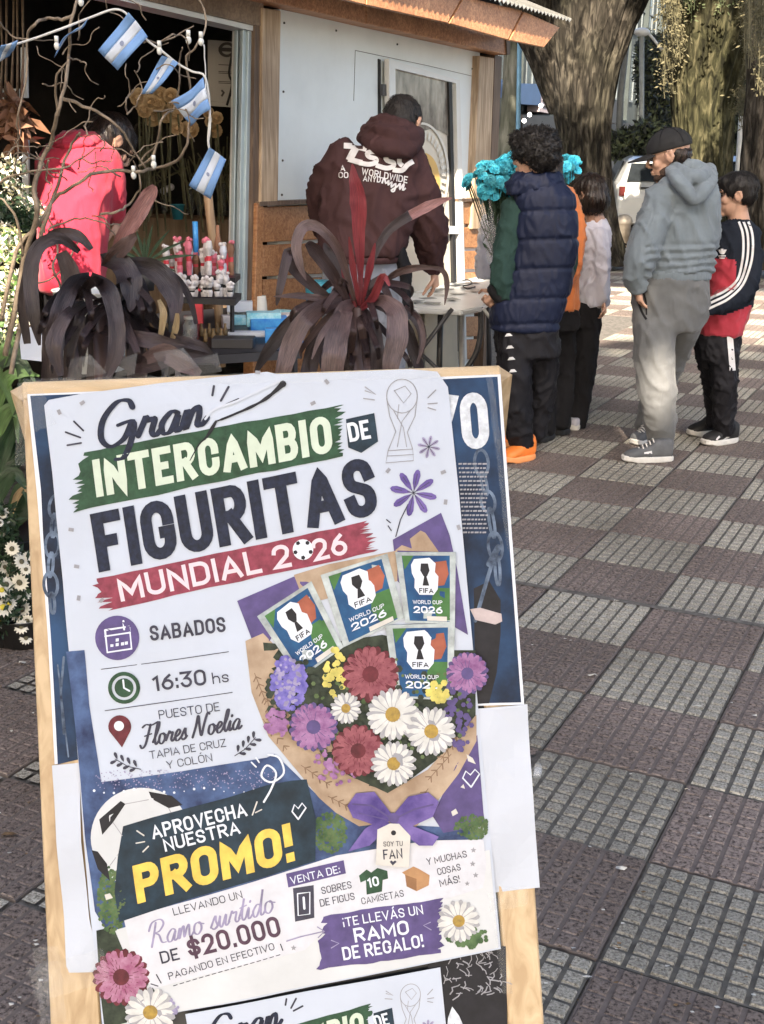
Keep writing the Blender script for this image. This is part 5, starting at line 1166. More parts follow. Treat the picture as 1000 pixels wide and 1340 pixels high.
for i in range(9):
    for k in range(6):
        a = -1.0+2.0*i/8; r_ = .078+.105*k/5*(math.cos(a*1.05)**.7 if abs(a) < 1.4 else 0); V.append(loc(r_*math.cos(a)+.014, .085*math.sin(a)*(1+.15*k/5)*.96, .034-.012*(k/5)-.02*abs(math.sin(a))**2+.004))
for i in range(8):
    for k in range(5): q = i*6+k; F.append((q, q+1, q+7, q+6))
b.add(V, F); o = b.build('visor', M['cap'], cap, True); sm = o.modifiers.new('s', 'SOLIDIFY'); sm.thickness = .007
b = MB()
for k in range(6):
    a = math.pi*k/3+.2; b.tube([loc(-.012+.113*math.sin(t)*math.cos(a), .091*math.sin(t)*math.sin(a), .040+.095*math.cos(t)) for t in [.05+1.4*q/7 for q in range(8)]], .0016, 5)
b.ball(loc(-.012, 0, .137), .008, 8, 6); b.build('cap_seam', M['black_cloth'], cap)['kind'] = 'stuff'
b = MB()
lpx(b, Y, [(897, 222, 17, .07, .0), (897, 234, 33, .12, 0), (897, 252, 41, .15), (898, 280, 42, .15), (894, 312, 42, .15), (888, 340, 44, .15), (883, 354, 45, .15)], 26)
tpx(b, Y, [(864, 258, 20, -.08), (851, 300, 20, -.12), (840, 335, 20, -.14), (832, 362, 15, -.12), (836, 374, 12, -.11)])
tpx(b, Y, [(922, 258, 18, .10), (928, 300, 15, .12), (920, 330, 13, .10)])
def gf(co, n_):
    x, y = topx(co); v = folds(.011, 8, 5, 9)(co, n_)
    if y > 318 and x > 845: v += .007*math.sin(y*.62+x*.05+2*noise.noise(co*6))
    return v
gh = remesh(b, 'hooded_sweatshirt', M['grey_fleece'], p6, .011, 2, gf)
b = MB(); tpx(b, Y, [(876, 223, 6, -.07), (886, 234, 9, -.15), (900, 252, 9, -.19), (909, 263, 6, -.19), (920, 250, 9, -.17), (930, 236, 8, -.08), (928, 222, 9, .02)]); tpx(b, Y, [(882, 217, 6, -.05), (896, 226, 8, -.13), (912, 232, 9, -.16), (926, 226, 8, -.06)]); tpx(b, Y, [(892, 215, 6, .0), (906, 216, 8, -.08), (922, 221, 7, -.02)]); lpx(b, Y, [(905, 222, 18, .07, -.02), (908, 234, 20, .08, -.07), (908, 248, 13, .05, -.12)], 18); remesh(b, 'hood', M['grey_fleece'], gh, .007, 2, folds(.004, 10, 12, 5))
b = MB(); lpx(b, Y, [(882, 352, 46, .152), (881, 364, 46, .15)], 26); remesh(b, 'rib_hem', M['grey_fleece'], gh, .009, 1, lambda co, n_: .002*math.sin(co.x*420))
b = MB(); hand(b, P(834, 374, Y-.11), Vector((.25, .1, -1)), Vector((1, .2, 0)), .9, .4); remesh(b, 'hand', M['skin'], hd, .005, 1)
b = MB()
lpx(b, Y, [(879, 360, 45, .15), (879, 385, 48, .155), (877, 412, 46, .15), (873, 430, 42, .14)], 26)
tpx(b, Y, [(858, 425, 28, -.04), (857, 470, 26, -.06), (860, 510, 25, -.06), (864, 548, 21, -.03), (866, 574, 18, .0)])
tpx(b, Y, [(902, 400, 24, .08), (893, 435, 21, .14), (875, 480, 18, .26), (856, 525, 17, .34), (845, 556, 14, .36)])
jg = remesh(b, 'joggers', M['grey_jogger'], p6, .012, 3, folds(.010, 6, 5, 14))
tr = bvh(jg)
decal(tr, line_polys(cr([(835, 372, 0), (835, 392, 0), (840, 408, 0), (846, 418, 0)], 4), 3), 'pocket_zip', M['black_cloth'], jg, .006); decal(tr, line_polys(cr([(838, 374, 0), (845, 392, 0), (846, 412, 0)], 4), 2), 'pocket_zip', M['black_cloth'], jg, .006)
sh_ = shoe(p6, 'shoe', gx(878, 603), gx(816, 604), M['shoe_grey'], M['rubber_white'], h=.105, laces=M['rubber_white'])
bpy.context.view_layer.update()
decal(bvh(sh_), [[(843, 592), (853, 590), (855, 601), (845, 603)]], 'shoe_badge', M['print_white'], sh_, .004); 
decal(bvh(sh_), glyph_polys('DC', (845, 601), (853.5, 599.5), 7, .04), 'shoe_badge', M['shoe_grey'], sh_, .006)
shoe(p6, 'shoe', gx(852, 578), gx(829, 583), M['shoe_grey'], M['rubber_white'], h=.10, laces=M['rubber_white'])
# ---------------- boy in the black and red jersey
Y = G(940, 582).y
p7 = thing('person', 'dark-haired child in a black and red jersey with three white sleeve stripes, arms folded', 'person', (P(940, 500, Y).x, Y, 0))
c = P(963, 256, Y); hd, f, l, u = head('body', p7, c, Vector((-.96, .22, -.05)), .96, neck=P(968, 296, Y+.01))
hairshell('hair', p7, c, f, l, u, .96, [((-.015, 0, .048), (.105, .090, .084)), ((-.058, 0, .012), (.058, .080, .070)), ((.055, 0, .078), (.05, .066, .034))], 'hair', 1200, .035, False, 9)
b = MB()
lpx(b, Y, [(967, 288, 15, .07), (963, 298, 27, .11), (961, 325, 31, .13), (957, 355, 32, .14), (950, 390, 33, .14), (942, 420, 32, .14), (939, 436, 29, .13)], 24)
tpx(b, Y, [(977, 308, 17, -.05), (981, 345, 16, -.08), (972, 380, 16, -.12), (948, 394, 14, -.17), (926, 400, 11, -.18)])
jer = remesh(b, 'jersey', [M['dark_jersey'], M['red_jersey']], p7, .010, 2, folds(.010, 9, 6, 21))
def injersey(co):
    x, y = topx(co)
    if y > 432: return 1
    fore = 372 < y < 412 and x < 985 and abs(y-(406-(x-924)*.36)) < 15     # forearm stays black
    if fore and co.y < Y-.06: return 0
    if y > 398-(x-924)*.5 and x < 984 and y > 372: return 1
    if 930 < x < 963 and 336 < y < 384 and y > 336+abs(x-945)*.3: return 1
    if x < 948 and y > 352: return 1
    return 0
mi = []
mw = worldmat(jer)
for p in jer.data.polygons: mi.append(injersey(mw @ p.center))
jer.data.polygons.foreach_set('material_index', mi); jer.data.update()
tr = bvh(jer)
base_l = [(967, 290), (972, 305), (973, 325), (971, 345), (965, 366), (950, 380), (934, 388), (924, 393)]
for k in range(3):
    off_ = k*6.2; q = [(x+off_*max(0, min(1, (400-y)/60)), y+off_*max(0, min(1, (y-340)/45))*.95) for x, y in base_l]
    decal(tr, line_polys(cr([(x, y, 0) for x, y in q], 4), 3.1), 'sleeve_stripe', M['print_white'], jer, .005, 8)
tf = []
for a_ in (-.55, 0, .55): tf.append([(945+2.2*math.sin(a_)-1.5*math.cos(a_), 333-1), (945+8*math.sin(a_)-1.8, 333-7.5*math.cos(a_)), (945+8.5*math.sin(a_)+1.8, 333-7.5*math.cos(a_)), (945+2.2*math.sin(a_)+1.5, 333)])
tf += [[(940, 334.2), (950, 334.2), (950, 335.6), (940, 335.6)], [(941, 337), (949, 337), (948, 338.4), (942, 338.4)]]
decal(tr, tf, 'chest_emblem', M['print_white'], jer, .005, 8)
b = MB(); hand(b, P(927, 399, Y-.18), Vector((-1, .2, .05)), Vector((0, 1, 0)), .85, .6); remesh(b, 'hand', M['skin'], hd, .005, 1)
b = MB()
lpx(b, Y, [(940, 428, 29, .12), (938, 452, 28, .12), (938, 470, 26, .12)])
tpx(b, Y, [(946, 460, 19, -.05), (948, 500, 17, -.04), (947, 535, 15, .0), (948, 560, 13, .02)]); tpx(b, Y, [(930, 460, 19, .06), (934, 500, 15, .10), (936, 535, 12, .16), (934, 552, 10, .18)])
kt = remesh(b, 'track_trousers', M['black_track'], p7, .010, 2, folds(.012, 10, 9, 8)); tr = bvh(kt)
decal(tr, line_polys([(955, 437), (957, 460), (959, 485)], 8), 'leg_stripe', M['print_white'], kt, .004)
s_ = shoe(p7, 'shoe', gx(962, 578), gx(921, 583), M['shoe_black'], M['rubber_white'], h=.105)
decal(bvh(s_), line_polys(cr([(958, 568, 0), (944, 578, 0), (938, 576, 0), (942, 571, 0)], 3), 2.4), 'shoe_mark', M['print_white'], s_, .004)
shoe(p7, 'shoe', gx(936, 568), gx(901, 570), M['shoe_black'], M['rubber_white'], h=.095)
# ================================================================ TABLE
M['plast'] = mat('white_table_plastic', (.68, .71, .73), .35, .04, 6); M['tubem'] = mat('grey_steel_tube', (.05, .05, .055), .4, .1, 10); M['tubel'] = mat('light_steel_tube', (.45, .45, .44), .4, .1, 10, metal=.3); M['cardb'] = mat('print_card', (.40, .42, .44), .5, .3, 14)
def TZ(x, y, z=.74): return G(x, y, z)
table = thing('folding_table', 'white plastic folding table with sticker cards spread on it beside the kiosk door', 'table', G(600, 380, .74)*1)
table.location.z = 0
ol = [(470, 402), (545, 403), (604, 406), (632, 401), (650, 388), (652, 372), (640, 360), (610, 356), (560, 357), (500, 362)]
q = [TZ(*p) for p in ol]; b = MB(); n = len(q); V = q+[p-Z*.030 for p in q]; b.add(V, [tuple(range(n)), tuple(range(2*n-1, n-1, -1))]+[(k, n+k, n+(k+1) % n, (k+1) % n) for k in range(n)])
o = b.build('tabletop', M['plast'], table); bm = bmesh.new(); bm.from_mesh(o.data); bmesh.ops.recalc_face_normals(bm, faces=bm.faces); bmesh.ops.bevel(bm, geom=bm.edges[:], offset=.008, segments=2, affect='EDGES'); bm.to_mesh(o.data); bm.free()
def leg(x, y, dx, dy, m_): a = TZ(x, y, .70); b = MB(); b.tube([a, Vector((a.x+dx, a.y+dy, 0))], .018, 8); b.build('leg', m_, table, True)
leg(577, 399, 0, 0, M['tubem']); leg(604, 404, .02, -.05, M['tubel']); leg(640, 378, .03, .05, M['tubem']); leg(515, 372, 0, 0, M['tubem'])
b = MB(); a = TZ(597, 403, .62); c = TZ(577, 399, .70); b.tube([P(592, 404, 6.5), P(556, 452, 6.5), P(536, 480, 6.5)], .012, 8); b.tube([P(552, 464, 6.5), P(574, 484, 6.5), P(600, 508, 6.5)], .011, 8); b.build('brace', M['tubem'], table, True)
b = MB(); b.tube(cr([P(629, 402, 6.7), P(629, 435, 6.7), P(623, 462, 6.7), P(611, 482, 6.7), P(598, 505, 6.7)], 4), .016, 8); b.build('folding_foot', M['tubem'], table, True); b = MB(); b.tube([P(633, 404, 6.4), P(648, 426, 6.4)], .010, 6); b.build('bracket', M['tubel'], table, True)
rn = random.Random(12)
cards = [(x, y) for x, y in [(548, 383), (556, 376), (560, 390), (570, 372), (575, 386), (584, 378), (588, 369), (596, 373), (600, 384), (606, 366), (612, 376), (618, 370), (553, 368), (566, 396), (592, 391), (580, 365), (623, 380), (545, 394), (571, 379), (603, 371)]]
M['cardd'] = mat('sticker_card_dark', (.03, .04, .05), .4, .5, 60, col2=(.22, .24, .26)); M['cardw'] = mat('sticker_card_pale', (.5, .5, .5), .4, .3, 60)
for k, (x, y) in enumerate(cards):
    c = TZ(x, y, .7405+.0006*k); a = rn.uniform(0, 3.14); b = MB(); b.box(c, (.060, .090, .0012), a); o = b.build('sticker_card', M['cardd'] if k % 4 else M['cardw'])
    tag(o, 'small printed sticker card lying in the loose spread on the white folding table', 'card', 'sticker cards spread on the white table')
b = MB(); c0 = TZ(612, 374, .757)
b.tube(cr([TZ(604, 368, .755), TZ(612, 366, .757), TZ(618, 370, .757), TZ(613, 373, .757), TZ(606, 374, .757), TZ(612, 378, .755), TZ(622, 375, .755)], 4), .004, 6); tag(b.build('cable', M['black'], None, True), 'dark thin cord coiled on the right side of the white table', 'cord')
# pale board leaning behind the table legs
b = MB(); b.hexa([W(556, 404, .08), W(598, 406, .08), W(600, 500, .12), W(556, 500, .12)], (0, .02, 0)); tag(b.build('leaning_board', mat('pale_board', (.62, .52, .38), .7, .1, 3)), 'pale board leaning on the kiosk wall below the white table', 'board')
# ================================================================ BLUE CARNATIONS
M['cyan'] = mat('turquoise_petal', (.02, .42, .60), .6, .35, 40, col2=(.14, .68, .80)); M['dgreen'] = mat('dark_stem_green', (.02, .045, .02), .6, .4, 20); M['cello'] = mat('cellophane', (.8, .82, .85), .08, .02, 20, alpha=.28, spec=1)
_t = M['cyan'].node_tree; _oi = _t.nodes.new('ShaderNodeObjectInfo'); _mr = _t.nodes.new('ShaderNodeMapRange'); _mr.inputs[3].default_value = .45; _mr.inputs[4].default_value = 1.35; _hs = _t.nodes.new('ShaderNodeHueSaturation'); _b = _t.nodes['Principled BSDF']; _s = _b.inputs['Base Color'].links[0].from_socket
_t.links.new(_oi.outputs['Random'], _mr.inputs[0]); _t.links.new(_mr.outputs[0], _hs.inputs['Value']); _t.links.new(_s, _hs.inputs['Color']); _t.links.new(_hs.outputs[0], _b.inputs['Base Color'])
def carn_mesh():
    b = MB(); rn = random.Random(2)
    for ring_ in range(5):
        n_ = 6+ring_*3; r_ = .006+.0065*ring_; tilt = ring_/4
        for k in range(n_):
            a = 2*math.pi*(k+rn.random()*.5)/n_; d = Vector((math.cos(a), math.sin(a), 0)); s_ = Vector((-d.y, d.x, 0)); zz = .020-.018*tilt
            p0 = d*r_*.4+Z*(-.012); p1 = d*r_+Z*zz; w_ = .010; j = rn.uniform(-.004, .004)
            b.quad(p0-s_*.003, p0+s_*.003, p1+s_*w_+Z*j, p1-s_*w_-Z*j); b.quad(p1-s_*w_-Z*j, p1+s_*w_+Z*j, p1+d*.008+s_*w_*.6+Z*(.004-j), p1+d*.008-s_*w_*.6+Z*(.001+j))
    me = bpy.data.meshes.new('carnation'); me.from_pydata(b.V, [], b.F); me.materials.append(M['cyan']); return me
CM = carn_mesh()
def bouquet(lab, cx, cy, Y, rx, ry, n_, base, seed):
    t = thing('flower_bunch', lab, 'flowers', P(cx, cy, Y)); rn = random.Random(seed); st = MB()
    bp_ = P(*base, Y)
    for k in range(n_):
        a, r_ = rn.uniform(0, 6.283), math.sqrt(rn.random())*1.05; dy = rn.uniform(-.09, .09); c = P(cx+rx*r_*math.cos(a), cy+ry*r_*math.sin(a), Y+dy-.05*(1-r_)); o = bpy.data.objects.new('blossom', CM); COL.objects.link(o); o.location = c
        d = (c-P(cx, cy+ry*1.2, Y+.06)).normalized(); o.rotation_euler = d.to_track_quat('Z', 'Y').to_euler(); s_ = rn.uniform(.6, 1.0); o.scale = (s_, s_, s_); o.parent = t; o.matrix_parent_inverse = PINV(t)
        st.tube([c, (c+bp_)*.5+Vector((rn.gauss(0, .01), 0, 0)), bp_], .0025, 4)
    st.build('stems', M['dgreen'], t); return t
t = bouquet('large bunch of turquoise dyed carnations in front of the kiosk corner post', 648, 236, 6.75, 36, 26, 100, (652, 345), 1)
for x0, y0, s_ in ((690, 218, 1),): pass
b = MB(); b.tube(cr([P(642, 262, 6.75), P(640, 290, 6.75), P(648, 325, 6.75), P(650, 350, 6.75)], 4), [.05]*3+[.06]*4+[.055]*4+[.04]*2, 10, False); b.build('wrap', M['cello'], t, True)
rn = random.Random(4); b = MB()
for k in range(60):
    c = P(rn.uniform(636, 668), rn.uniform(255, 335), 6.75+rn.uniform(-.05, .05)); a = Vector((rn.gauss(0, 1), rn.gauss(0, .6), rn.gauss(0, 1)-.3)).normalized(); s_ = a.orthogonal().normalized(); b.quad(c, c+a*.02+s_*.010, c+a*.05, c+a*.02-s_*.010)
b.build('leaves', M['dgreen'], t)['kind'] = 'stuff'
bouquet('small round turquoise carnation bunch seen just right of the curly hair', 744, 222, 7.3, 12, 15, 26, (740, 300), 3)
bouquet('turquoise carnations rising beside the left cheek of the curly-haired person', 672, 216, 6.9, 14, 12, 26, (664, 320), 5)
# white carrier bag by the planks
b = MB(); rg = [(P(640, y, 7.3), Vector((w_, 0, 0)), Vector((0, .05, 0))) for y, w_ in ((285, .035), (300, .05), (325, .07), (350, .075), (362, .07))]; loft(b, rg, 14); tag(remesh(b, 'carrier_bag', M['white_cotton'], None, .012, 2, folds(.02, 14, 12, 3)), 'crumpled white plastic bag hanging by the kiosk corner', 'bag')
# ================================================================ PLANTS
def leafmat(n, c1, c2, rough=.33):
    m_ = mat(n, c1, rough, .2, 5, 0, 60, col2=c2, spec=.5); M[n] = m_; t = m_.node_tree; bs_ = t.nodes['Principled BSDF']
    uvn = t.nodes.new('ShaderNodeUVMap'); mp = t.nodes.new('ShaderNodeMapping'); mp.inputs['Scale'].default_value = (1.2, 26, 1); nz = t.nodes.new('ShaderNodeTexNoise'); nz.inputs['Scale'].default_value = 1.0; nz.inputs['Detail'].default_value = 4
    t.links.new(uvn.outputs[0], mp.inputs[0]); t.links.new(mp.outputs[0], nz.inputs['Vector'])
    bp = t.nodes.new('ShaderNodeBump'); bp.inputs['Strength'].default_value = .7; bp.inputs['Distance'].default_value = .003; t.links.new(nz.outputs['Fac'], bp.inputs['Height']); t.links.new(bp.outputs[0], bs_.inputs['Normal'])
    r_ = t.nodes.new('ShaderNodeValToRGB'); e = r_.color_ramp.elements; e[0].position = .38; e[0].color = (.55, .5, .5, 1); e[1].position = .66; e[1].color = (1.5, 1.4, 1.35, 1); t.links.new(nz.outputs['Fac'], r_.inputs[0])
    mx = t.nodes.new('ShaderNodeMix'); mx.data_type = 'RGBA'; mx.blend_type = 'MULTIPLY'; mx.inputs[0].default_value = .8
    src = bs_.inputs['Base Color'].links[0].from_socket; t.links.new(src, mx.inputs[6]); t.links.new(r_.outputs[0], mx.inputs[7]); t.links.new(mx.outputs[2], bs_.inputs['Base Color'])
    rr_ = t.nodes.new('ShaderNodeMapRange'); rr_.inputs[3].default_value = rough-.12; rr_.inputs[4].default_value = rough+.25; t.links.new(nz.outputs['Fac'], rr_.inputs[0]); t.links.new(rr_.outputs[0], bs_.inputs['Roughness'])
    return m_
leafmat('cordyline_dark', (.012, .008, .009), (.062, .042, .044)); leafmat('cordyline_red', (.14, .012, .024), (.26, .05, .06)); leafmat('cordyline_brown', (.045, .026, .024), (.15, .105, .10)); leafmat('cordyline_pink', (.17, .075, .08), (.33, .18, .17)); leafmat('dry_leaf', (.18, .13, .06), (.34, .26, .14)); leafmat('green_leaf', (.03, .075, .02), (.10, .20, .06)); leafmat('deep_green_leaf', (.012, .03, .014), (.03, .07, .03))
def strap(par, Y, pts, m_, name='leaf', fold=.30, n=6):
    full = cr([(p[0], p[1], 0) for p in pts], n); ws = []; dys = []
    for i in range(len(pts)-1):
        for k in range(n): f = k/n; ws.append(pts[i][2]+(pts[i+1][2]-pts[i][2])*f); a = pts[i][3] if len(pts[i]) > 3 else 0; b_ = pts[i+1][3] if len(pts[i+1]) > 3 else 0; dys.append(a+(b_-a)*f)
    ws.append(pts[-1][2]); dys.append(pts[-1][3] if len(pts[-1]) > 3 else 0)
    c = [P(p.x, p.y, Y+d) for p, d in zip(full, dys)]; V = []; F = []; N = len(c); sd = rn.uniform(0, 9)
    tw = rn.uniform(-.35, .35)
    for i in range(N):
        t = (c[min(i+1, N-1)]-c[max(i-1, 0)]).normalized(); view = (c[i]-CAM).normalized(); s_ = t.cross(view); s_ = s_.normalized() if s_.length > .05 else Vector((1, 0, 0)); up_ = s_.cross(t).normalized(); up_ = up_ if up_.dot(view) > 0 else -up_; w_ = ws[i]*spx(Y)*.5*(.76)
        an = tw*math.sin(i/N*3+sd); s2 = s_*math.cos(an)+up_*math.sin(an); u2 = up_*math.cos(an)-s_*math.sin(an)
        for k in range(-3, 4):
            f = k/3; wob = .10*w_*noise.noise(Vector((i*.45, sd+k*.8, 0)))+ (abs(f) > .9)*.16*w_*math.sin(i*.9+sd+k)
            V.append(c[i]+s2*w_*f*(1+.05*noise.noise(Vector((i*.7, sd, k))))+u2*(w_*fold*(1-abs(f))+wob))
    for i in range(N-1):
        for k in range(6): a = i*7+k; F.append((a, a+1, a+8, a+7))
    o = mesh(name, V, F, m_, par, True); uvl = o.data.uv_layers.new(name='UVMap')
    for lp in o.data.loops: vi = lp.vertex_index; uvl.data[lp.index].uv = ((vi//7)*.25+sd, (vi % 7)/6+sd)
    o.data.shade_flat() if False else None; return o
rn = random.Random(31)
Y = 3.0; dk, rd_, br_, pk = M['cordyline_dark'], M['cordyline_red'], M['cordyline_brown'], M['cordyline_pink']
pl1 = thing('cordyline_plant', 'large cordyline with upright red spike and drooping dark brown leaves behind the sign', 'plant', (P(470, 430, Y).x, Y, 0))
for m_, pts in ((rd_, [(472, 400, 5), (472, 360, 9), (470, 310, 20, -.02), (469, 265, 28, -.04), (464, 236, 18, -.05), (461, 214, 1, -.05)]),
  (rd_, [(470, 400, 4), (462, 350, 11, -.05), (457, 310, 2, -.08)]), (rd_, [(474, 398, 4), (484, 350, 13, -.04), (491, 318, 2, -.05)]), (rd_, [(468, 408, 6), (488, 390, 14, -.06), (501, 362, 12, -.1), (510, 374, 3, -.12)]), (rd_, [(466, 402, 4), (452, 365, 10), (447, 335, 2)]),
  (dk, [(478, 398, 5), (486, 345, 10), (507, 304, 15, .02), (537, 281, 17, .04)]), (pk, [(535, 283, 16, .04), (560, 270, 17, .05), (580, 262, 9, .06), (592, 259, 1, .06)]),
  (br_, [(500, 372, 3), (515, 360, 11, -.05), (536, 352, 13, -.08), (563, 350, 7, -.1), (580, 355, 8, -.1), (585, 372, 9, -.1), (582, 399, 1, -.1)]),
  (br_, [(464, 394, 6), (446, 335, 15, -.05), (424, 303, 16, -.1), (400, 295, 18, -.12), (388, 318, 17, -.14), (392, 345, 13, -.15), (401, 367, 1, -.15)]),
  (dk, [(458, 402, 8), (436, 360, 20, -.05), (412, 328, 22, -.08), (402, 318, 8, -.1)]), (dk, [(460, 400, 8), (446, 362, 16, .03), (430, 330, 14, .05), (424, 318, 3, .06)]),
  (br_, [(446, 400, 6), (420, 391, 12, -.06), (390, 387, 11, -.1), (358, 388, 1, -.14)]), (dk, [(446, 402, 10), (410, 375, 18, -.02), (385, 350, 22, -.05), (378, 330, 18, -.06), (366, 380, 12, -.1), (362, 400, 2, -.1)]),
  (br_, [(452, 392, 10), (425, 400, 24, -.12), (400, 418, 28, -.18), (382, 448, 30, -.2), (372, 480, 26, -.22), (364, 512, 16, -.22)]),
  (br_, [(462, 396, 12), (452, 405, 26, -.14), (443, 432, 36, -.2), (437, 465, 38, -.24), (434, 505, 34, -.24)]),
  (br_, [(484, 396, 10), (502, 394, 20, -.1), (518, 408, 32, -.16), (520, 440, 36, -.2), (512, 475, 28, -.22), (508, 505, 14, -.22)]),
  (dk, [(474, 402, 8), (488, 425, 20, -.08), (494, 460, 22, -.1), (490, 505, 16, -.1)]), (dk, [(490, 400, 6), (510, 405, 16, -.02), (540, 412, 18), (553, 440, 14), (548, 475, 5)]),
  (dk, [(448, 398, 10), (415, 405, 24, -.03), (380, 425, 26, -.05), (352, 458, 20, -.06), (335, 486, 6, -.06)]), (dk, [(470, 408, 16), (466, 440, 30, .02), (462, 480, 30, .02), (460, 510, 26)]), (dk, [(455, 405, 14), (420, 440, 30, .05), (405, 480, 28, .05), (400, 515, 20)]),
  (dk, [(500, 400, 10), (530, 430, 24, .05), (545, 470, 20, .05), (556, 505, 10)]), (br_, [(530, 400, 4), (548, 418, 9, -.1), (554, 446, 8, -.12), (546, 476, 3, -.14)]), (br_, [(455, 398, 5), (440, 412, 8, -.2), (420, 440, 10, -.26), (408, 470, 2, -.28)])):
    strap(pl1, Y, pts, m_)
for k in range(30):
    a = rn.uniform(-3.0, -.1) if k < 15 else rn.uniform(.2, 2.9); l_ = rn.uniform(50, 95); x0, y0 = 468+rn.uniform(-8, 8), 402; xx, yy = x0+l_*.5*math.cos(a), y0+l_*.45*math.sin(a); ex_ = x0+l_*1.05*math.cos(a); ey_ = y0+l_*.55*math.sin(a)+rn.uniform(10, 45)
    strap(pl1, Y, [(x0, y0, 4, .05), (xx, yy, rn.uniform(9, 15), rn.uniform(-.1, .12)), (ex_, ey_, 9, rn.uniform(-.2, .2)), (ex_+4*math.cos(a), ey_+rn.uniform(12, 30), 1, 0)], dk if k % 3 else br_)
b = MB(); st0 = P(470, 402, Y); b.tube([st0, (st0.x, Y, .55), (st0.x+.02, Y, .2)], [.018, .024, .03], 8); b.build('stem', M['bark0' if 'bark0' in M else 'cordyline_brown'] if False else M['cordyline_brown'], pl1, True)
M['potb'] = mat('black_nursery_pot', (.02, .02, .022), .5, .1)
b = MB(); b.lathe((st0.x+.02, Y, 0), [(.11, 0), (.15, .26), (.155, .27), (.14, .27), (.13, .22), (.0, .2)], 20); b.build('pot', M['potb'], pl1, True)
Y = 2.7
pl2 = thing('cordyline_plant', 'wide dark purple cordyline with one big pinkish upright leaf, left behind the sign', 'plant', (P(120, 430, Y).x, Y, 0))
for m_, pts in ((dk, [(104, 330, 8), (78, 312, 18, -.03), (50, 324, 22, -.06), (40, 360, 24, -.08), (44, 410, 22, -.1), (52, 452, 4, -.1)]), (dk, [(44, 336, 8, .05), (70, 308, 18, .05), (100, 308, 20, .04), (120, 326, 8, .03)]),
  (dk, [(118, 360, 10), (94, 374, 26, -.08), (78, 412, 30, -.14), (72, 450, 28, -.16), (80, 492, 8, -.18)]), (dk, [(118, 360, 12), (142, 380, 28, -.1), (152, 420, 26, -.14), (152, 458, 28, -.16), (138, 498, 10, -.18)]), (dk, [(112, 396, 10), (88, 412, 18, -.16), (70, 450, 26, -.2), (78, 488, 6, -.2)]),
  (dk, [(132, 340, 18), (156, 344, 34, -.04), (170, 365, 40, -.08), (172, 390, 26, -.1), (170, 408, 2, -.12)]), (dk, [(168, 344, 18), (200, 352, 34, -.02), (222, 374, 38, -.05), (230, 400, 24, -.08), (226, 422, 6, -.1)]), (dk, [(196, 352, 8), (228, 362, 12), (248, 390, 11, -.03), (257, 424, 6, -.05)]),
  (dk, [(120, 420, 12), (124, 455, 22), (120, 500, 18)]), (dk, [(80, 330, 18, .05), (92, 360, 34, .05), (98, 420, 34, .05), (94, 500, 30, .05)]), (dk, [(130, 430, 14), (160, 438, 22, -.1), (200, 446, 26, -.14), (245, 452, 8, -.16)]), (dk, [(150, 470, 14), (185, 478, 28, -.1), (230, 466, 30, -.14), (285, 470, 10, -.16)]), (dk, [(190, 430, 10), (225, 444, 20, -.1), (262, 456, 22, -.12), (286, 478, 6, -.12)]),
  (pk, [(148, 335, 12), (160, 312, 22, -.02), (178, 283, 28, -.03), (196, 254, 24, -.03), (203, 243, 8, -.03)]), (br_, [(140, 350, 18), (150, 335, 26, -.03), (165, 320, 24, -.05), (178, 308, 8, -.06)]), (M['dry_leaf'], [(208, 392, 6, -.1), (214, 412, 12, -.12), (210, 440, 8, -.12)]), (M['dry_leaf'], [(232, 410, 6, -.1), (230, 430, 12, -.1), (222, 452, 4, -.1)]),
  (br_, [(190, 470, 16, -.2), (215, 462, 30, -.24), (240, 476, 28, -.25), (262, 490, 12, -.25)]), (dk, [(60, 420, 12, .1), (66, 460, 30, .1), (64, 510, 28, .1)]), (dk, [(160, 400, 14, .1), (176, 440, 34, .1), (180, 500, 34, .1)]), (dk, [(36, 350, 12, .08), (30, 400, 18, .08), (36, 450, 12, .08)])):
    strap(pl2, Y, pts, m_)
for k in range(32):
    a = rn.uniform(-3.0, -.1) if k < 14 else rn.uniform(.2, 2.9); l_ = rn.uniform(50, 90); x0, y0 = 128+rn.uniform(-30, 40), 392; xx, yy = x0+l_*.5*math.cos(a), y0+l_*.4*math.sin(a); ex_ = x0+l_*1.0*math.cos(a); ey_ = y0+l_*.5*math.sin(a)+rn.uniform(15, 50)
    strap(pl2, Y, [(x0, y0, 4, .05), (xx, yy, rn.uniform(10, 18), rn.uniform(-.1, .12)), (ex_, ey_, 10, rn.uniform(-.2, .2)), (ex_+4*math.cos(a), ey_+rn.uniform(12, 30), 1, 0)], dk)
st0 = P(130, 400, Y); b = MB(); b.tube([st0, (st0.x, Y, .5), (st0.x, Y, .2)], [.02, .024, .03], 8); b.build('stem', M['cordyline_brown'], pl2, True)
b = MB(); b.lathe((st0.x, Y, 0), [(.13, 0), (.17, .26), (.175, .27), (.16, .27), (.15, .22), (0, .2)], 20); b.build('pot', M['potb'], pl2, True)
# small spiky dracaena inside the counter
Y = 4.6; dr = thing('spiky_plant', 'small dark spiky dracaena on the counter under the flags', 'plant', P(188, 350, Y))
for a, l_ in ((-2.6, 44), (-2.2, 52), (-1.8, 50), (-1.4, 58), (-1.0, 60), (-.6, 64), (-.25, 70), (-2.9, 36), (-1.6, 40), (.1, 40)):
    x0, y0 = 190, 345; strap(dr, Y, [(x0, y0, 3), (x0+l_*.5*math.cos(a), y0+l_*.5*math.sin(a), 6), (x0+l_*math.cos(a), y0+l_*math.sin(a)+6, 1)], M['deep_green_leaf'])
b = MB(); c = P(190, 352, Y); b.lathe(c-Z*.08, [(.03, 0), (.042, .08), (.036, .08), (0, .07)], 12); b.build('pot', M['potb'], dr, True)
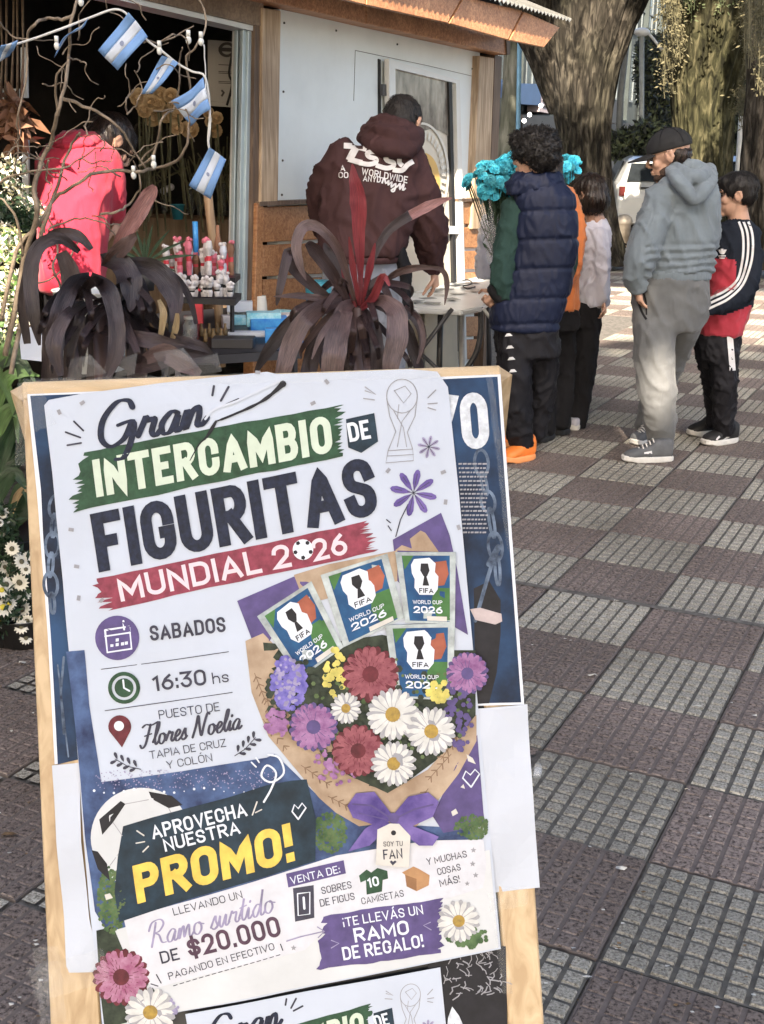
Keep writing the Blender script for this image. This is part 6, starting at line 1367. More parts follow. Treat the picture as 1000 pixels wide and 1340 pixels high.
# translucent florist film between plants and sign
for k, q in enumerate(([(92, 470), (118, 464), (140, 488), (88, 498)], [(160, 468), (180, 462), (176, 490), (150, 494)], [(200, 462), (240, 455), (260, 480), (215, 492)], [(250, 470), (285, 462), (290, 486), (255, 492)])):
    pts = [P(x, y, 2.2+.05*i) for i, (x, y) in enumerate(q)]; o = mesh('florist_film', pts+[sum(pts, Vector())/4+Vector((0, -.03, .02))], [(0, 1, 4), (1, 2, 4), (2, 3, 4), (3, 0, 4)], M['cello'])
    tag(o, ['crumpled clear film triangle above the left corner of the sign', 'clear film scrap beside the left drooping leaves', 'clear film crumple over the low dark leaves', 'clear film end near the black counter'][k], 'plastic film')
# ================================================================ WILLOW BRANCHES, LIGHTS, FLAGS
M['twig'] = mat('twisted_willow', (.13, .095, .065), .8, .3, 20, .4, 120, col2=(.34, .27, .20)); M['cordw'] = mat('white_cord', (.6, .6, .58), .6)
br = thing('willow_branches', 'tall twisted bare willow branches standing in front of the shop opening', 'branches', P(60, 560, 3.3)); br.location.z = 0
def Bz(pts, r_, Y0=3.3, name='branch', m_='twig', s=.35, y0=0):
    rnb = random.Random(len(pts)*7+int(pts[0][0])); q = [P(x*s, y0+y*s, Y0+rnb.uniform(-.06, .06)) for x, y in pts]; full = cr(q, 5); full = [p+Vector((noise.noise(p*28)*.006, 0, noise.noise(p*28+Vector((5, 5, 5)))*.006)) for p in full]
    n_ = len(full); b = MB(); b.tube(full, [max(.0014, .78*r_*(1-.6*i/n_)) for i in range(n_)], 6); return b.build(name, M[m_], br, True)
Bz([(20, 1330), (60, 1130), (90, 960), (140, 800), (130, 700), (150, 620), (190, 530), (215, 430), (240, 330), (262, 200), (265, 100), (290, -20)], .011)
Bz([(40, 1400), (110, 1060), (150, 900), (180, 790), (200, 720), (230, 640), (270, 540), (300, 500)], .009)
Bz([(270, 60), (240, 70), (180, 68), (130, 90), (100, 140), (100, 280), (65, 440), (70, 560), (50, 640)], .006)
Bz([(235, 370), (300, 390), (380, 430), (450, 480), (500, 560), (545, 630)], .007); Bz([(215, 430), (205, 300), (225, 260), (250, 230)], .005)
Bz([(10, 1200), (60, 940), (150, 830), (200, 740), (250, 710), (330, 660), (400, 640), (520, 640), (580, 630), (640, 610), (690, 560), (710, 470), (715, 380), (705, 300), (700, 210), (745, 160), (772, 80), (740, -20)], .0075)
Bz([(520, 620), (565, 580), (590, 530), (605, 450), (650, 400), (672, 300), (670, 230), (682, 180)], .005); Bz([(530, 600), (560, 565), (610, 520), (660, 505)], .004); Bz([(380, 800), (440, 790), (490, 760), (520, 700), (515, 640), (500, 600)], .005)
Bz([(180, 600), (170, 660), (190, 700), (170, 760)], .004); Bz([(0, 680), (60, 650), (120, 640), (240, 630), (290, 600), (360, 555), (440, 560), (510, 585)], .0045); Bz([(180, 860), (280, 820), (380, 830), (430, 880)], .004); Bz([(540, 155), (600, 158), (660, 130), (720, 95)], .004)
Bz([(230, 1080), (200, 1000), (215, 900), (120, 700)], .005); Bz([(100, 1040), (150, 1060), (230, 1010), (270, 940), (300, 900)], .004); Bz([(-20, 60), (40, 130), (100, 150), (200, 150)], .004); Bz([(60, 1230), (180, 1200), (240, 1180)], .005); Bz([(90, 960), (60, 820), (20, 760), (-10, 740)], .006); Bz([(765, 170), (768, 300), (785, 420), (782, 545)], .0025, 3.3, 'branch', 'cordw')
rt_ = random.Random(88)
for k in range(34):
    x, y = rt_.uniform(0, 640), rt_.uniform(60, 900); a = rt_.uniform(-2.6, .2); q = [(x, y)]
    for j in range(5): a += rt_.uniform(-.8, .8); x += rt_.uniform(25, 45)*math.cos(a); y += rt_.uniform(25, 45)*math.sin(a); q.append((x, y))
    Bz(q, rt_.uniform(.0018, .0032), 3.3+rt_.uniform(-.1, .1), 'twig')
fs = MB(); pts = [(-20, 185), (60, 165), (140, 140), (250, 100), (340, 65), (430, 35), (482, 60), (545, 145), (605, 190), (665, 238), (720, 268), (768, 290), (785, 420), (782, 553), (845, 600)]
q = [P(x*.35, y*.35, 3.25) for x, y in pts]; fs.tube(cr(q, 4), .0032, 6); tag(fs.build('bunting_cord', M['cordw'], None, True), 'white bunting cord looping across the shop opening and carrying the flags', 'cord')
M['flagb'] = mat('flag_sky_blue', (.16, .30, .58), .7, .06, 10, .1, 200); M['flagw'] = mat('flag_white', (.52, .58, .68), .7, .04, 10, .1, 200); M['flags'] = mat('flag_sun', (.20, .24, .36), .7, .1)
def flag(c, lab, Y0=3.22):
    """c: px corners; stripes run from edge c0-c1 towards c3-c2"""
    t = thing('flag', lab, 'flag', P(c[0][0], c[0][1], Y0), 'small Argentine flags strung across the shop opening')
    A_, B_, C_, D_ = [P(x, y, Y0+d) for (x, y), d in zip(c, (0, .01, .03, .05))]
    def pt(u, v): p = A_.lerp(B_, u).lerp(D_.lerp(C_, u), v); n_ = (B_-A_).cross(D_-A_).normalized(); return p+n_*.008*math.sin(v*5+u*2)
    for k in range(3):
        V = []; F = []
        for i in range(4):
            for j in range(10): V.append(pt((k+i/3)/3, j/9))
        for i in range(3):
            for j in range(9): a = i*10+j; F.append((a, a+1, a+11, a+10))
        o = mesh('stripe', V, F, M['flagw' if k == 1 else 'flagb'], t, True); o.modifiers.new('s', 'SOLIDIFY').thickness = .0008
    n_ = (B_-A_).cross(D_-A_).normalized(); n_ = n_ if n_.dot(CAM-A_) > 0 else -n_; V = [pt(.5+.085*math.cos(a), .5+.085*math.sin(a)*((B_-A_).length/(D_-A_).length))+n_*.0025 for a in [2*math.pi*q/14 for q in range(14)]]; mesh('sun_emblem', V, [tuple(range(14))], M['flags'], t)
flag([(168, 16), (192, 49), (153, 93), (130, 65)], 'uppermost hanging flag, square to the viewer, left of the half-turned one')
flag([(212, 73), (233, 84), (199, 124), (185, 121)], 'half-turned narrow flag between the two broad ones')
flag([(276, 143), (269, 101), (226, 132), (247, 165)], 'broad flag above the lowest one, beside the window track')
flag([(274, 193), (295, 211), (275, 262), (248, 241)], 'lowest flag hanging in front of the wooden pole')
flag([(115, 24), (98, 34), (70, 73), (92, 48)], 'thin pale flag seen nearly edge-on near the willow stem'); flag([(24, 52), (2, 56), (-8, 84), (12, 76)], 'flag cut by the left border of the view')
M['bulb'] = mat('frosted_bulb', (.7, .7, .66), .2)
for k, (x, y) in enumerate(((213, 172), (597, 190), (705, 150), (752, 156), (303, 8), (487, 118), (575, 615), (500, 655))):
    b = MB(); c = P(x*.35, y*.35, 3.25); b.ball(c, .0075, 10, 8, (1, 1, 1.4)); b.tube([c+Z*.009, c+Z*.024], .0055, 8); tag(b.build('string_bulb', M['bulb'], None, True), 'small unlit white bulb of the string light wound through the willow branches', 'light bulb', 'string light bulbs in the willow branches')
# ================================================================ INSIDE THE KIOSK AND ON THE COUNTER
M['cream_rose'] = mat('cream_rose', (.42, .27, .13), .6, .3, 30, col2=(.62, .46, .28)); M['teal'] = mat('teal_plastic', (.03, .20, .26), .4, .08); M['pole'] = wood('round_pole_wood', (.26, .17, .10), (.40, .28, .17), 2, 2)
M['vase'] = mat('clear_vase', (.25, .28, .28), .1, .1, alpha=.35, spec=1); M['stemd'] = mat('dry_stems', (.10, .10, .05), .7, .4, 30, col2=(.22, .20, .12)); M['notice'] = mat('notice_paper', (.42, .40, .38), .6, .05); M['printd'] = mat('notice_print', (.08, .07, .07), .6)
M['krp'] = mat('brown_wrapping', (.24, .12, .07), .7, .25, 8, .4, 30); M['pinkp2'] = mat('pink_wrap', (.62, .16, .22), .5, .2, 20); M['whitep2'] = mat('white_wrap', (.58, .55, .55), .5, .15, 30); M['redp'] = mat('red_wrap', (.52, .04, .06), .5, .15); M['blackr'] = M['black']
M['bluebox'] = mat('blue_box', (.02, .17, .55), .4, .3, 40, col2=(.06, .32, .66)); M['cyanbox'] = mat('cyan_box', (.10, .46, .62), .4, .2, 40, col2=(.45, .70, .76)); M['glassj'] = mat('jar_glass', (.5, .52, .52), .08, .1, alpha=.45, spec=1); M['cork'] = mat('cork_bottle', (.30, .20, .10), .7, .3, 40); M['blackt'] = mat('black_counter', (.022, .022, .028), .45, .2, 5); M['cupw'] = mat('white_cup', (.60, .60, .57), .45, .04)
YB = 6.6
pc = [P(150, 283, YB), P(318, 288, YB), P(318, 420, YB), P(150, 420, YB)]
slab([P(80, 281, YB), P(325, 289, YB), P(325, 470, YB), P(80, 470, YB)], Vector((0, -1, 0)), .03, 'plywood_front', M['inply'], kiosk)
slab([P(80, 276, YB), P(325, 284, YB), P(325, 289, YB-.02), P(80, 281, YB-.02)], Vector((0, -1, 0)), .5, 'inner_shelf', M['inply'], kiosk)
# notice on the wall
nt_ = thing('notice', 'white printed notice with a round emblem pinned inside near the window track', 'notice', P(292, 90, 6.3)); Yn = 6.3
def pq(pts, Y, name, m_, par, dy=0): return mesh(name, [P(x, y, Y+dy) for x, y in pts], [tuple(range(len(pts)))], m_, par)
sl0 = slab([P(272, 52, Yn), P(311, 55, Yn), P(311, 136, Yn), P(272, 132, Yn)], Vector((0, -1, 0)), .006, 'sheet', M['notice'], nt_)
b = MB()
for cx, cy, r1, r2 in ((297, 65, 11, 7),):
    for k in range(24): a0, a1 = 2*math.pi*k/24, 2*math.pi*(k+1)/24; b.quad(*[P(cx+r_*math.cos(a), cy+r_*math.sin(a)*.9, Yn-.004) for r_, a in ((r1, a0), (r1, a1), (r2, a1), (r2, a0))])
b.quad(*[P(x, y, Yn-.004) for x, y in ((286, 62), (308, 63), (308, 68), (286, 67))]); b.build('emblem', M['printd'], nt_)
b = MB()
for y in (84, 93, 95, 106, 108): b.quad(*[P(x, yy, Yn-.004) for x, yy in ((286, y), (306, y+1), (306, y+2), (286, y+1))])
for x in (290, 302): b.tube([P(x, 118, Yn-.005), P(x+3, 121, Yn-.005), P(x, 126, Yn-.005)], .005, 5)
b.build('printed_lines', M['printd'], nt_)['kind'] = 'stuff'
slab([P(270, 132, Yn), P(311, 136, Yn), P(311, 141, Yn), P(270, 138, Yn)], Vector((0, -1, 0)), .03, 'inner_ledge', M['notice'], kiosk)
b = MB(); b.tube(cr([P(306, 60, 6.1), P(300, 95, 6.1), P(304, 110, 6.1), P(297, 138, 6.1)], 4), .006, 5); tag(b.build('hanging_cable', M['black'], None, True), 'thin black cable hanging across the white notice', 'cable')
# flowers at the back
def roses(lab, spots, Y, m_, r_=.045, stems=None):
    t = thing('rose_bunch', lab, 'flowers', P(spots[0][0], spots[0][1], Y)); rn = random.Random(len(spots)); st = MB()
    for x, y in spots:
        b = MB(); c = P(x, y, Y+rn.uniform(-.06, .06)); rr_ = r_*rn.uniform(.8, 1.15)
        for ring_ in range(4):
            for k in range(3+ring_*2):
                a = 2*math.pi*k/(3+ring_*2)+ring_; d = Vector((math.cos(a), -.4+.3*math.sin(a), math.sin(a))).normalized(); f_ = .25+.22*ring_; s_ = d.cross(Vector((0, -1, 0))).normalized()
                p = c+d*rr_*f_+Vector((0, -.03+.012*ring_, 0)); q0 = c+d*rr_*f_*.3; b.add([q0-s_*rr_*.2, q0+s_*rr_*.2, p+s_*rr_*.38, p+d*rr_*.14, p-s_*rr_*.38], [(0, 1, 2, 3, 4)])
        b.ball(c+Vector((0, .01, 0)), rr_*.75, 10, 8); o = b.build('rose', m_, t); st.tube([c, c+Vector((rn.gauss(0, .03), .02, -.5))], .005, 4)
    st.build('stems', M['stemd'], t); return t
roses('cream roses hanging above the dark shelf behind the third flag', [(182, 128), (197, 134), (190, 145), (210, 124), (206, 137), (224, 126), (232, 138), (200, 155), (218, 150), (230, 150), (187, 137), (232, 168), (249, 170)], 6.2, M['cream_rose'])
roses('pale blush roses just left of the window track', [(273, 148), (284, 155), (282, 172), (276, 160)], 6.2, M['cream_rose'], .035)
roses('dark faded roses under the cream ones', [(185, 170), (198, 178), (210, 172), (190, 186)], 6.35, mat('faded_rose', (.05, .04, .03), .8, .3, 20), .045)
rn = random.Random(77)
for k, (x, y, h_, w_) in enumerate(((196, 278, 60, 10), (216, 279, 56, 9), (250, 281, 58, 9), (262, 282, 52, 8), (292, 283, 70, 10), (304, 284, 60, 7))):
    t = thing('flower_vase', ['vase of bare stems at the left end of the inner shelf', 'second vase of stems from the left on the inner shelf', 'vase of stems just right of the teal pot', 'narrow vase of stems beside the wooden pole', 'tall pale vase with stems near the window track', 'slim vase squeezed against the window track'][k], 'vase', P(x, y, 6.45))
    c = P(x, y, 6.42); hh = h_*spx(6.42); r_ = w_*spx(6.42)*.5; b = MB(); b.lathe(c, [(r_*.8, 0), (r_, hh*.1), (r_*.8, hh*.5), (r_*1.1, hh*.55), (r_, hh*.56), (r_*.7, hh*.5), (r_*.7, .01), (0, .01)], 12); b.build('glass', M['vase'], t, True)
    b = MB()
    for q in range(9): a = c+Vector((rn.uniform(-r_, r_)*.6, rn.uniform(-r_, r_)*.5, .01)); b.tube([a, a+Vector((rn.gauss(0, .02), 0, hh*.6)), a+Vector((rn.gauss(0, .06), 0, hh*rn.uniform(.9, 1.3)))], .004, 4)
    b.build('stems', M['stemd'], t)['kind'] = 'stuff'
b = MB(); c = P(233, 287, 6.1); b.lathe(c, [(.025, 0), (.034, .068), (.037, .068), (.037, .073), (.03, .073), (.026, .01), (0, .01)], 16); tag(b.build('teal_pot', M['teal'], None, True), 'small teal plastic pot on the inner shelf', 'pot')
b = MB(); b.tube([P(271, 245, 5.4), P(277, 300, 5.4), P(283, 345, 5.4), P(290, 480, 5.4)], .020, 10); tag(b.build('wooden_pole', M['pole'], None, True), 'light round wooden pole standing under the lowest flag', 'pole')
b = MB(); c = P(219, 250, 6.3)
for k in range(3): b.ball(c+Vector((k*.02-.02, 0, .01*k)), .018, 8, 6)
tag(b.build('white_bloom', M['whitep2'], None, True), 'single small white bloom on the dark shelf between two vases', 'flower')
# left part: vertical frames, wrapped bouquets, sunlit flowers
slab([P(27, 62, 5.2), P(35, 62, 5.2), P(36, 128, 5.2), P(27, 128, 5.2)], Vector((0, -1, 0)), .02, 'sliding_frame', M['wframe'], kiosk); slab([P(29, 182, 5.2), P(37, 182, 5.2), P(38, 280, 5.2), P(29, 280, 5.2)], Vector((0, -1, 0)), .02, 'sliding_frame', M['wframe'], kiosk)
slab([P(-20, 116, 5.4), P(26, 116, 5.4), P(26, 130, 5.4), P(-20, 130, 5.4)], Vector((0, -1, 0)), .02, 'sliding_frame', M['wframe'], kiosk)
b = MB()
for k in range(7):
    x0 = -12+k*7; b.tube([P(x0+rn.uniform(-3, 3), 0+rn.uniform(-10, 10), 5.0), P(x0+rn.uniform(-2, 2), 70, 5.0), P(x0+rn.uniform(-2, 2), 135, 5.0)], [.014, .011, .018], 6, True, .3)
tag(b.build('hanging_straps', M['lintelw'], None, True), 'dusty strips hanging at the top left of the shop opening', 'strips')['kind'] = 'stuff'
b = MB()
for k, (x, y) in []:
    rg = [(P(x, y-22, 4.9), X*.035, Yv*.04), (P(x, y-5, 4.9), X*.055, Yv*.05), (P(x, y+18, 4.9), X*.05, Yv*.05), (P(x, y+30, 4.9), X*.03, Yv*.03)]; loft(b, rg, 12)
if b.V: tag(remesh(b, 'paper_parcel', M['krp'], None, .012, 0, lambda co, n_: .022*max(0, 1-abs(noise.noise(Vector((co.x*14, co.y*14, co.z*5))))*3)-.01), 'brown paper wrapped bundle hanging at the left edge of the shop', 'parcel')
def foliage(lab, name, cat, pts, Y, dY, n_, ls, m_, seed, kind='stuff', flowers=None, droop=.2):
    rn = random.Random(seed); b = MB(); ms = m_ if isinstance(m_, list) else [m_]
    for _ in range(n_):
        cx, cy, rx, ry = pts[rn.randrange(len(pts))]; a, r_ = rn.uniform(0, 6.283), math.sqrt(rn.random()); c = P(cx+rx*r_*math.cos(a), cy+ry*r_*math.sin(a), Y+rn.uniform(-dY, dY)); d = Vector((rn.gauss(0, 1), rn.gauss(0, .8), rn.gauss(0, 1)-droop)).normalized(); s_ = d.cross(Vector((rn.gauss(0, 1), rn.gauss(0, 1), rn.gauss(0, 1)))).normalized(); L_ = ls*rn.uniform(.5, 1.3); b.m = rn.randrange(len(ms)); b.add([c, c+d*L_*.4+s_*L_*.20, c+d*L_, c+d*L_*.4-s_*L_*.20], [(0, 1, 2, 3)])
    o = b.build('foliage' if name is None else name, ms); return tag(o, lab, cat)
M['lime'] = mat('lime_flower', (.30, .34, .10), .6, .3, 20, col2=(.62, .60, .34)); M['whfl'] = mat('white_flower', (.62, .60, .52), .6, .12, 30)
def plantthing(lab, name, cat, pts, Y, dY, n_, ls, ms, seed, **k):
    t = thing(name, lab, cat, P(pts[0][0], pts[0][1], Y)); o = foliage(None, 'foliage', None, pts, Y, dY, n_, ls, ms, seed, **k); o['kind'] = 'stuff'; o.parent = t; o.matrix_parent_inverse = PINV(t); return t
plantthing('brown crumpled wrapping paper bundle hanging at the left edge of the shop', 'paper_bundle', 'paper', [(6, 160, 20, 28), (24, 162, 16, 26), (14, 140, 18, 16)], 4.9, .06, 170, .085, [M['krp']], 31)
plantthing('pale lime and white flowers catching light at the left edge, above the green leaves', 'flower_bucket', 'flowers', [(8, 385, 24, 40), (12, 320, 18, 25), (-5, 400, 20, 50), (28, 395, 14, 40)], 3.7, .12, 1500, .026, [M['lime'], M['whfl'], M['green_leaf']], 5)
plantthing('thin dry stems with white tufts left of the red jacket', 'dried_bunch', 'flowers', [(10, 225, 22, 22), (20, 260, 26, 22), (40, 280, 20, 14)], 4.6, .1, 700, .03, [M['whfl'], M['stemd'], M['dgreen']], 6)
plantthing('dark leafy bucket plant at the foot of the dried stems', 'leafy_plant', 'plant', [(20, 290, 34, 18), (6, 280, 20, 20)], 4.4, .1, 700, .035, [M['deep_green_leaf'], M['dgreen']], 8)
# paper and bag pale shapes behind the left cordyline
slab([P(24, 430, 3.4), P(66, 428, 3.4), P(64, 474, 3.35), P(28, 470, 3.35)], Vector((0, -1, 0)), .04, 'pale_box', M['paper'], None).name = 'pale_box'
tag(bpy.data.objects['pale_box'], 'pale blue-white box seen between leaves at the lower left', 'box')
b = MB(); b.lathe(P(122, 440, 3.6)-Z*.1, [(.09, 0), (.11, .24), (.115, .24), (.10, .23), (0, .22)], 18); tag(b.build('white_bucket', M['wframe'], None, True), 'white bucket glimpsed through the drooping dark leaves', 'bucket')
b = MB(); rg = [(P(x, 350, 3.5), Vector((.03, 0, 0)), Vector((0, 0, .015))) for x in (110, 135)]; 
# counter outside the window
ct = thing('black_counter', 'black trestle counter in front of the shop window', 'table', P(330, 455, 4.4)); ct.location.z = 0
def C4(x, y, z=.80): return G(x, y, z)
cq = [C4(200, 470), C4(395, 458), C4(398, 418), C4(330, 400), C4(205, 410)]; slab(cq, Z, .035, 'top', M['blackt'], ct)
for x, y in ((215, 465), (385, 452), (385, 425), (230, 415)): b = MB(); a = C4(x, y, .77); b.tube([a, (a.x, a.y, 0)], .016, 6); b.build('leg', M['blackt'], ct)
slab([C4(230, 468, .80), C4(395, 457, .80), C4(395, 457, .70), C4(230, 468, .70)], Vector((0, -1, 0)), .02, 'apron', M['blackt'], ct)
def boxon(x, y, w_, d, h_, m_, name, lab, rz=0, z0=.80, parts=None):
    c = C4(x, y, z0); b = MB(); b.box((c.x, c.y, z0+h_/2), (w_, d, h_), rz); o = b.build(name, m_); bm = bmesh.new(); bm.from_mesh(o.data); bmesh.ops.bevel(bm, geom=bm.edges[:], offset=.003, segments=1, affect='EDGES'); bm.to_mesh(o.data); bm.free(); tag(o, lab, name.split('_')[-1]); return o, c
boxon(306, 454, .17, .10, .04, M['blackt'], 'black_box', 'low black box at the near edge of the counter')
boxon(352, 436, .17, .12, .07, M['bluebox'], 'blue_box', 'deep blue open box on the right half of the counter', .2)
boxon(320, 424, .17, .10, .035, M['cyanbox'], 'cyan_box', 'pale cyan flat box left of the white cup', -.1)
boxon(345, 426, .15, .08, .06, M['cyanbox'], 'cyan_box', 'bright cyan carton in front of the white cup', .15, .835)
boxon(314, 408, .12, .05, .05, M['paper'], 'white_box', 'small white box with dark prints below the window track', .1, .84)
boxon(330, 440, .20, .06, .02, M['paper'], 'white_box', 'flat white packet lying across the counter front', .05, .82)
boxon(384, 424, .10, .09, .05, M['whitep2'], 'white_box', 'cream carton at the right end of the counter', .4)
boxon(372, 448, .16, .05, .06, M['bluebox'], 'blue_box', 'dark blue box at the counter corner next to the big plant', .1)
boxon(298, 430, .05, .05, .06, M['whitep2'], 'white_box', 'little pale cube between the cork bottles and the cyan box', .3)
boxon(372, 414, .10, .06, .03, M['cyanbox'], 'cyan_box', 'pale turquoise packet behind the cream carton', -.3)
b = MB(); c = C4(340, 404, .84); b.lathe(c-Z*.03, [(.040, 0), (.037, .02), (.031, .09), (.030, .092), (.0, .09)], 20); tag(b.build('white_cup', M['cupw'], None, True), 'upturned white pot beside the foot of the window track', 'pot')
t = thing('glass_jar', 'clear glass jar standing left of the cork bottles', 'jar', C4(249, 440)); c = C4(249, 444); b = MB(); b.lathe(c, [(.028, 0), (.032, .01), (.032, .06), (.022, .075), (.022, .085), (.0, .085)], 16); b.build('body', M['glassj'], t, True); b = MB(); b.lathe(c+Z*.085, [(.024, 0), (.024, .014), (0, .015)], 14); b.build('lid', M['wframe'], t, True)
for k in range(7):
    b = MB(); c = C4(264+k*5.2, 440+(k % 2)*7, .80); b.lathe(c, [(.009, 0), (.010, .03), (.005, .04), (.006, .055), (0, .056)], 8); tag(b.build('cork_bottle', M['cork'], None, True), 'tiny amber cork bottle in the cluster at the left of the black box', 'bottle', 'cork bottles on the counter')
boxon(212, 452, .05, .05, .09, M['dry_leaf'], 'tan_box', 'narrow tan carton under the arching dark leaf')
o, c = boxon(260, 424, .045, .03, .16, M['redp'], 'red_box', 'upright narrow red box left of the cyan boxes')
# small teal bin seen past the big cordyline
b = MB(); b.lathe(P(417, 400, 4.9), [(.05, 0), (.055, .1), (.05, .1), (0, .09)], 14); tag(b.build('teal_bin', M['teal'], None, True), 'teal bin peeking out left of the red cordyline spike', 'bin')
# tiers of little posies
sb_ = thing('display_stand', 'black stepped stand for the little gift posies', 'stand', P(260, 400, 4.9)); YS = 4.9
slab([P(218, 388, YS-.05), P(308, 392, YS-.05), P(308, 400, YS-.05), P(218, 396, YS-.05)], Vector((0, -1, 0)), .22, 'lower_tier', M['blackt'], sb_); slab([P(218, 360, YS+.10), P(308, 364, YS+.10), P(308, 371, YS+.10), P(218, 367, YS+.10)], Vector((0, -1, 0)), .18, 'upper_tier', M['blackt'], sb_)
b = MB(); b.tube([P(222, 396, YS+.1), P(222, 470, YS+.1)], .01, 6); b.build('leg', M['blackt'], sb_); b = MB(); b.tube([P(304, 396, YS+.1), P(304, 470, YS+.1)], .01, 6); b.build('leg', M['blackt'], sb_)
cols = ['whitep2', 'paper', 'pinkp2', 'whitep2', 'krp', 'pinkp2', 'whitep2']
rn = random.Random(3); idx = 0
for row, (y0, Y_) in enumerate(((360, YS+.02), (388, YS-.15))):
    for k in range(14):
        x = 220+k*6.3+rn.uniform(-3, 3); m_ = M[cols[(k*3+row*2) % 7]] if row == 0 else M['whitep2']; t = thing('gift_posy', ('tiny wrapped posy in the upper row of the black stand' if row == 0 else 'tiny white posy with black band in the lower row of the black stand'), 'posy', P(x, y0, Y_), 'gift posies, upper row' if row == 0 else 'gift posies, lower row')
        hh = (29 if row == 0 else 19)*rn.uniform(.65, 1.5); c = P(x, y0, Y_+rn.uniform(-.05, .06)); h3 = hh*spx(Y_); r_ = .013; b = MB(); b.lathe(c, [(r_*.7, 0), (r_, h3*.3), (r_*.6, h3*.5), (r_*1.3, h3*.8), (r_*1.0, h3), (0, h3)], 8); o = b.build('wrapper', m_, t); b = MB()
        for q in range(5): b.ball(c+Vector((rn.uniform(-r_, r_), rn.uniform(-r_, r_), h3+rn.uniform(0, .012))), rn.uniform(.006, .010), 6, 5)
        b.build('bloom', M[['whitep2', 'pinkp2', 'whitep2', 'pinkp2'][rn.randrange(4)] if row == 0 else 'whitep2'], t)['kind'] = 'stuff'; b = MB(); b.lathe(c+Z*h3*.42, [(r_*.85, 0), (r_*.85, h3*.14)], 8); b.build('band', M['blackr' if row else 'redp'], t)
b = MB(); b.box(P(297, 343, 5.15), (.055, .03, .12)); tag(b.build('red_box', M['redp'], None), 'red carton behind the posies, touching the window track', 'box')
b = MB(); c = P(257, 340, 5.2); b.tube([c, c+Z*.16], .012, 8); tag(b.build('dark_candle', M['bluebox'], None, True), 'dark blue slim tube rising behind the posies', 'tube')
b = MB(); c = P(286, 335, 5.25); b.tube([c, c+Z*.05, c+Z*.09, c+Z*.13], [.018, .018, .008, .008], 10); tag(b.build('glass_bottle', M['krp'], None, True), 'small brownish bottle behind the red carton', 'bottle')
# ================================================================ GREENERY AND DAISIES LEFT OF THE SIGN
Y = 3.9; gl = thing('leafy_plant', 'green strap-leaved potted plant left of the sign', 'plant', P(10, 600, Y)); rn = random.Random(19); g1, g2 = M['green_leaf'], M['deep_green_leaf']
for m_, pts in ((g1, [(-12, 560, 14), (6, 500, 24), (28, 488, 16), (52, 492, 2)]), (g1, [(-14, 600, 14), (8, 540, 26), (30, 545, 18), (46, 575, 2)]), (g2, [(-10, 640, 12), (4, 590, 28), (18, 560, 22), (30, 520, 3)]), (g1, [(-16, 520, 12), (0, 470, 24), (14, 448, 14), (30, 440, 2)]), (g2, [(-20, 700, 12), (0, 640, 30), (20, 620, 24), (34, 640, 3)]), (g2, [(0, 480, 10), (18, 470, 18), (34, 478, 12), (48, 505, 2)]), (g2, [(10, 680, 10), (26, 640, 22), (38, 650, 14), (42, 690, 2)]), (M['dry_leaf'], [(10, 690, 6), (22, 650, 12), (36, 640, 10), (40, 660, 2)]), (g2, [(-10, 440, 10), (10, 440, 20), (24, 470, 18), (26, 500, 3)]), (g1, [(-12, 470, 10), (8, 505, 16), (20, 540, 12), (24, 580, 2)]), (g2, [(-20, 620, 20, .1), (10, 600, 50, .1), (30, 580, 40, .1), (36, 540, 5, .1)]), (g2, [(-20, 560, 20, .1), (10, 540, 50, .1), (30, 520, 40, .1), (36, 480, 5, .1)]), (g2, [(-20, 700, 20, .1), (10, 680, 50, .1), (30, 660, 40, .1), (40, 620, 5, .1)])): strap(gl, Y, pts, m_)
b = MB(); c = P(4, 700, Y); b.lathe((c.x-.05, c.y+.05, 0), [(.14, 0), (.19, .3), (.2, .3), (.18, .29), (0, .27)], 18); b.build('pot', M['potb'], gl, True)
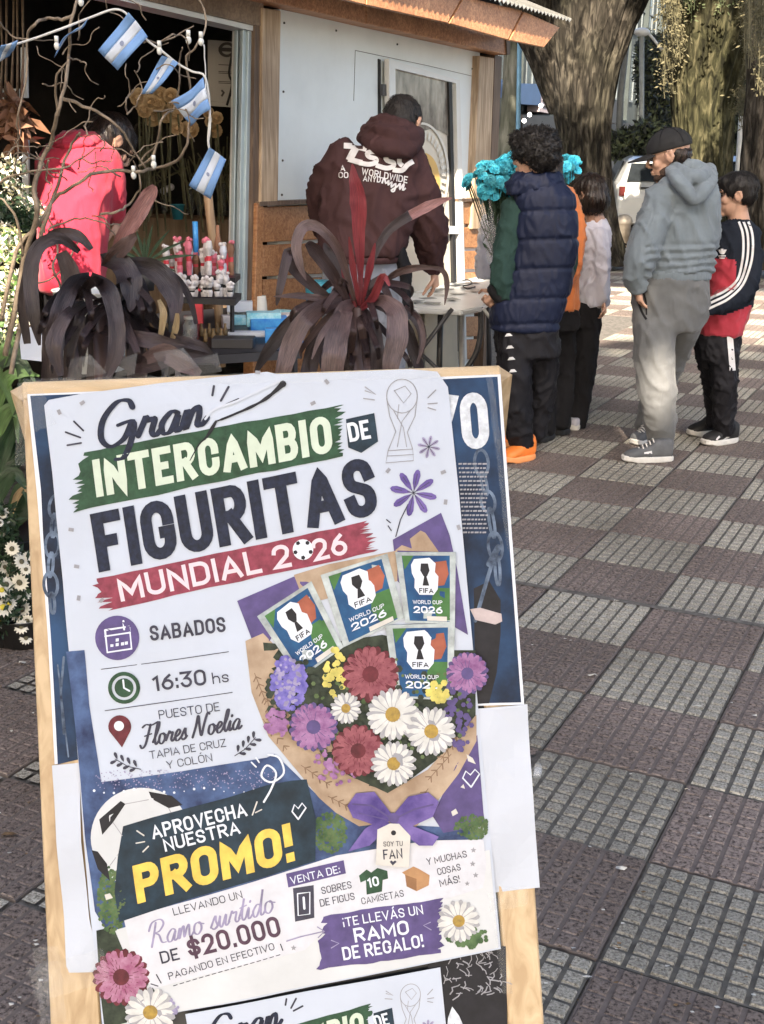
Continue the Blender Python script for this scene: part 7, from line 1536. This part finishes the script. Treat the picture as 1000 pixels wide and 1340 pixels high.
def daisy_plant(lab, Y, spots, seed, m2):
    t = thing('daisy_plant', lab, 'flowers', P(spots[0][0], spots[0][1], Y)); rn = random.Random(seed); pe = None
    b = MB()
    for k in range(14):
        a = 2*math.pi*k/14; d = Vector((math.cos(a), math.sin(a), 0)); s_ = Vector((-d.y, d.x, 0)); b.add([d*.004-s_*.0016, d*.012-s_*.0034+Z*.001, d*.0185-Z*.001, d*.012+s_*.0034+Z*.001, d*.004+s_*.0016], [(0, 1, 2, 3, 4)])
    me = bpy.data.meshes.new('petals'); me.from_pydata(b.V, [], b.F); me.materials.append(M['whfl']); b = MB(); b.ball((0, 0, .001), .0062, 8, 6, (1, 1, .5)); mc = bpy.data.meshes.new('centre'); mc.from_pydata(b.V, [], b.F); mc.materials.append(m2); st = MB()
    for x, y, s_ in spots:
        c = P(x, y, Y+rn.uniform(-.03, .03)); d = ((CAM-c).normalized()+Vector((rn.gauss(0, .35), rn.gauss(0, .3), rn.gauss(0, .35)+.3))).normalized(); e = d.to_track_quat('Z', 'Y').to_euler()
        for nm, m_ in (('flower_head', me), ('flower_centre', mc)):
            o = bpy.data.objects.new(nm, m_); COL.objects.link(o); o.location = c+(d*.0016 if m_ is mc else Vector()); o.rotation_euler = e; o.scale = (s_*1.6,)*3; o.parent = t; o.matrix_parent_inverse = PINV(t)
        st.tube([c, c+Vector((rn.gauss(0, .02), .03, -.06)), P(10, 850, Y+.05)], .0022, 4)
    st.build('stems', M['dgreen'], t)['kind'] = 'stuff'
    o = foliage(None, 'foliage', None, [(s[0]-4, s[1]+6, 16, 16) for s in spots], Y+.05, .06, 700, .030, [M['deep_green_leaf'], M['dgreen']], seed); o['kind'] = 'stuff'; o.parent = t; o.matrix_parent_inverse = PINV(t)
    b = MB(); b.lathe((c.x-.02, c.y+.10, 0), [(.09, 0), (.11, .10), (.115, .10), (.10, .09), (0, .08)], 18); b.build('pot', M['potb'], t, True)
    return t
M['dgrey'] = mat('daisy_eye', (.10, .09, .05), .7, .3, 60); M['dyel'] = mat('yellow_eye', (.55, .45, .04), .7, .1)
rn = random.Random(6)
daisy_plant('white daisies with dark centres left of the sign stile', 3.62, [(16, 718, .9), (28, 735, .9), (14, 748, 1), (26, 762, 1.1), (6, 742, .8), (34, 745, .7), (20, 778, .9), (32, 778, .8), (30, 797, 1), (36, 812, .8), (22, 806, .8), (34, 835, .8), (20, 722, .8), (8, 765, 1), (36, 728, .6), (28, 820, .9)], 3, M['dgrey'])
daisy_plant('white daisies with bright yellow centres at the left edge', 3.58, [(4, 795, 1.15), (2, 772, .9), (12, 790, .9), (-2, 812, 1)], 4, M['dyel'])
daisy_plant('tiny white blossoms above the big daisies at the left edge', 3.65, [(4, 674, .5), (10, 680, .5), (6, 690, .5), (2, 698, .5), (10, 668, .45), (0, 684, .5), (12, 694, .4)], 5, M['dgrey'])
# ================================================================ BACKGROUND
def barkmat(n, c1, c2, c3, sc=9):
    m_ = bpy.data.materials.new(n); m_.use_nodes = True; t = m_.node_tree; b = t.nodes['Principled BSDF']; b.inputs['Roughness'].default_value = .95; b.inputs['Specular IOR Level'].default_value = .2
    tc = t.nodes.new('ShaderNodeTexCoord'); mp = t.nodes.new('ShaderNodeMapping'); mp.inputs['Scale'].default_value = (1, 1, .27); t.links.new(tc.outputs['Object'], mp.inputs[0])
    n1 = t.nodes.new('ShaderNodeTexNoise'); n1.inputs['Scale'].default_value = sc; n1.inputs['Detail'].default_value = 7; n1.inputs['Distortion'].default_value = .8; t.links.new(mp.outputs[0], n1.inputs[0])
    r_ = t.nodes.new('ShaderNodeValToRGB'); e = r_.color_ramp.elements; e[0].position = .36; e[0].color = (*c1, 1); e[1].position = .7; e[1].color = (*c3, 1); x = e.new(.52); x.color = (*c2, 1); t.links.new(n1.outputs['Fac'], r_.inputs[0])
    n2 = t.nodes.new('ShaderNodeTexNoise'); n2.inputs['Scale'].default_value = 1.2; n2.inputs['Detail'].default_value = 4; t.links.new(tc.outputs['Object'], n2.inputs[0]); r2 = t.nodes.new('ShaderNodeValToRGB'); r2.color_ramp.elements[0].position = .35; r2.color_ramp.elements[0].color = (.6, .62, .5, 1); r2.color_ramp.elements[1].position = .65; r2.color_ramp.elements[1].color = (1.1, 1.05, 1, 1); t.links.new(n2.outputs['Fac'], r2.inputs[0])
    mx = t.nodes.new('ShaderNodeMix'); mx.data_type = 'RGBA'; mx.blend_type = 'MULTIPLY'; mx.inputs[0].default_value = 1; t.links.new(r_.outputs[0], mx.inputs[6]); t.links.new(r2.outputs[0], mx.inputs[7]); t.links.new(mx.outputs[2], b.inputs['Base Color'])
    bp = t.nodes.new('ShaderNodeBump'); bp.inputs['Strength'].default_value = 1; bp.inputs['Distance'].default_value = .05; t.links.new(n1.outputs['Fac'], bp.inputs['Height']); t.links.new(bp.outputs[0], b.inputs['Normal']); return m_
M['bark1'] = barkmat('furrowed_bark', (.008, .007, .006), (.032, .029, .025), (.105, .096, .084), 15); M['bark2'] = barkmat('mossy_bark', (.012, .012, .007), (.042, .042, .024), (.14, .13, .085), 13); M['bark3'] = barkmat('plane_tree_bark', (.06, .065, .055), (.14, .15, .13), (.30, .31, .29), 5)
def trunk(name_par, Y, rows, m_, seed, name='trunk', flat=1.0, amp=.085, n=140, fl=9):
    """rows: x, y, half width px, dY"""
    q = [P(r_[0], r_[1], Y+(r_[3] if len(r_) > 3 else 0)) for r_ in rows]; rad = [r_[2]*spx(Y) for r_ in rows]; full = cr(q, 24); rr_ = []
    for i in range(len(q)-1):
        for k in range(24): rr_.append(rad[i]+(rad[i+1]-rad[i])*k/24)
    rr_.append(rad[-1]); V = []; F = []; N = len(full)
    for i, c in enumerate(full):
        for k in range(n):
            a = 2*math.pi*k/n; ca, sa = math.cos(a), math.sin(a); s_ = rr_[i]*(1+amp*noise.noise(Vector((ca*fl*.5, sa*fl*.5, c.z*.35+seed)))*1.4+amp*.9*(1-2*abs(noise.noise(Vector((ca*fl, sa*fl, c.z*.55+seed+7)))))+amp*.7*noise.noise(Vector((ca*26, sa*26, c.z*2.6+seed)))); V.append(c+Vector((ca*s_, sa*s_*flat, 0)))
    for i in range(N-1):
        for k in range(n): F.append((i*n+k, (i+1)*n+k, (i+1)*n+(k+1) % n, i*n+(k+1) % n))
    F.append(tuple(range(n))); o = mesh(name, V, F, m_, name_par, True); bm = bmesh.new(); bm.from_mesh(o.data); bmesh.ops.recalc_face_normals(bm, faces=bm.faces); bm.to_mesh(o.data); bm.free(); return o
Y1 = 16.5
t1 = thing('plaza_tree', 'thick furrowed tree trunk forking behind the kiosk roof and the curly-haired person', 'tree', (P(770, 330, Y1).x, Y1, 0))
trunk(t1, Y1, [(778, 345, 42), (774, 322, 38), (770, 290, 33), (768, 240, 29), (766, 190, 28), (764, 140, 32), (766, 90, 38), (774, 40, 47), (784, -10, 56), (792, -50, 60)], M['bark1'], 1)
trunk(t1, Y1, [(748, 150, 26, .2), (730, 90, 30, .2), (712, 40, 34, .2), (690, -20, 36, .2), (668, -70, 36, .2)], M['bark1'], 4, 'limb')
trunk(t1, Y1, [(790, 330, 20), (802, 322, 12), (812, 318, 5), (820, 321, 2)], M['bark1'], 9, 'root')
Y2 = 17.5
t2 = thing('plaza_tree', 'broad mossy tree trunk behind the capped person, hung with thin twigs', 'tree', (P(925, 330, Y2).x, Y2, 0))
trunk(t2, Y2, [(925, 345, 44), (924, 310, 34), (924, 250, 30), (922, 190, 32), (922, 140, 36), (928, 90, 44), (938, 40, 52), (948, -10, 56), (955, -50, 58)], M['bark2'], 2)
t3 = thing('plaza_tree', 'dark tree trunk cut by the right border above the child', 'tree', (P(1010, 330, 15.5).x, 15.5, 0))
trunk(t3, 15.5, [(1012, 350, 44), (1008, 300, 36), (1004, 240, 30), (1003, 180, 26), (1006, 120, 24), (1012, 50, 28), (1020, -40, 34)], M['bark1'], 5)
t4 = thing('plane_tree', 'slim pale-barked tree behind the kiosk corner', 'tree', (P(668, 330, 22).x, 22, 0))
trunk(t4, 22, [(662, 300, 12), (664, 200, 11), (668, 130, 10), (672, 60, 10), (676, -40, 9)], M['bark3'], 6, amp=.04, n=32)
# painted post
b = MB(); a = P(676, 290, 19); b.tube([(P(677, 290, 19).x, 19, 0), P(682, -60, 19)], .035, 10); tag(b.build('blue_post', mat('pale_blue_paint', (.16, .34, .50), .5), None, True), 'slim pale blue post between the kiosk corner and the thick tree', 'post')
b = MB(); b.tube([P(806, 300, 27), P(812, 130, 27), P(822, 40, 27)], [.10, .07, .06], 8); tag(b.build('grey_post', mat('grey_pole_paint', (.12, .13, .13), .6), None, True), 'thin dark leaning pole right of the thick furrowed trunk', 'pole')
lp = thing('street_lamp', 'slim pale street lamp post with a small head left of the mossy trunk', 'lamp', (P(838, 300, 30).x, 30, 0)); b = MB(); b.tube([(P(838, 300, 30).x, 30, 0), P(840, 46, 30)], .06, 8); b.build('post', mat('pale_pole', (.28, .30, .29), .6), lp, True); b = MB(); b.tube([P(840, 46, 30), P(846, 40, 30), P(872, 72, 30)], .035, 6); b.ball(P(840, 42, 30), .14, 10, 8, (1.4, 1, .7)); b.build('lamp_head', M['wframe'], lp, True)
b = MB(); b.tube([(P(969, 225, 24).x, 24, .0), P(968, 212, 24), P(972, 152, 24)], .075, 10); tag(b.build('white_post', M['wframe'], None, True), 'bright white post between the mossy trunk and the right border tree', 'post')
# bollard
b = MB(); g_ = G(814, 322); b.lathe((g_.x, g_.y, 0), [(.13, 0), (.125, .36), (.15, .37), (.15, .42), (.13, .47), (.07, .51), (0, .52)], 18); tag(b.build('bollard', M['concrete'], None, True), 'squat concrete bollard with rounded cap behind the pale car', 'bollard')
# sandy planting square
q = [G(745, 349), G(835, 349), G(838, 306), G(760, 306)]; sd_ = mesh('sandy_ground', [(p.x, p.y, .004) for p in q], [(0, 1, 2, 3)], M['sand']); tag(sd_, kind='structure')
q = [G(900, 330), G(1060, 336), G(1060, 290), G(900, 290)]; sd_ = mesh('sandy_ground', [(p.x, p.y, .004) for p in q], [(0, 1, 2, 3)], M['sand']); tag(sd_, kind='structure')
# ---- cars
M['carw'] = mat('silver_white_paint', (.46, .47, .46), .3, .04, 3, coat=.6, metal=.2); M['cardk'] = mat('dark_car_paint', (.03, .035, .045), .3, .1, 3, coat=.8); M['glassd'] = mat('dark_window_glass', (.02, .024, .028), .06, .2, 3, spec=.9); M['tyre'] = mat('tyre', (.015, .015, .015), .85); M['rim'] = mat('wheel_rim', (.3, .3, .3), .35, metal=.8); M['tail'] = mat('tail_lamp', (.12, .015, .015), .25, .1)
def car(lab, loc, rz, m_, L_=3.9, Wd=1.68, Hh=1.42, pick=False):
    t = thing('parked_car', lab, 'car', loc); b = MB(); w_ = Wd/2; sec = []
    # stations along x from rear (-) to front (+): (x, z_low, z_belt, z_top, width)
    st = [(-L_*.5, .42, .70, .72, .90), (-L_*.485, .30, .86, .90, .97), (-L_*.44, .26, .94, 1.05, 1), (-L_*.36, .24, .96, 1.32, 1), (-L_*.26, .24, .96, Hh, 1), (-L_*.05, .24, .94, Hh+.01, 1), (L_*.10, .24, .92, Hh-.05, 1), (L_*.22, .24, .90, 1.10, 1), (L_*.30, .24, .88, .92, 1), (L_*.42, .26, .80, .82, .97), (L_*.49, .34, .62, .66, .86)]
    V = []; F = []; n = 12
    for x, zl, zb, zt, ww in st:
        a = w_*ww; top = a*.72 if zt-zb > .15 else a*.86
        V += [Vector((x, y, z)) for y, z in ((-a*.90, zl), (-a, zl+.12), (-a*1.0, (zl+zb)/2), (-a*.97, zb), (-top, zt-.06), (-top*.8, zt), (top*.8, zt), (top, zt-.06), (a*.97, zb), (a, (zl+zb)/2), (a, zl+.12), (a*.90, zl))]
    for i in range(len(st)-1):
        for k in range(n): F.append((i*n+k, (i+1)*n+k, (i+1)*n+(k+1) % n, i*n+(k+1) % n))
    F += [tuple(range(n)), tuple(range((len(st)-1)*n, len(st)*n))[::-1]]; b.add(V, F)
    Rm = Matrix.Rotation(rz, 4, 'Z'); Tm = Matrix.Translation(Vector(loc)) @ Rm
    def put(bb, name, m2, par=None, sm=False):
        bb.V = [tuple(Tm @ Vector(v)) for v in bb.V]; o = bb.build(name, m2, par or t, sm); bm = bmesh.new(); bm.from_mesh(o.data); bmesh.ops.recalc_face_normals(bm, faces=bm.faces); bm.to_mesh(o.data); bm.free(); return o
    body = put(b, 'body', m_); sb = body.modifiers.new('b', 'BEVEL'); sb.width = .04; sb.segments = 2
    xr = -L_*.5
    b = MB(); b.add([Vector(p) for p in ((xr+.042*L_, -w_*.76, 1.00), (xr+.042*L_, w_*.76, 1.00), (xr+.115*L_, w_*.66, 1.30), (xr+.115*L_, -w_*.66, 1.30))], [(0, 1, 2, 3)]); n_ = Vector((-.9, 0, .25)); b2 = MB(); b2.hexa(b.V, n_*.03); put(b2, 'rear_window', M['glassd'])
    for s_ in (-1, 1):
        b = MB(); b.hexa([Vector((-L_*.30, s_*w_*.955, 1.0)), Vector((L_*.17, s_*w_*.955, .97)), Vector((L_*.09, s_*w_*.76, 1.32)), Vector((-L_*.27, s_*w_*.76, 1.34))], Vector((0, s_*.02, .01))); put(b, 'side_window', M['glassd'])
        b = MB(); b.box((xr+.03, s_*w_*.86, .84), (.10, .10, .16)); put(b, 'tail_lamp', M['tail'])
        for x in (-L_*.32, L_*.31):
            b = MB(); b.tube([Vector((x, s_*(w_-.20), .31)), Vector((x, s_*(w_+.01), .31))], .31, 20); wh = put(b, 'wheel', M['tyre']); b = MB(); b.tube([Vector((x, s_*(w_+.01), .31)), Vector((x, s_*(w_+.025), .31))], .19, 16); put(b, 'rim', M['rim'], wh)
    b = MB(); b.box((xr+.0, 0, .42), (.14, Wd*.92, .24)); put(b, 'bumper', m_); b = MB(); b.box((xr-.035, 0, .62), (.04, .40, .12)); put(b, 'number_plate', M['wframe']); b = MB(); b.box((xr+.04, 0, .90), (.05, .8, .03)); put(b, 'trim', M['black'])
    b = MB(); b.box((0, 0, .26), (L_*.86, Wd*.8, .12)); put(b, 'underbody', M['black']); return t
car('pale silver hatchback seen from behind, parked beyond the concrete bollard', (P(858, 200, 23.5).x, 23.6, 0), R(84), M['carw'])
car('dark parked car mostly hidden behind the mossy trunk', (P(962, 200, 26.5).x, 27, 0), R(86), M['cardk'])
car('dark distant car at the right of the white post', (P(1010, 200, 30).x+.8, 31.5, -.1), R(80), M['cardk'])
car('white car glimpsed far behind the trunks', (P(930, 200, 38).x+1.2, 39, -.1), R(10), M['carw'])
# ---- buildings across the street
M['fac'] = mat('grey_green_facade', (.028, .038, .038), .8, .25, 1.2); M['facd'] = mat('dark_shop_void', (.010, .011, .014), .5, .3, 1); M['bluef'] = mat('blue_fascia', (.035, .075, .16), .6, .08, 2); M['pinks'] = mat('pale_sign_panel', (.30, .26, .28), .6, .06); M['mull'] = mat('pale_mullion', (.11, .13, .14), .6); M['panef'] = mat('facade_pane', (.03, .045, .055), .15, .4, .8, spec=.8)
A0, A1 = P(640, 188, 40), P(897, 188, 70); A0.z = A1.z = 0; bd = (A1-A0).normalized(); bn = Vector((bd.y, -bd.x, 0)); bn = bn if bn.dot(CAM-A0) > 0 else -bn
def Bp(x, y, o_=0): return onplane(x, y, A0+bn*o_, bn)
bl = thing('office_block', 'long dark grey-green building across the street with white window bars and a blue band', 'building', tuple(A0))
hz = 9.4; a0 = A0-bd*24; a1 = A1+bd*60; b = MB(); b.hexa([a0, a1, a1+Z*hz, a0+Z*hz], -bn*12); b.build('wall', M['fac'], bl)
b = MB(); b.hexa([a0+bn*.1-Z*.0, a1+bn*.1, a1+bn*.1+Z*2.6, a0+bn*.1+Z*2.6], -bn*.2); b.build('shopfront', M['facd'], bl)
b = MB(); b.hexa([a0+Z*hz+bn*.3, a1+Z*hz+bn*.3, a1+Z*(hz+.35)+bn*.3, a0+Z*(hz+.35)+bn*.3], -bn*.6); b.build('roof_edge', M['zinc'], bl)
L_ = (A1-A0).length; s = -10.0; k = 0
wm = None
while s < L_+45:
    for z0 in (3.5, 6.4):
        p = A0+bd*s+Z*z0+bn*.03; b = MB(); b.hexa([p, p+bd*2.1, p+bd*2.1+Z*2.1, p+Z*2.1], -bn*.03); w_ = b.build('window', M['panef'], bl); b = MB()
        for u in (0, .7, 1.4, 2.1): b.hexa([p+bd*(u-.04)+bn*.05, p+bd*(u+.04)+bn*.05, p+bd*(u+.04)+Z*2.1+bn*.05, p+bd*(u-.04)+Z*2.1+bn*.05], -bn*.05)
        for v in (0, 1.0, 2.06): b.hexa([p+Z*v+bn*.06, p+bd*2.1+Z*v+bn*.06, p+bd*2.1+Z*(v+.07)+bn*.06, p+Z*(v+.07)+bn*.06], -bn*.05)
        b.build('window_bars', M['mull'], w_)
    s += 3.0
s = 0
while s < L_+40:
    p = A0+bd*(s+2.45)+bn*.25; b = MB(); b.hexa([p+Z*2.7, p+bd*.22+Z*2.7, p+bd*.22+Z*9.2, p+Z*9.2], -bn*.22); b.build('facade_fin', M['fac'], bl); s += 3.0
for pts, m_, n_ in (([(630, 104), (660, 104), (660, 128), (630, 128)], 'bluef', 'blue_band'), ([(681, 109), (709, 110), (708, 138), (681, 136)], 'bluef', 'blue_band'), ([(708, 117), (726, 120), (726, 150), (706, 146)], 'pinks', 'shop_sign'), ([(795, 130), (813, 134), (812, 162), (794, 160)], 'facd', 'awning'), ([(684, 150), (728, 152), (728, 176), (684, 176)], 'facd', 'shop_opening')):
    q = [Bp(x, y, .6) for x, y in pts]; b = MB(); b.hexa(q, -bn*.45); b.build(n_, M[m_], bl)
b = MB()
for y in (126, 131, 138): b.hexa([Bp(711, y, .63), Bp(721, y+1, .63), Bp(721, y+3, .63), Bp(711, y+2, .63)], -bn*.02)
b.build('sign_print', M['facd'], bl)['kind'] = 'stuff'
M['lampb'] = bpy.data.materials.new('lit_bulb'); M['lampb'].use_nodes = True; e_ = M['lampb'].node_tree.nodes['Principled BSDF']; e_.inputs['Emission Color'].default_value = (1, .96, .9, 1); e_.inputs['Emission Strength'].default_value = 3
for x, y, l_ in ((708, 138, 'lit white globe by the pale shop sign'), (693, 150, 'lit white globe above the dark shop opening'), (686, 158, 'lowest lit white globe beside the blue post')):
    b = MB(); b.ball(P(x, y, 30), .05, 10, 8); tag(b.build('globe_lamp', M['lampb'], None, True), l_, 'lamp')
# hedges, shrubs and hanging twigs between
M['gfar'] = mat('distant_leaves', (.035, .05, .022), .7, .4, 4, col2=(.11, .13, .06)); M['gsun'] = mat('sunlit_twigs', (.06, .058, .03), .7, .3, 4, col2=(.17, .15, .085)); M['gdark'] = mat('dark_leaves', (.015, .02, .012), .7, .4, 4)
plantthing('rough dark green shrub behind the pale car', 'shrub', 'shrub', [(820, 190, 26, 20), (850, 180, 26, 20), (880, 196, 14, 14)], 27, 1.2, 6500, .16, [M['gfar'], M['gdark']], 21)
plantthing('tall loose greenery climbing between the two thick trunks', 'tree_foliage', 'tree', [(850, 110, 16, 50), (870, 90, 18, 50), (862, 150, 22, 26), (845, 80, 12, 40)], 33, 2, 7000, .17, [M['gfar'], M['gdark'], M['fac']], 22)
plantthing('dark shrubs far behind the right trunks', 'shrub', 'shrub', [(960, 170, 30, 30), (985, 150, 20, 50), (950, 210, 40, 10)], 34, 2, 6000, .18, [M['gdark'], M['gfar']], 23)
plantthing('low bushes beside the blue post under the shop sign', 'shrub', 'shrub', [(700, 190, 26, 18), (664, 200, 12, 24)], 25, 1, 3000, .13, [M['gdark'], M['gfar']], 24)
def hanging(par, specs, Y, seed, m_, n_):
    rn = random.Random(seed); b = MB()
    for cx, y0, wx, ln_, cnt in specs:
        for _ in range(cnt):
            x = cx+rn.uniform(-wx, wx); yy = y0+rn.uniform(-8, 8); l_ = ln_*rn.uniform(.3, 1.0); dy = rn.uniform(-.5, .5); pts = [P(x, yy, Y+dy), P(x+rn.uniform(-2, 2), yy+l_*.5, Y+dy), P(x+rn.uniform(-4, 4), yy+l_, Y+dy)]; b.tube(pts, .006, 3, False)
            for k in range(16): f = rn.random(); c = pts[0].lerp(pts[2], f); d = Vector((rn.gauss(0, 1), rn.gauss(0, 1), -.5+rn.gauss(0, .6))).normalized(); c = c+Vector((rn.gauss(0, .05), rn.gauss(0, .05), rn.gauss(0, .06))); s_ = d.orthogonal().normalized(); q = .06*rn.uniform(.5, 1.2); b.quad(c, c+d*q*.5+s_*q*.22, c+d*q, c+d*q*.5-s_*q*.22)
    o = b.build(n_, m_, par); o['kind'] = 'stuff'; return o
hanging(t2, [(878, -10, 12, 70, 40), (886, 40, 7, 50, 16), (874, 60, 8, 70, 18)], Y2-1.6, 1, M['gsun'], 'hanging_twigs')
hanging(t2, [(985, 0, 10, 110, 40), (978, 120, 12, 50, 30)], Y2-1.4, 2, [M['gsun']], 'hanging_twigs')
hanging(t2, [(900, -20, 10, 60, 8), (960, -20, 20, 40, 8)], Y2-1.2, 3, [M['gfar']], 'hanging_twigs')
hanging(t3, [(990, -20, 14, 110, 60), (1000, 60, 8, 70, 20)], 14.2, 4, [M['gsun']], 'hanging_twigs')
# ================================================================ LITTER AND SMALL HARDWARE
M['scrap'] = mat('paper_scrap', (.55, .54, .50), .7, .15, 60); M['dleaf'] = mat('dead_leaf', (.16, .10, .05), .8, .3, 40)
rl = random.Random(41)
def scrap(x, y, sz, lab, m_='scrap'):
    c = G(x, y, .004); a = rl.uniform(0, 3.1); n_ = 6; V = []
    for k in range(n_): t = 2*math.pi*k/n_+a; V.append(c+Vector((math.cos(t)*sz*rl.uniform(.5, 1.2), math.sin(t)*sz*rl.uniform(.25, .6), rl.uniform(0, .008))))
    o = mesh('litter', V+[c+Z*.006], [(k, (k+1) % n_, n_) for k in range(n_)], M[m_]); tag(o, lab, 'litter')
scrap(812, 1138, .016, 'white paper scrap on the dark tile right of the right stile'); scrap(776, 884, .016, 'curled pale scrap at the edge of a pale tile beside the dark poster'); scrap(768, 1280, .012, 'small pale chip in the joint near the bottom of the view')
scrap(806, 787, .012, 'pale crumb lying in the wide mortar joint'); scrap(912, 925, .013, 'pale scrap on the lower edge of a pale tile at mid right'); scrap(899, 1034, .008, 'tiny white pebble at a dark tile corner'); scrap(791, 808, .008, 'white dot on a pale tile just below the wide joint'); scrap(988, 938, .010, 'light scrap near the right border'); scrap(30, 868, .02, 'small white fallen petal left of the sign'); scrap(12, 1093, .02, 'grey leaf scrap on the pavement left of the sign', 'dleaf')
b = MB()
for _ in range(150):
    x, y = rl.uniform(690, 1000), rl.uniform(420, 1330)
    if rl.random() < .15: x = rl.uniform(0, 60); y = rl.uniform(880, 1330)
    c = G(x, y, .004); s_ = rl.uniform(.0025, .007); a = rl.uniform(0, 6); b.m = rl.randrange(2); b.add([c+Vector((s_*math.cos(a+t), s_*.6*math.sin(a+t), rl.uniform(0, .003))) for t in (0, 1.6, 3.1, 4.7)], [(0, 1, 2, 3)])
tag(b.build('crumbs', [M['scrap'], M['dleaf']]), 'scattered crumbs, grit and leaf bits on the pavement', 'litter', kind='stuff')
# joint of mortar along one row of tiles
q0, q1 = gp(-14, 3), gp(16, 3); dv = (q1-q0).normalized(); nv = Vector((-dv.y, dv.x, 0)); b = MB(); b.quad(q0-nv*.016+Z*.0018, q1-nv*.016+Z*.0018, q1+nv*.016+Z*.0018, q0+nv*.016+Z*.0018); j_ = b.build('mortar_joint', M['mortar'], pav)
# screws and hinges on the kiosk
for x, y in ((372, 30), (371, 120), (370, 210), (369, 255), (618, 90), (612, 240), (440, 40), (520, 58)):
    b = MB(); b.tube([W(x, y, 0), W(x, y, .004)], .006, 8); b.build('screw', M['tubem'], kiosk)
for y in (110, 250, 380):
    b = MB(); b.hexa([W(497, y, .012), W(504, y+1, .012), W(504, y+16, .012), W(497, y+15, .012)][::-1], WN*.02); b.build('hinge', M['tubem'], door)
# a clear lighter and a clear scrap of film on the ground by the right stile
b = MB(); g_ = G(703, 1015, .012); b.tube([g_, g_+Vector((.01, .05, 0))], .011, 8); tag(b.build('lighter', M['cello'], None, True), 'clear plastic lighter-like tube on the pavement right of the blank paper strip', 'lighter')
# ================================================================ UNSEEN TREE CROWNS, SHAPED TO SHADE THE PLACE
M['leafcan'] = mat('plaza_foliage', (.04, .065, .025), .6, .35, 3)
SR = SUN.cross(Vector((0, 0, 1))).normalized(); SU = SR.cross(SUN).normalized()
def sc2(p): return p.dot(SR), p.dot(SU)
HOLES = []  # gaps left in the crowns so sun falls on chosen spots
def hole(p, rx, ry=None, soft=.35): a, b_ = sc2(p); HOLES.append((a, b_, rx, ry or rx))
hole(P(92, 262, 5.1), .26, .32)                    # back of the woman in the red jacket
hole(W(576, 268), .28, .32)
hole(P(864, 503, 6.05), .05, .07)                    # trouser knee
hole(G(985, 420), .55, .4); hole(G(812, 325), 1.2, .5)
hole(P(12, 375, 3.6), .10, .12)
hole(P(772, 25, 15.9), .45, .35); hole(P(928, 92, 16.8), .30, .75); hole(P(990, 40, 13), .3, .3); hole(P(832, 215, 21.8), .9, .35)
def crown(name, cx, cy, cz, rx, ry, rz, n, sz, parent, seed, always=False):
    rn = random.Random(seed); V = []; F = []
    k = 0
    while k < n:
        x, y, z = rn.uniform(-1, 1), rn.uniform(-1, 1), rn.uniform(-1, 1)
        if x*x+y*y+z*z > 1.0: continue
        k += 1
        p = Vector((cx+x*rx, cy+y*ry, cz+z*rz)); a, b_ = sc2(p); skip = False
        for (ha, hb, hx, hy) in HOLES:
            d = ((a-ha)/(hx+.10))**2+((b_-hb)/(hy+.10))**2
            if d < 1 or (d < 1.5 and rn.random() < .5): skip = True; break
        if skip: continue
        s_ = sz*rn.uniform(.6, 1.3); q = Vector((rn.gauss(0, 1), rn.gauss(0, 1), rn.gauss(0, 1))).normalized(); t = q.orthogonal().normalized(); w_ = q.cross(t)
        i = len(V); V += [p-t*s_, p+w_*s_*.5, p+t*s_, p-w_*s_*.5]; F.append((i, i+1, i+2, i+3))
    return mesh(name, V, F, M['leafcan'], parent)
M['bark0'] = mat('grey_bark', (.10, .085, .07), .9, .4, 4, .9, 20, stretch=(1, 1, .25))
def plain_tree(x, y, h, r_, lab):
    t = thing('shade_tree', lab, 'tree', (x, y, 0)); b = MB(); b.tube([(x, y, -.1), (x+.1, y, h*.4), (x-.1, y+.2, h)], [r_, r_*.75, r_*.3], 12); b.build('trunk', M['bark0'], t, True); return t
t = plain_tree(-3, -9, 7, .4, 'unseen leafy tree behind the camera, its crown added to shade the place')
crown('crown', -1, -8.5, 7.6, 9.5, 4.6, 3.6, 62000, .15, t, 1)

for tr_, cx, cy, cz, rx, ry, rz, n_, sd_ in ((t1, 3.5, 9.5, 8.6, 8.5, 8.0, 2.0, 30000, 5), (t2, 9, 20, 10.5, 13, 9, 3.0, 70000, 6)):
    crown('crown', cx, cy, cz, rx, ry, rz, n_, .20, tr_, sd_)
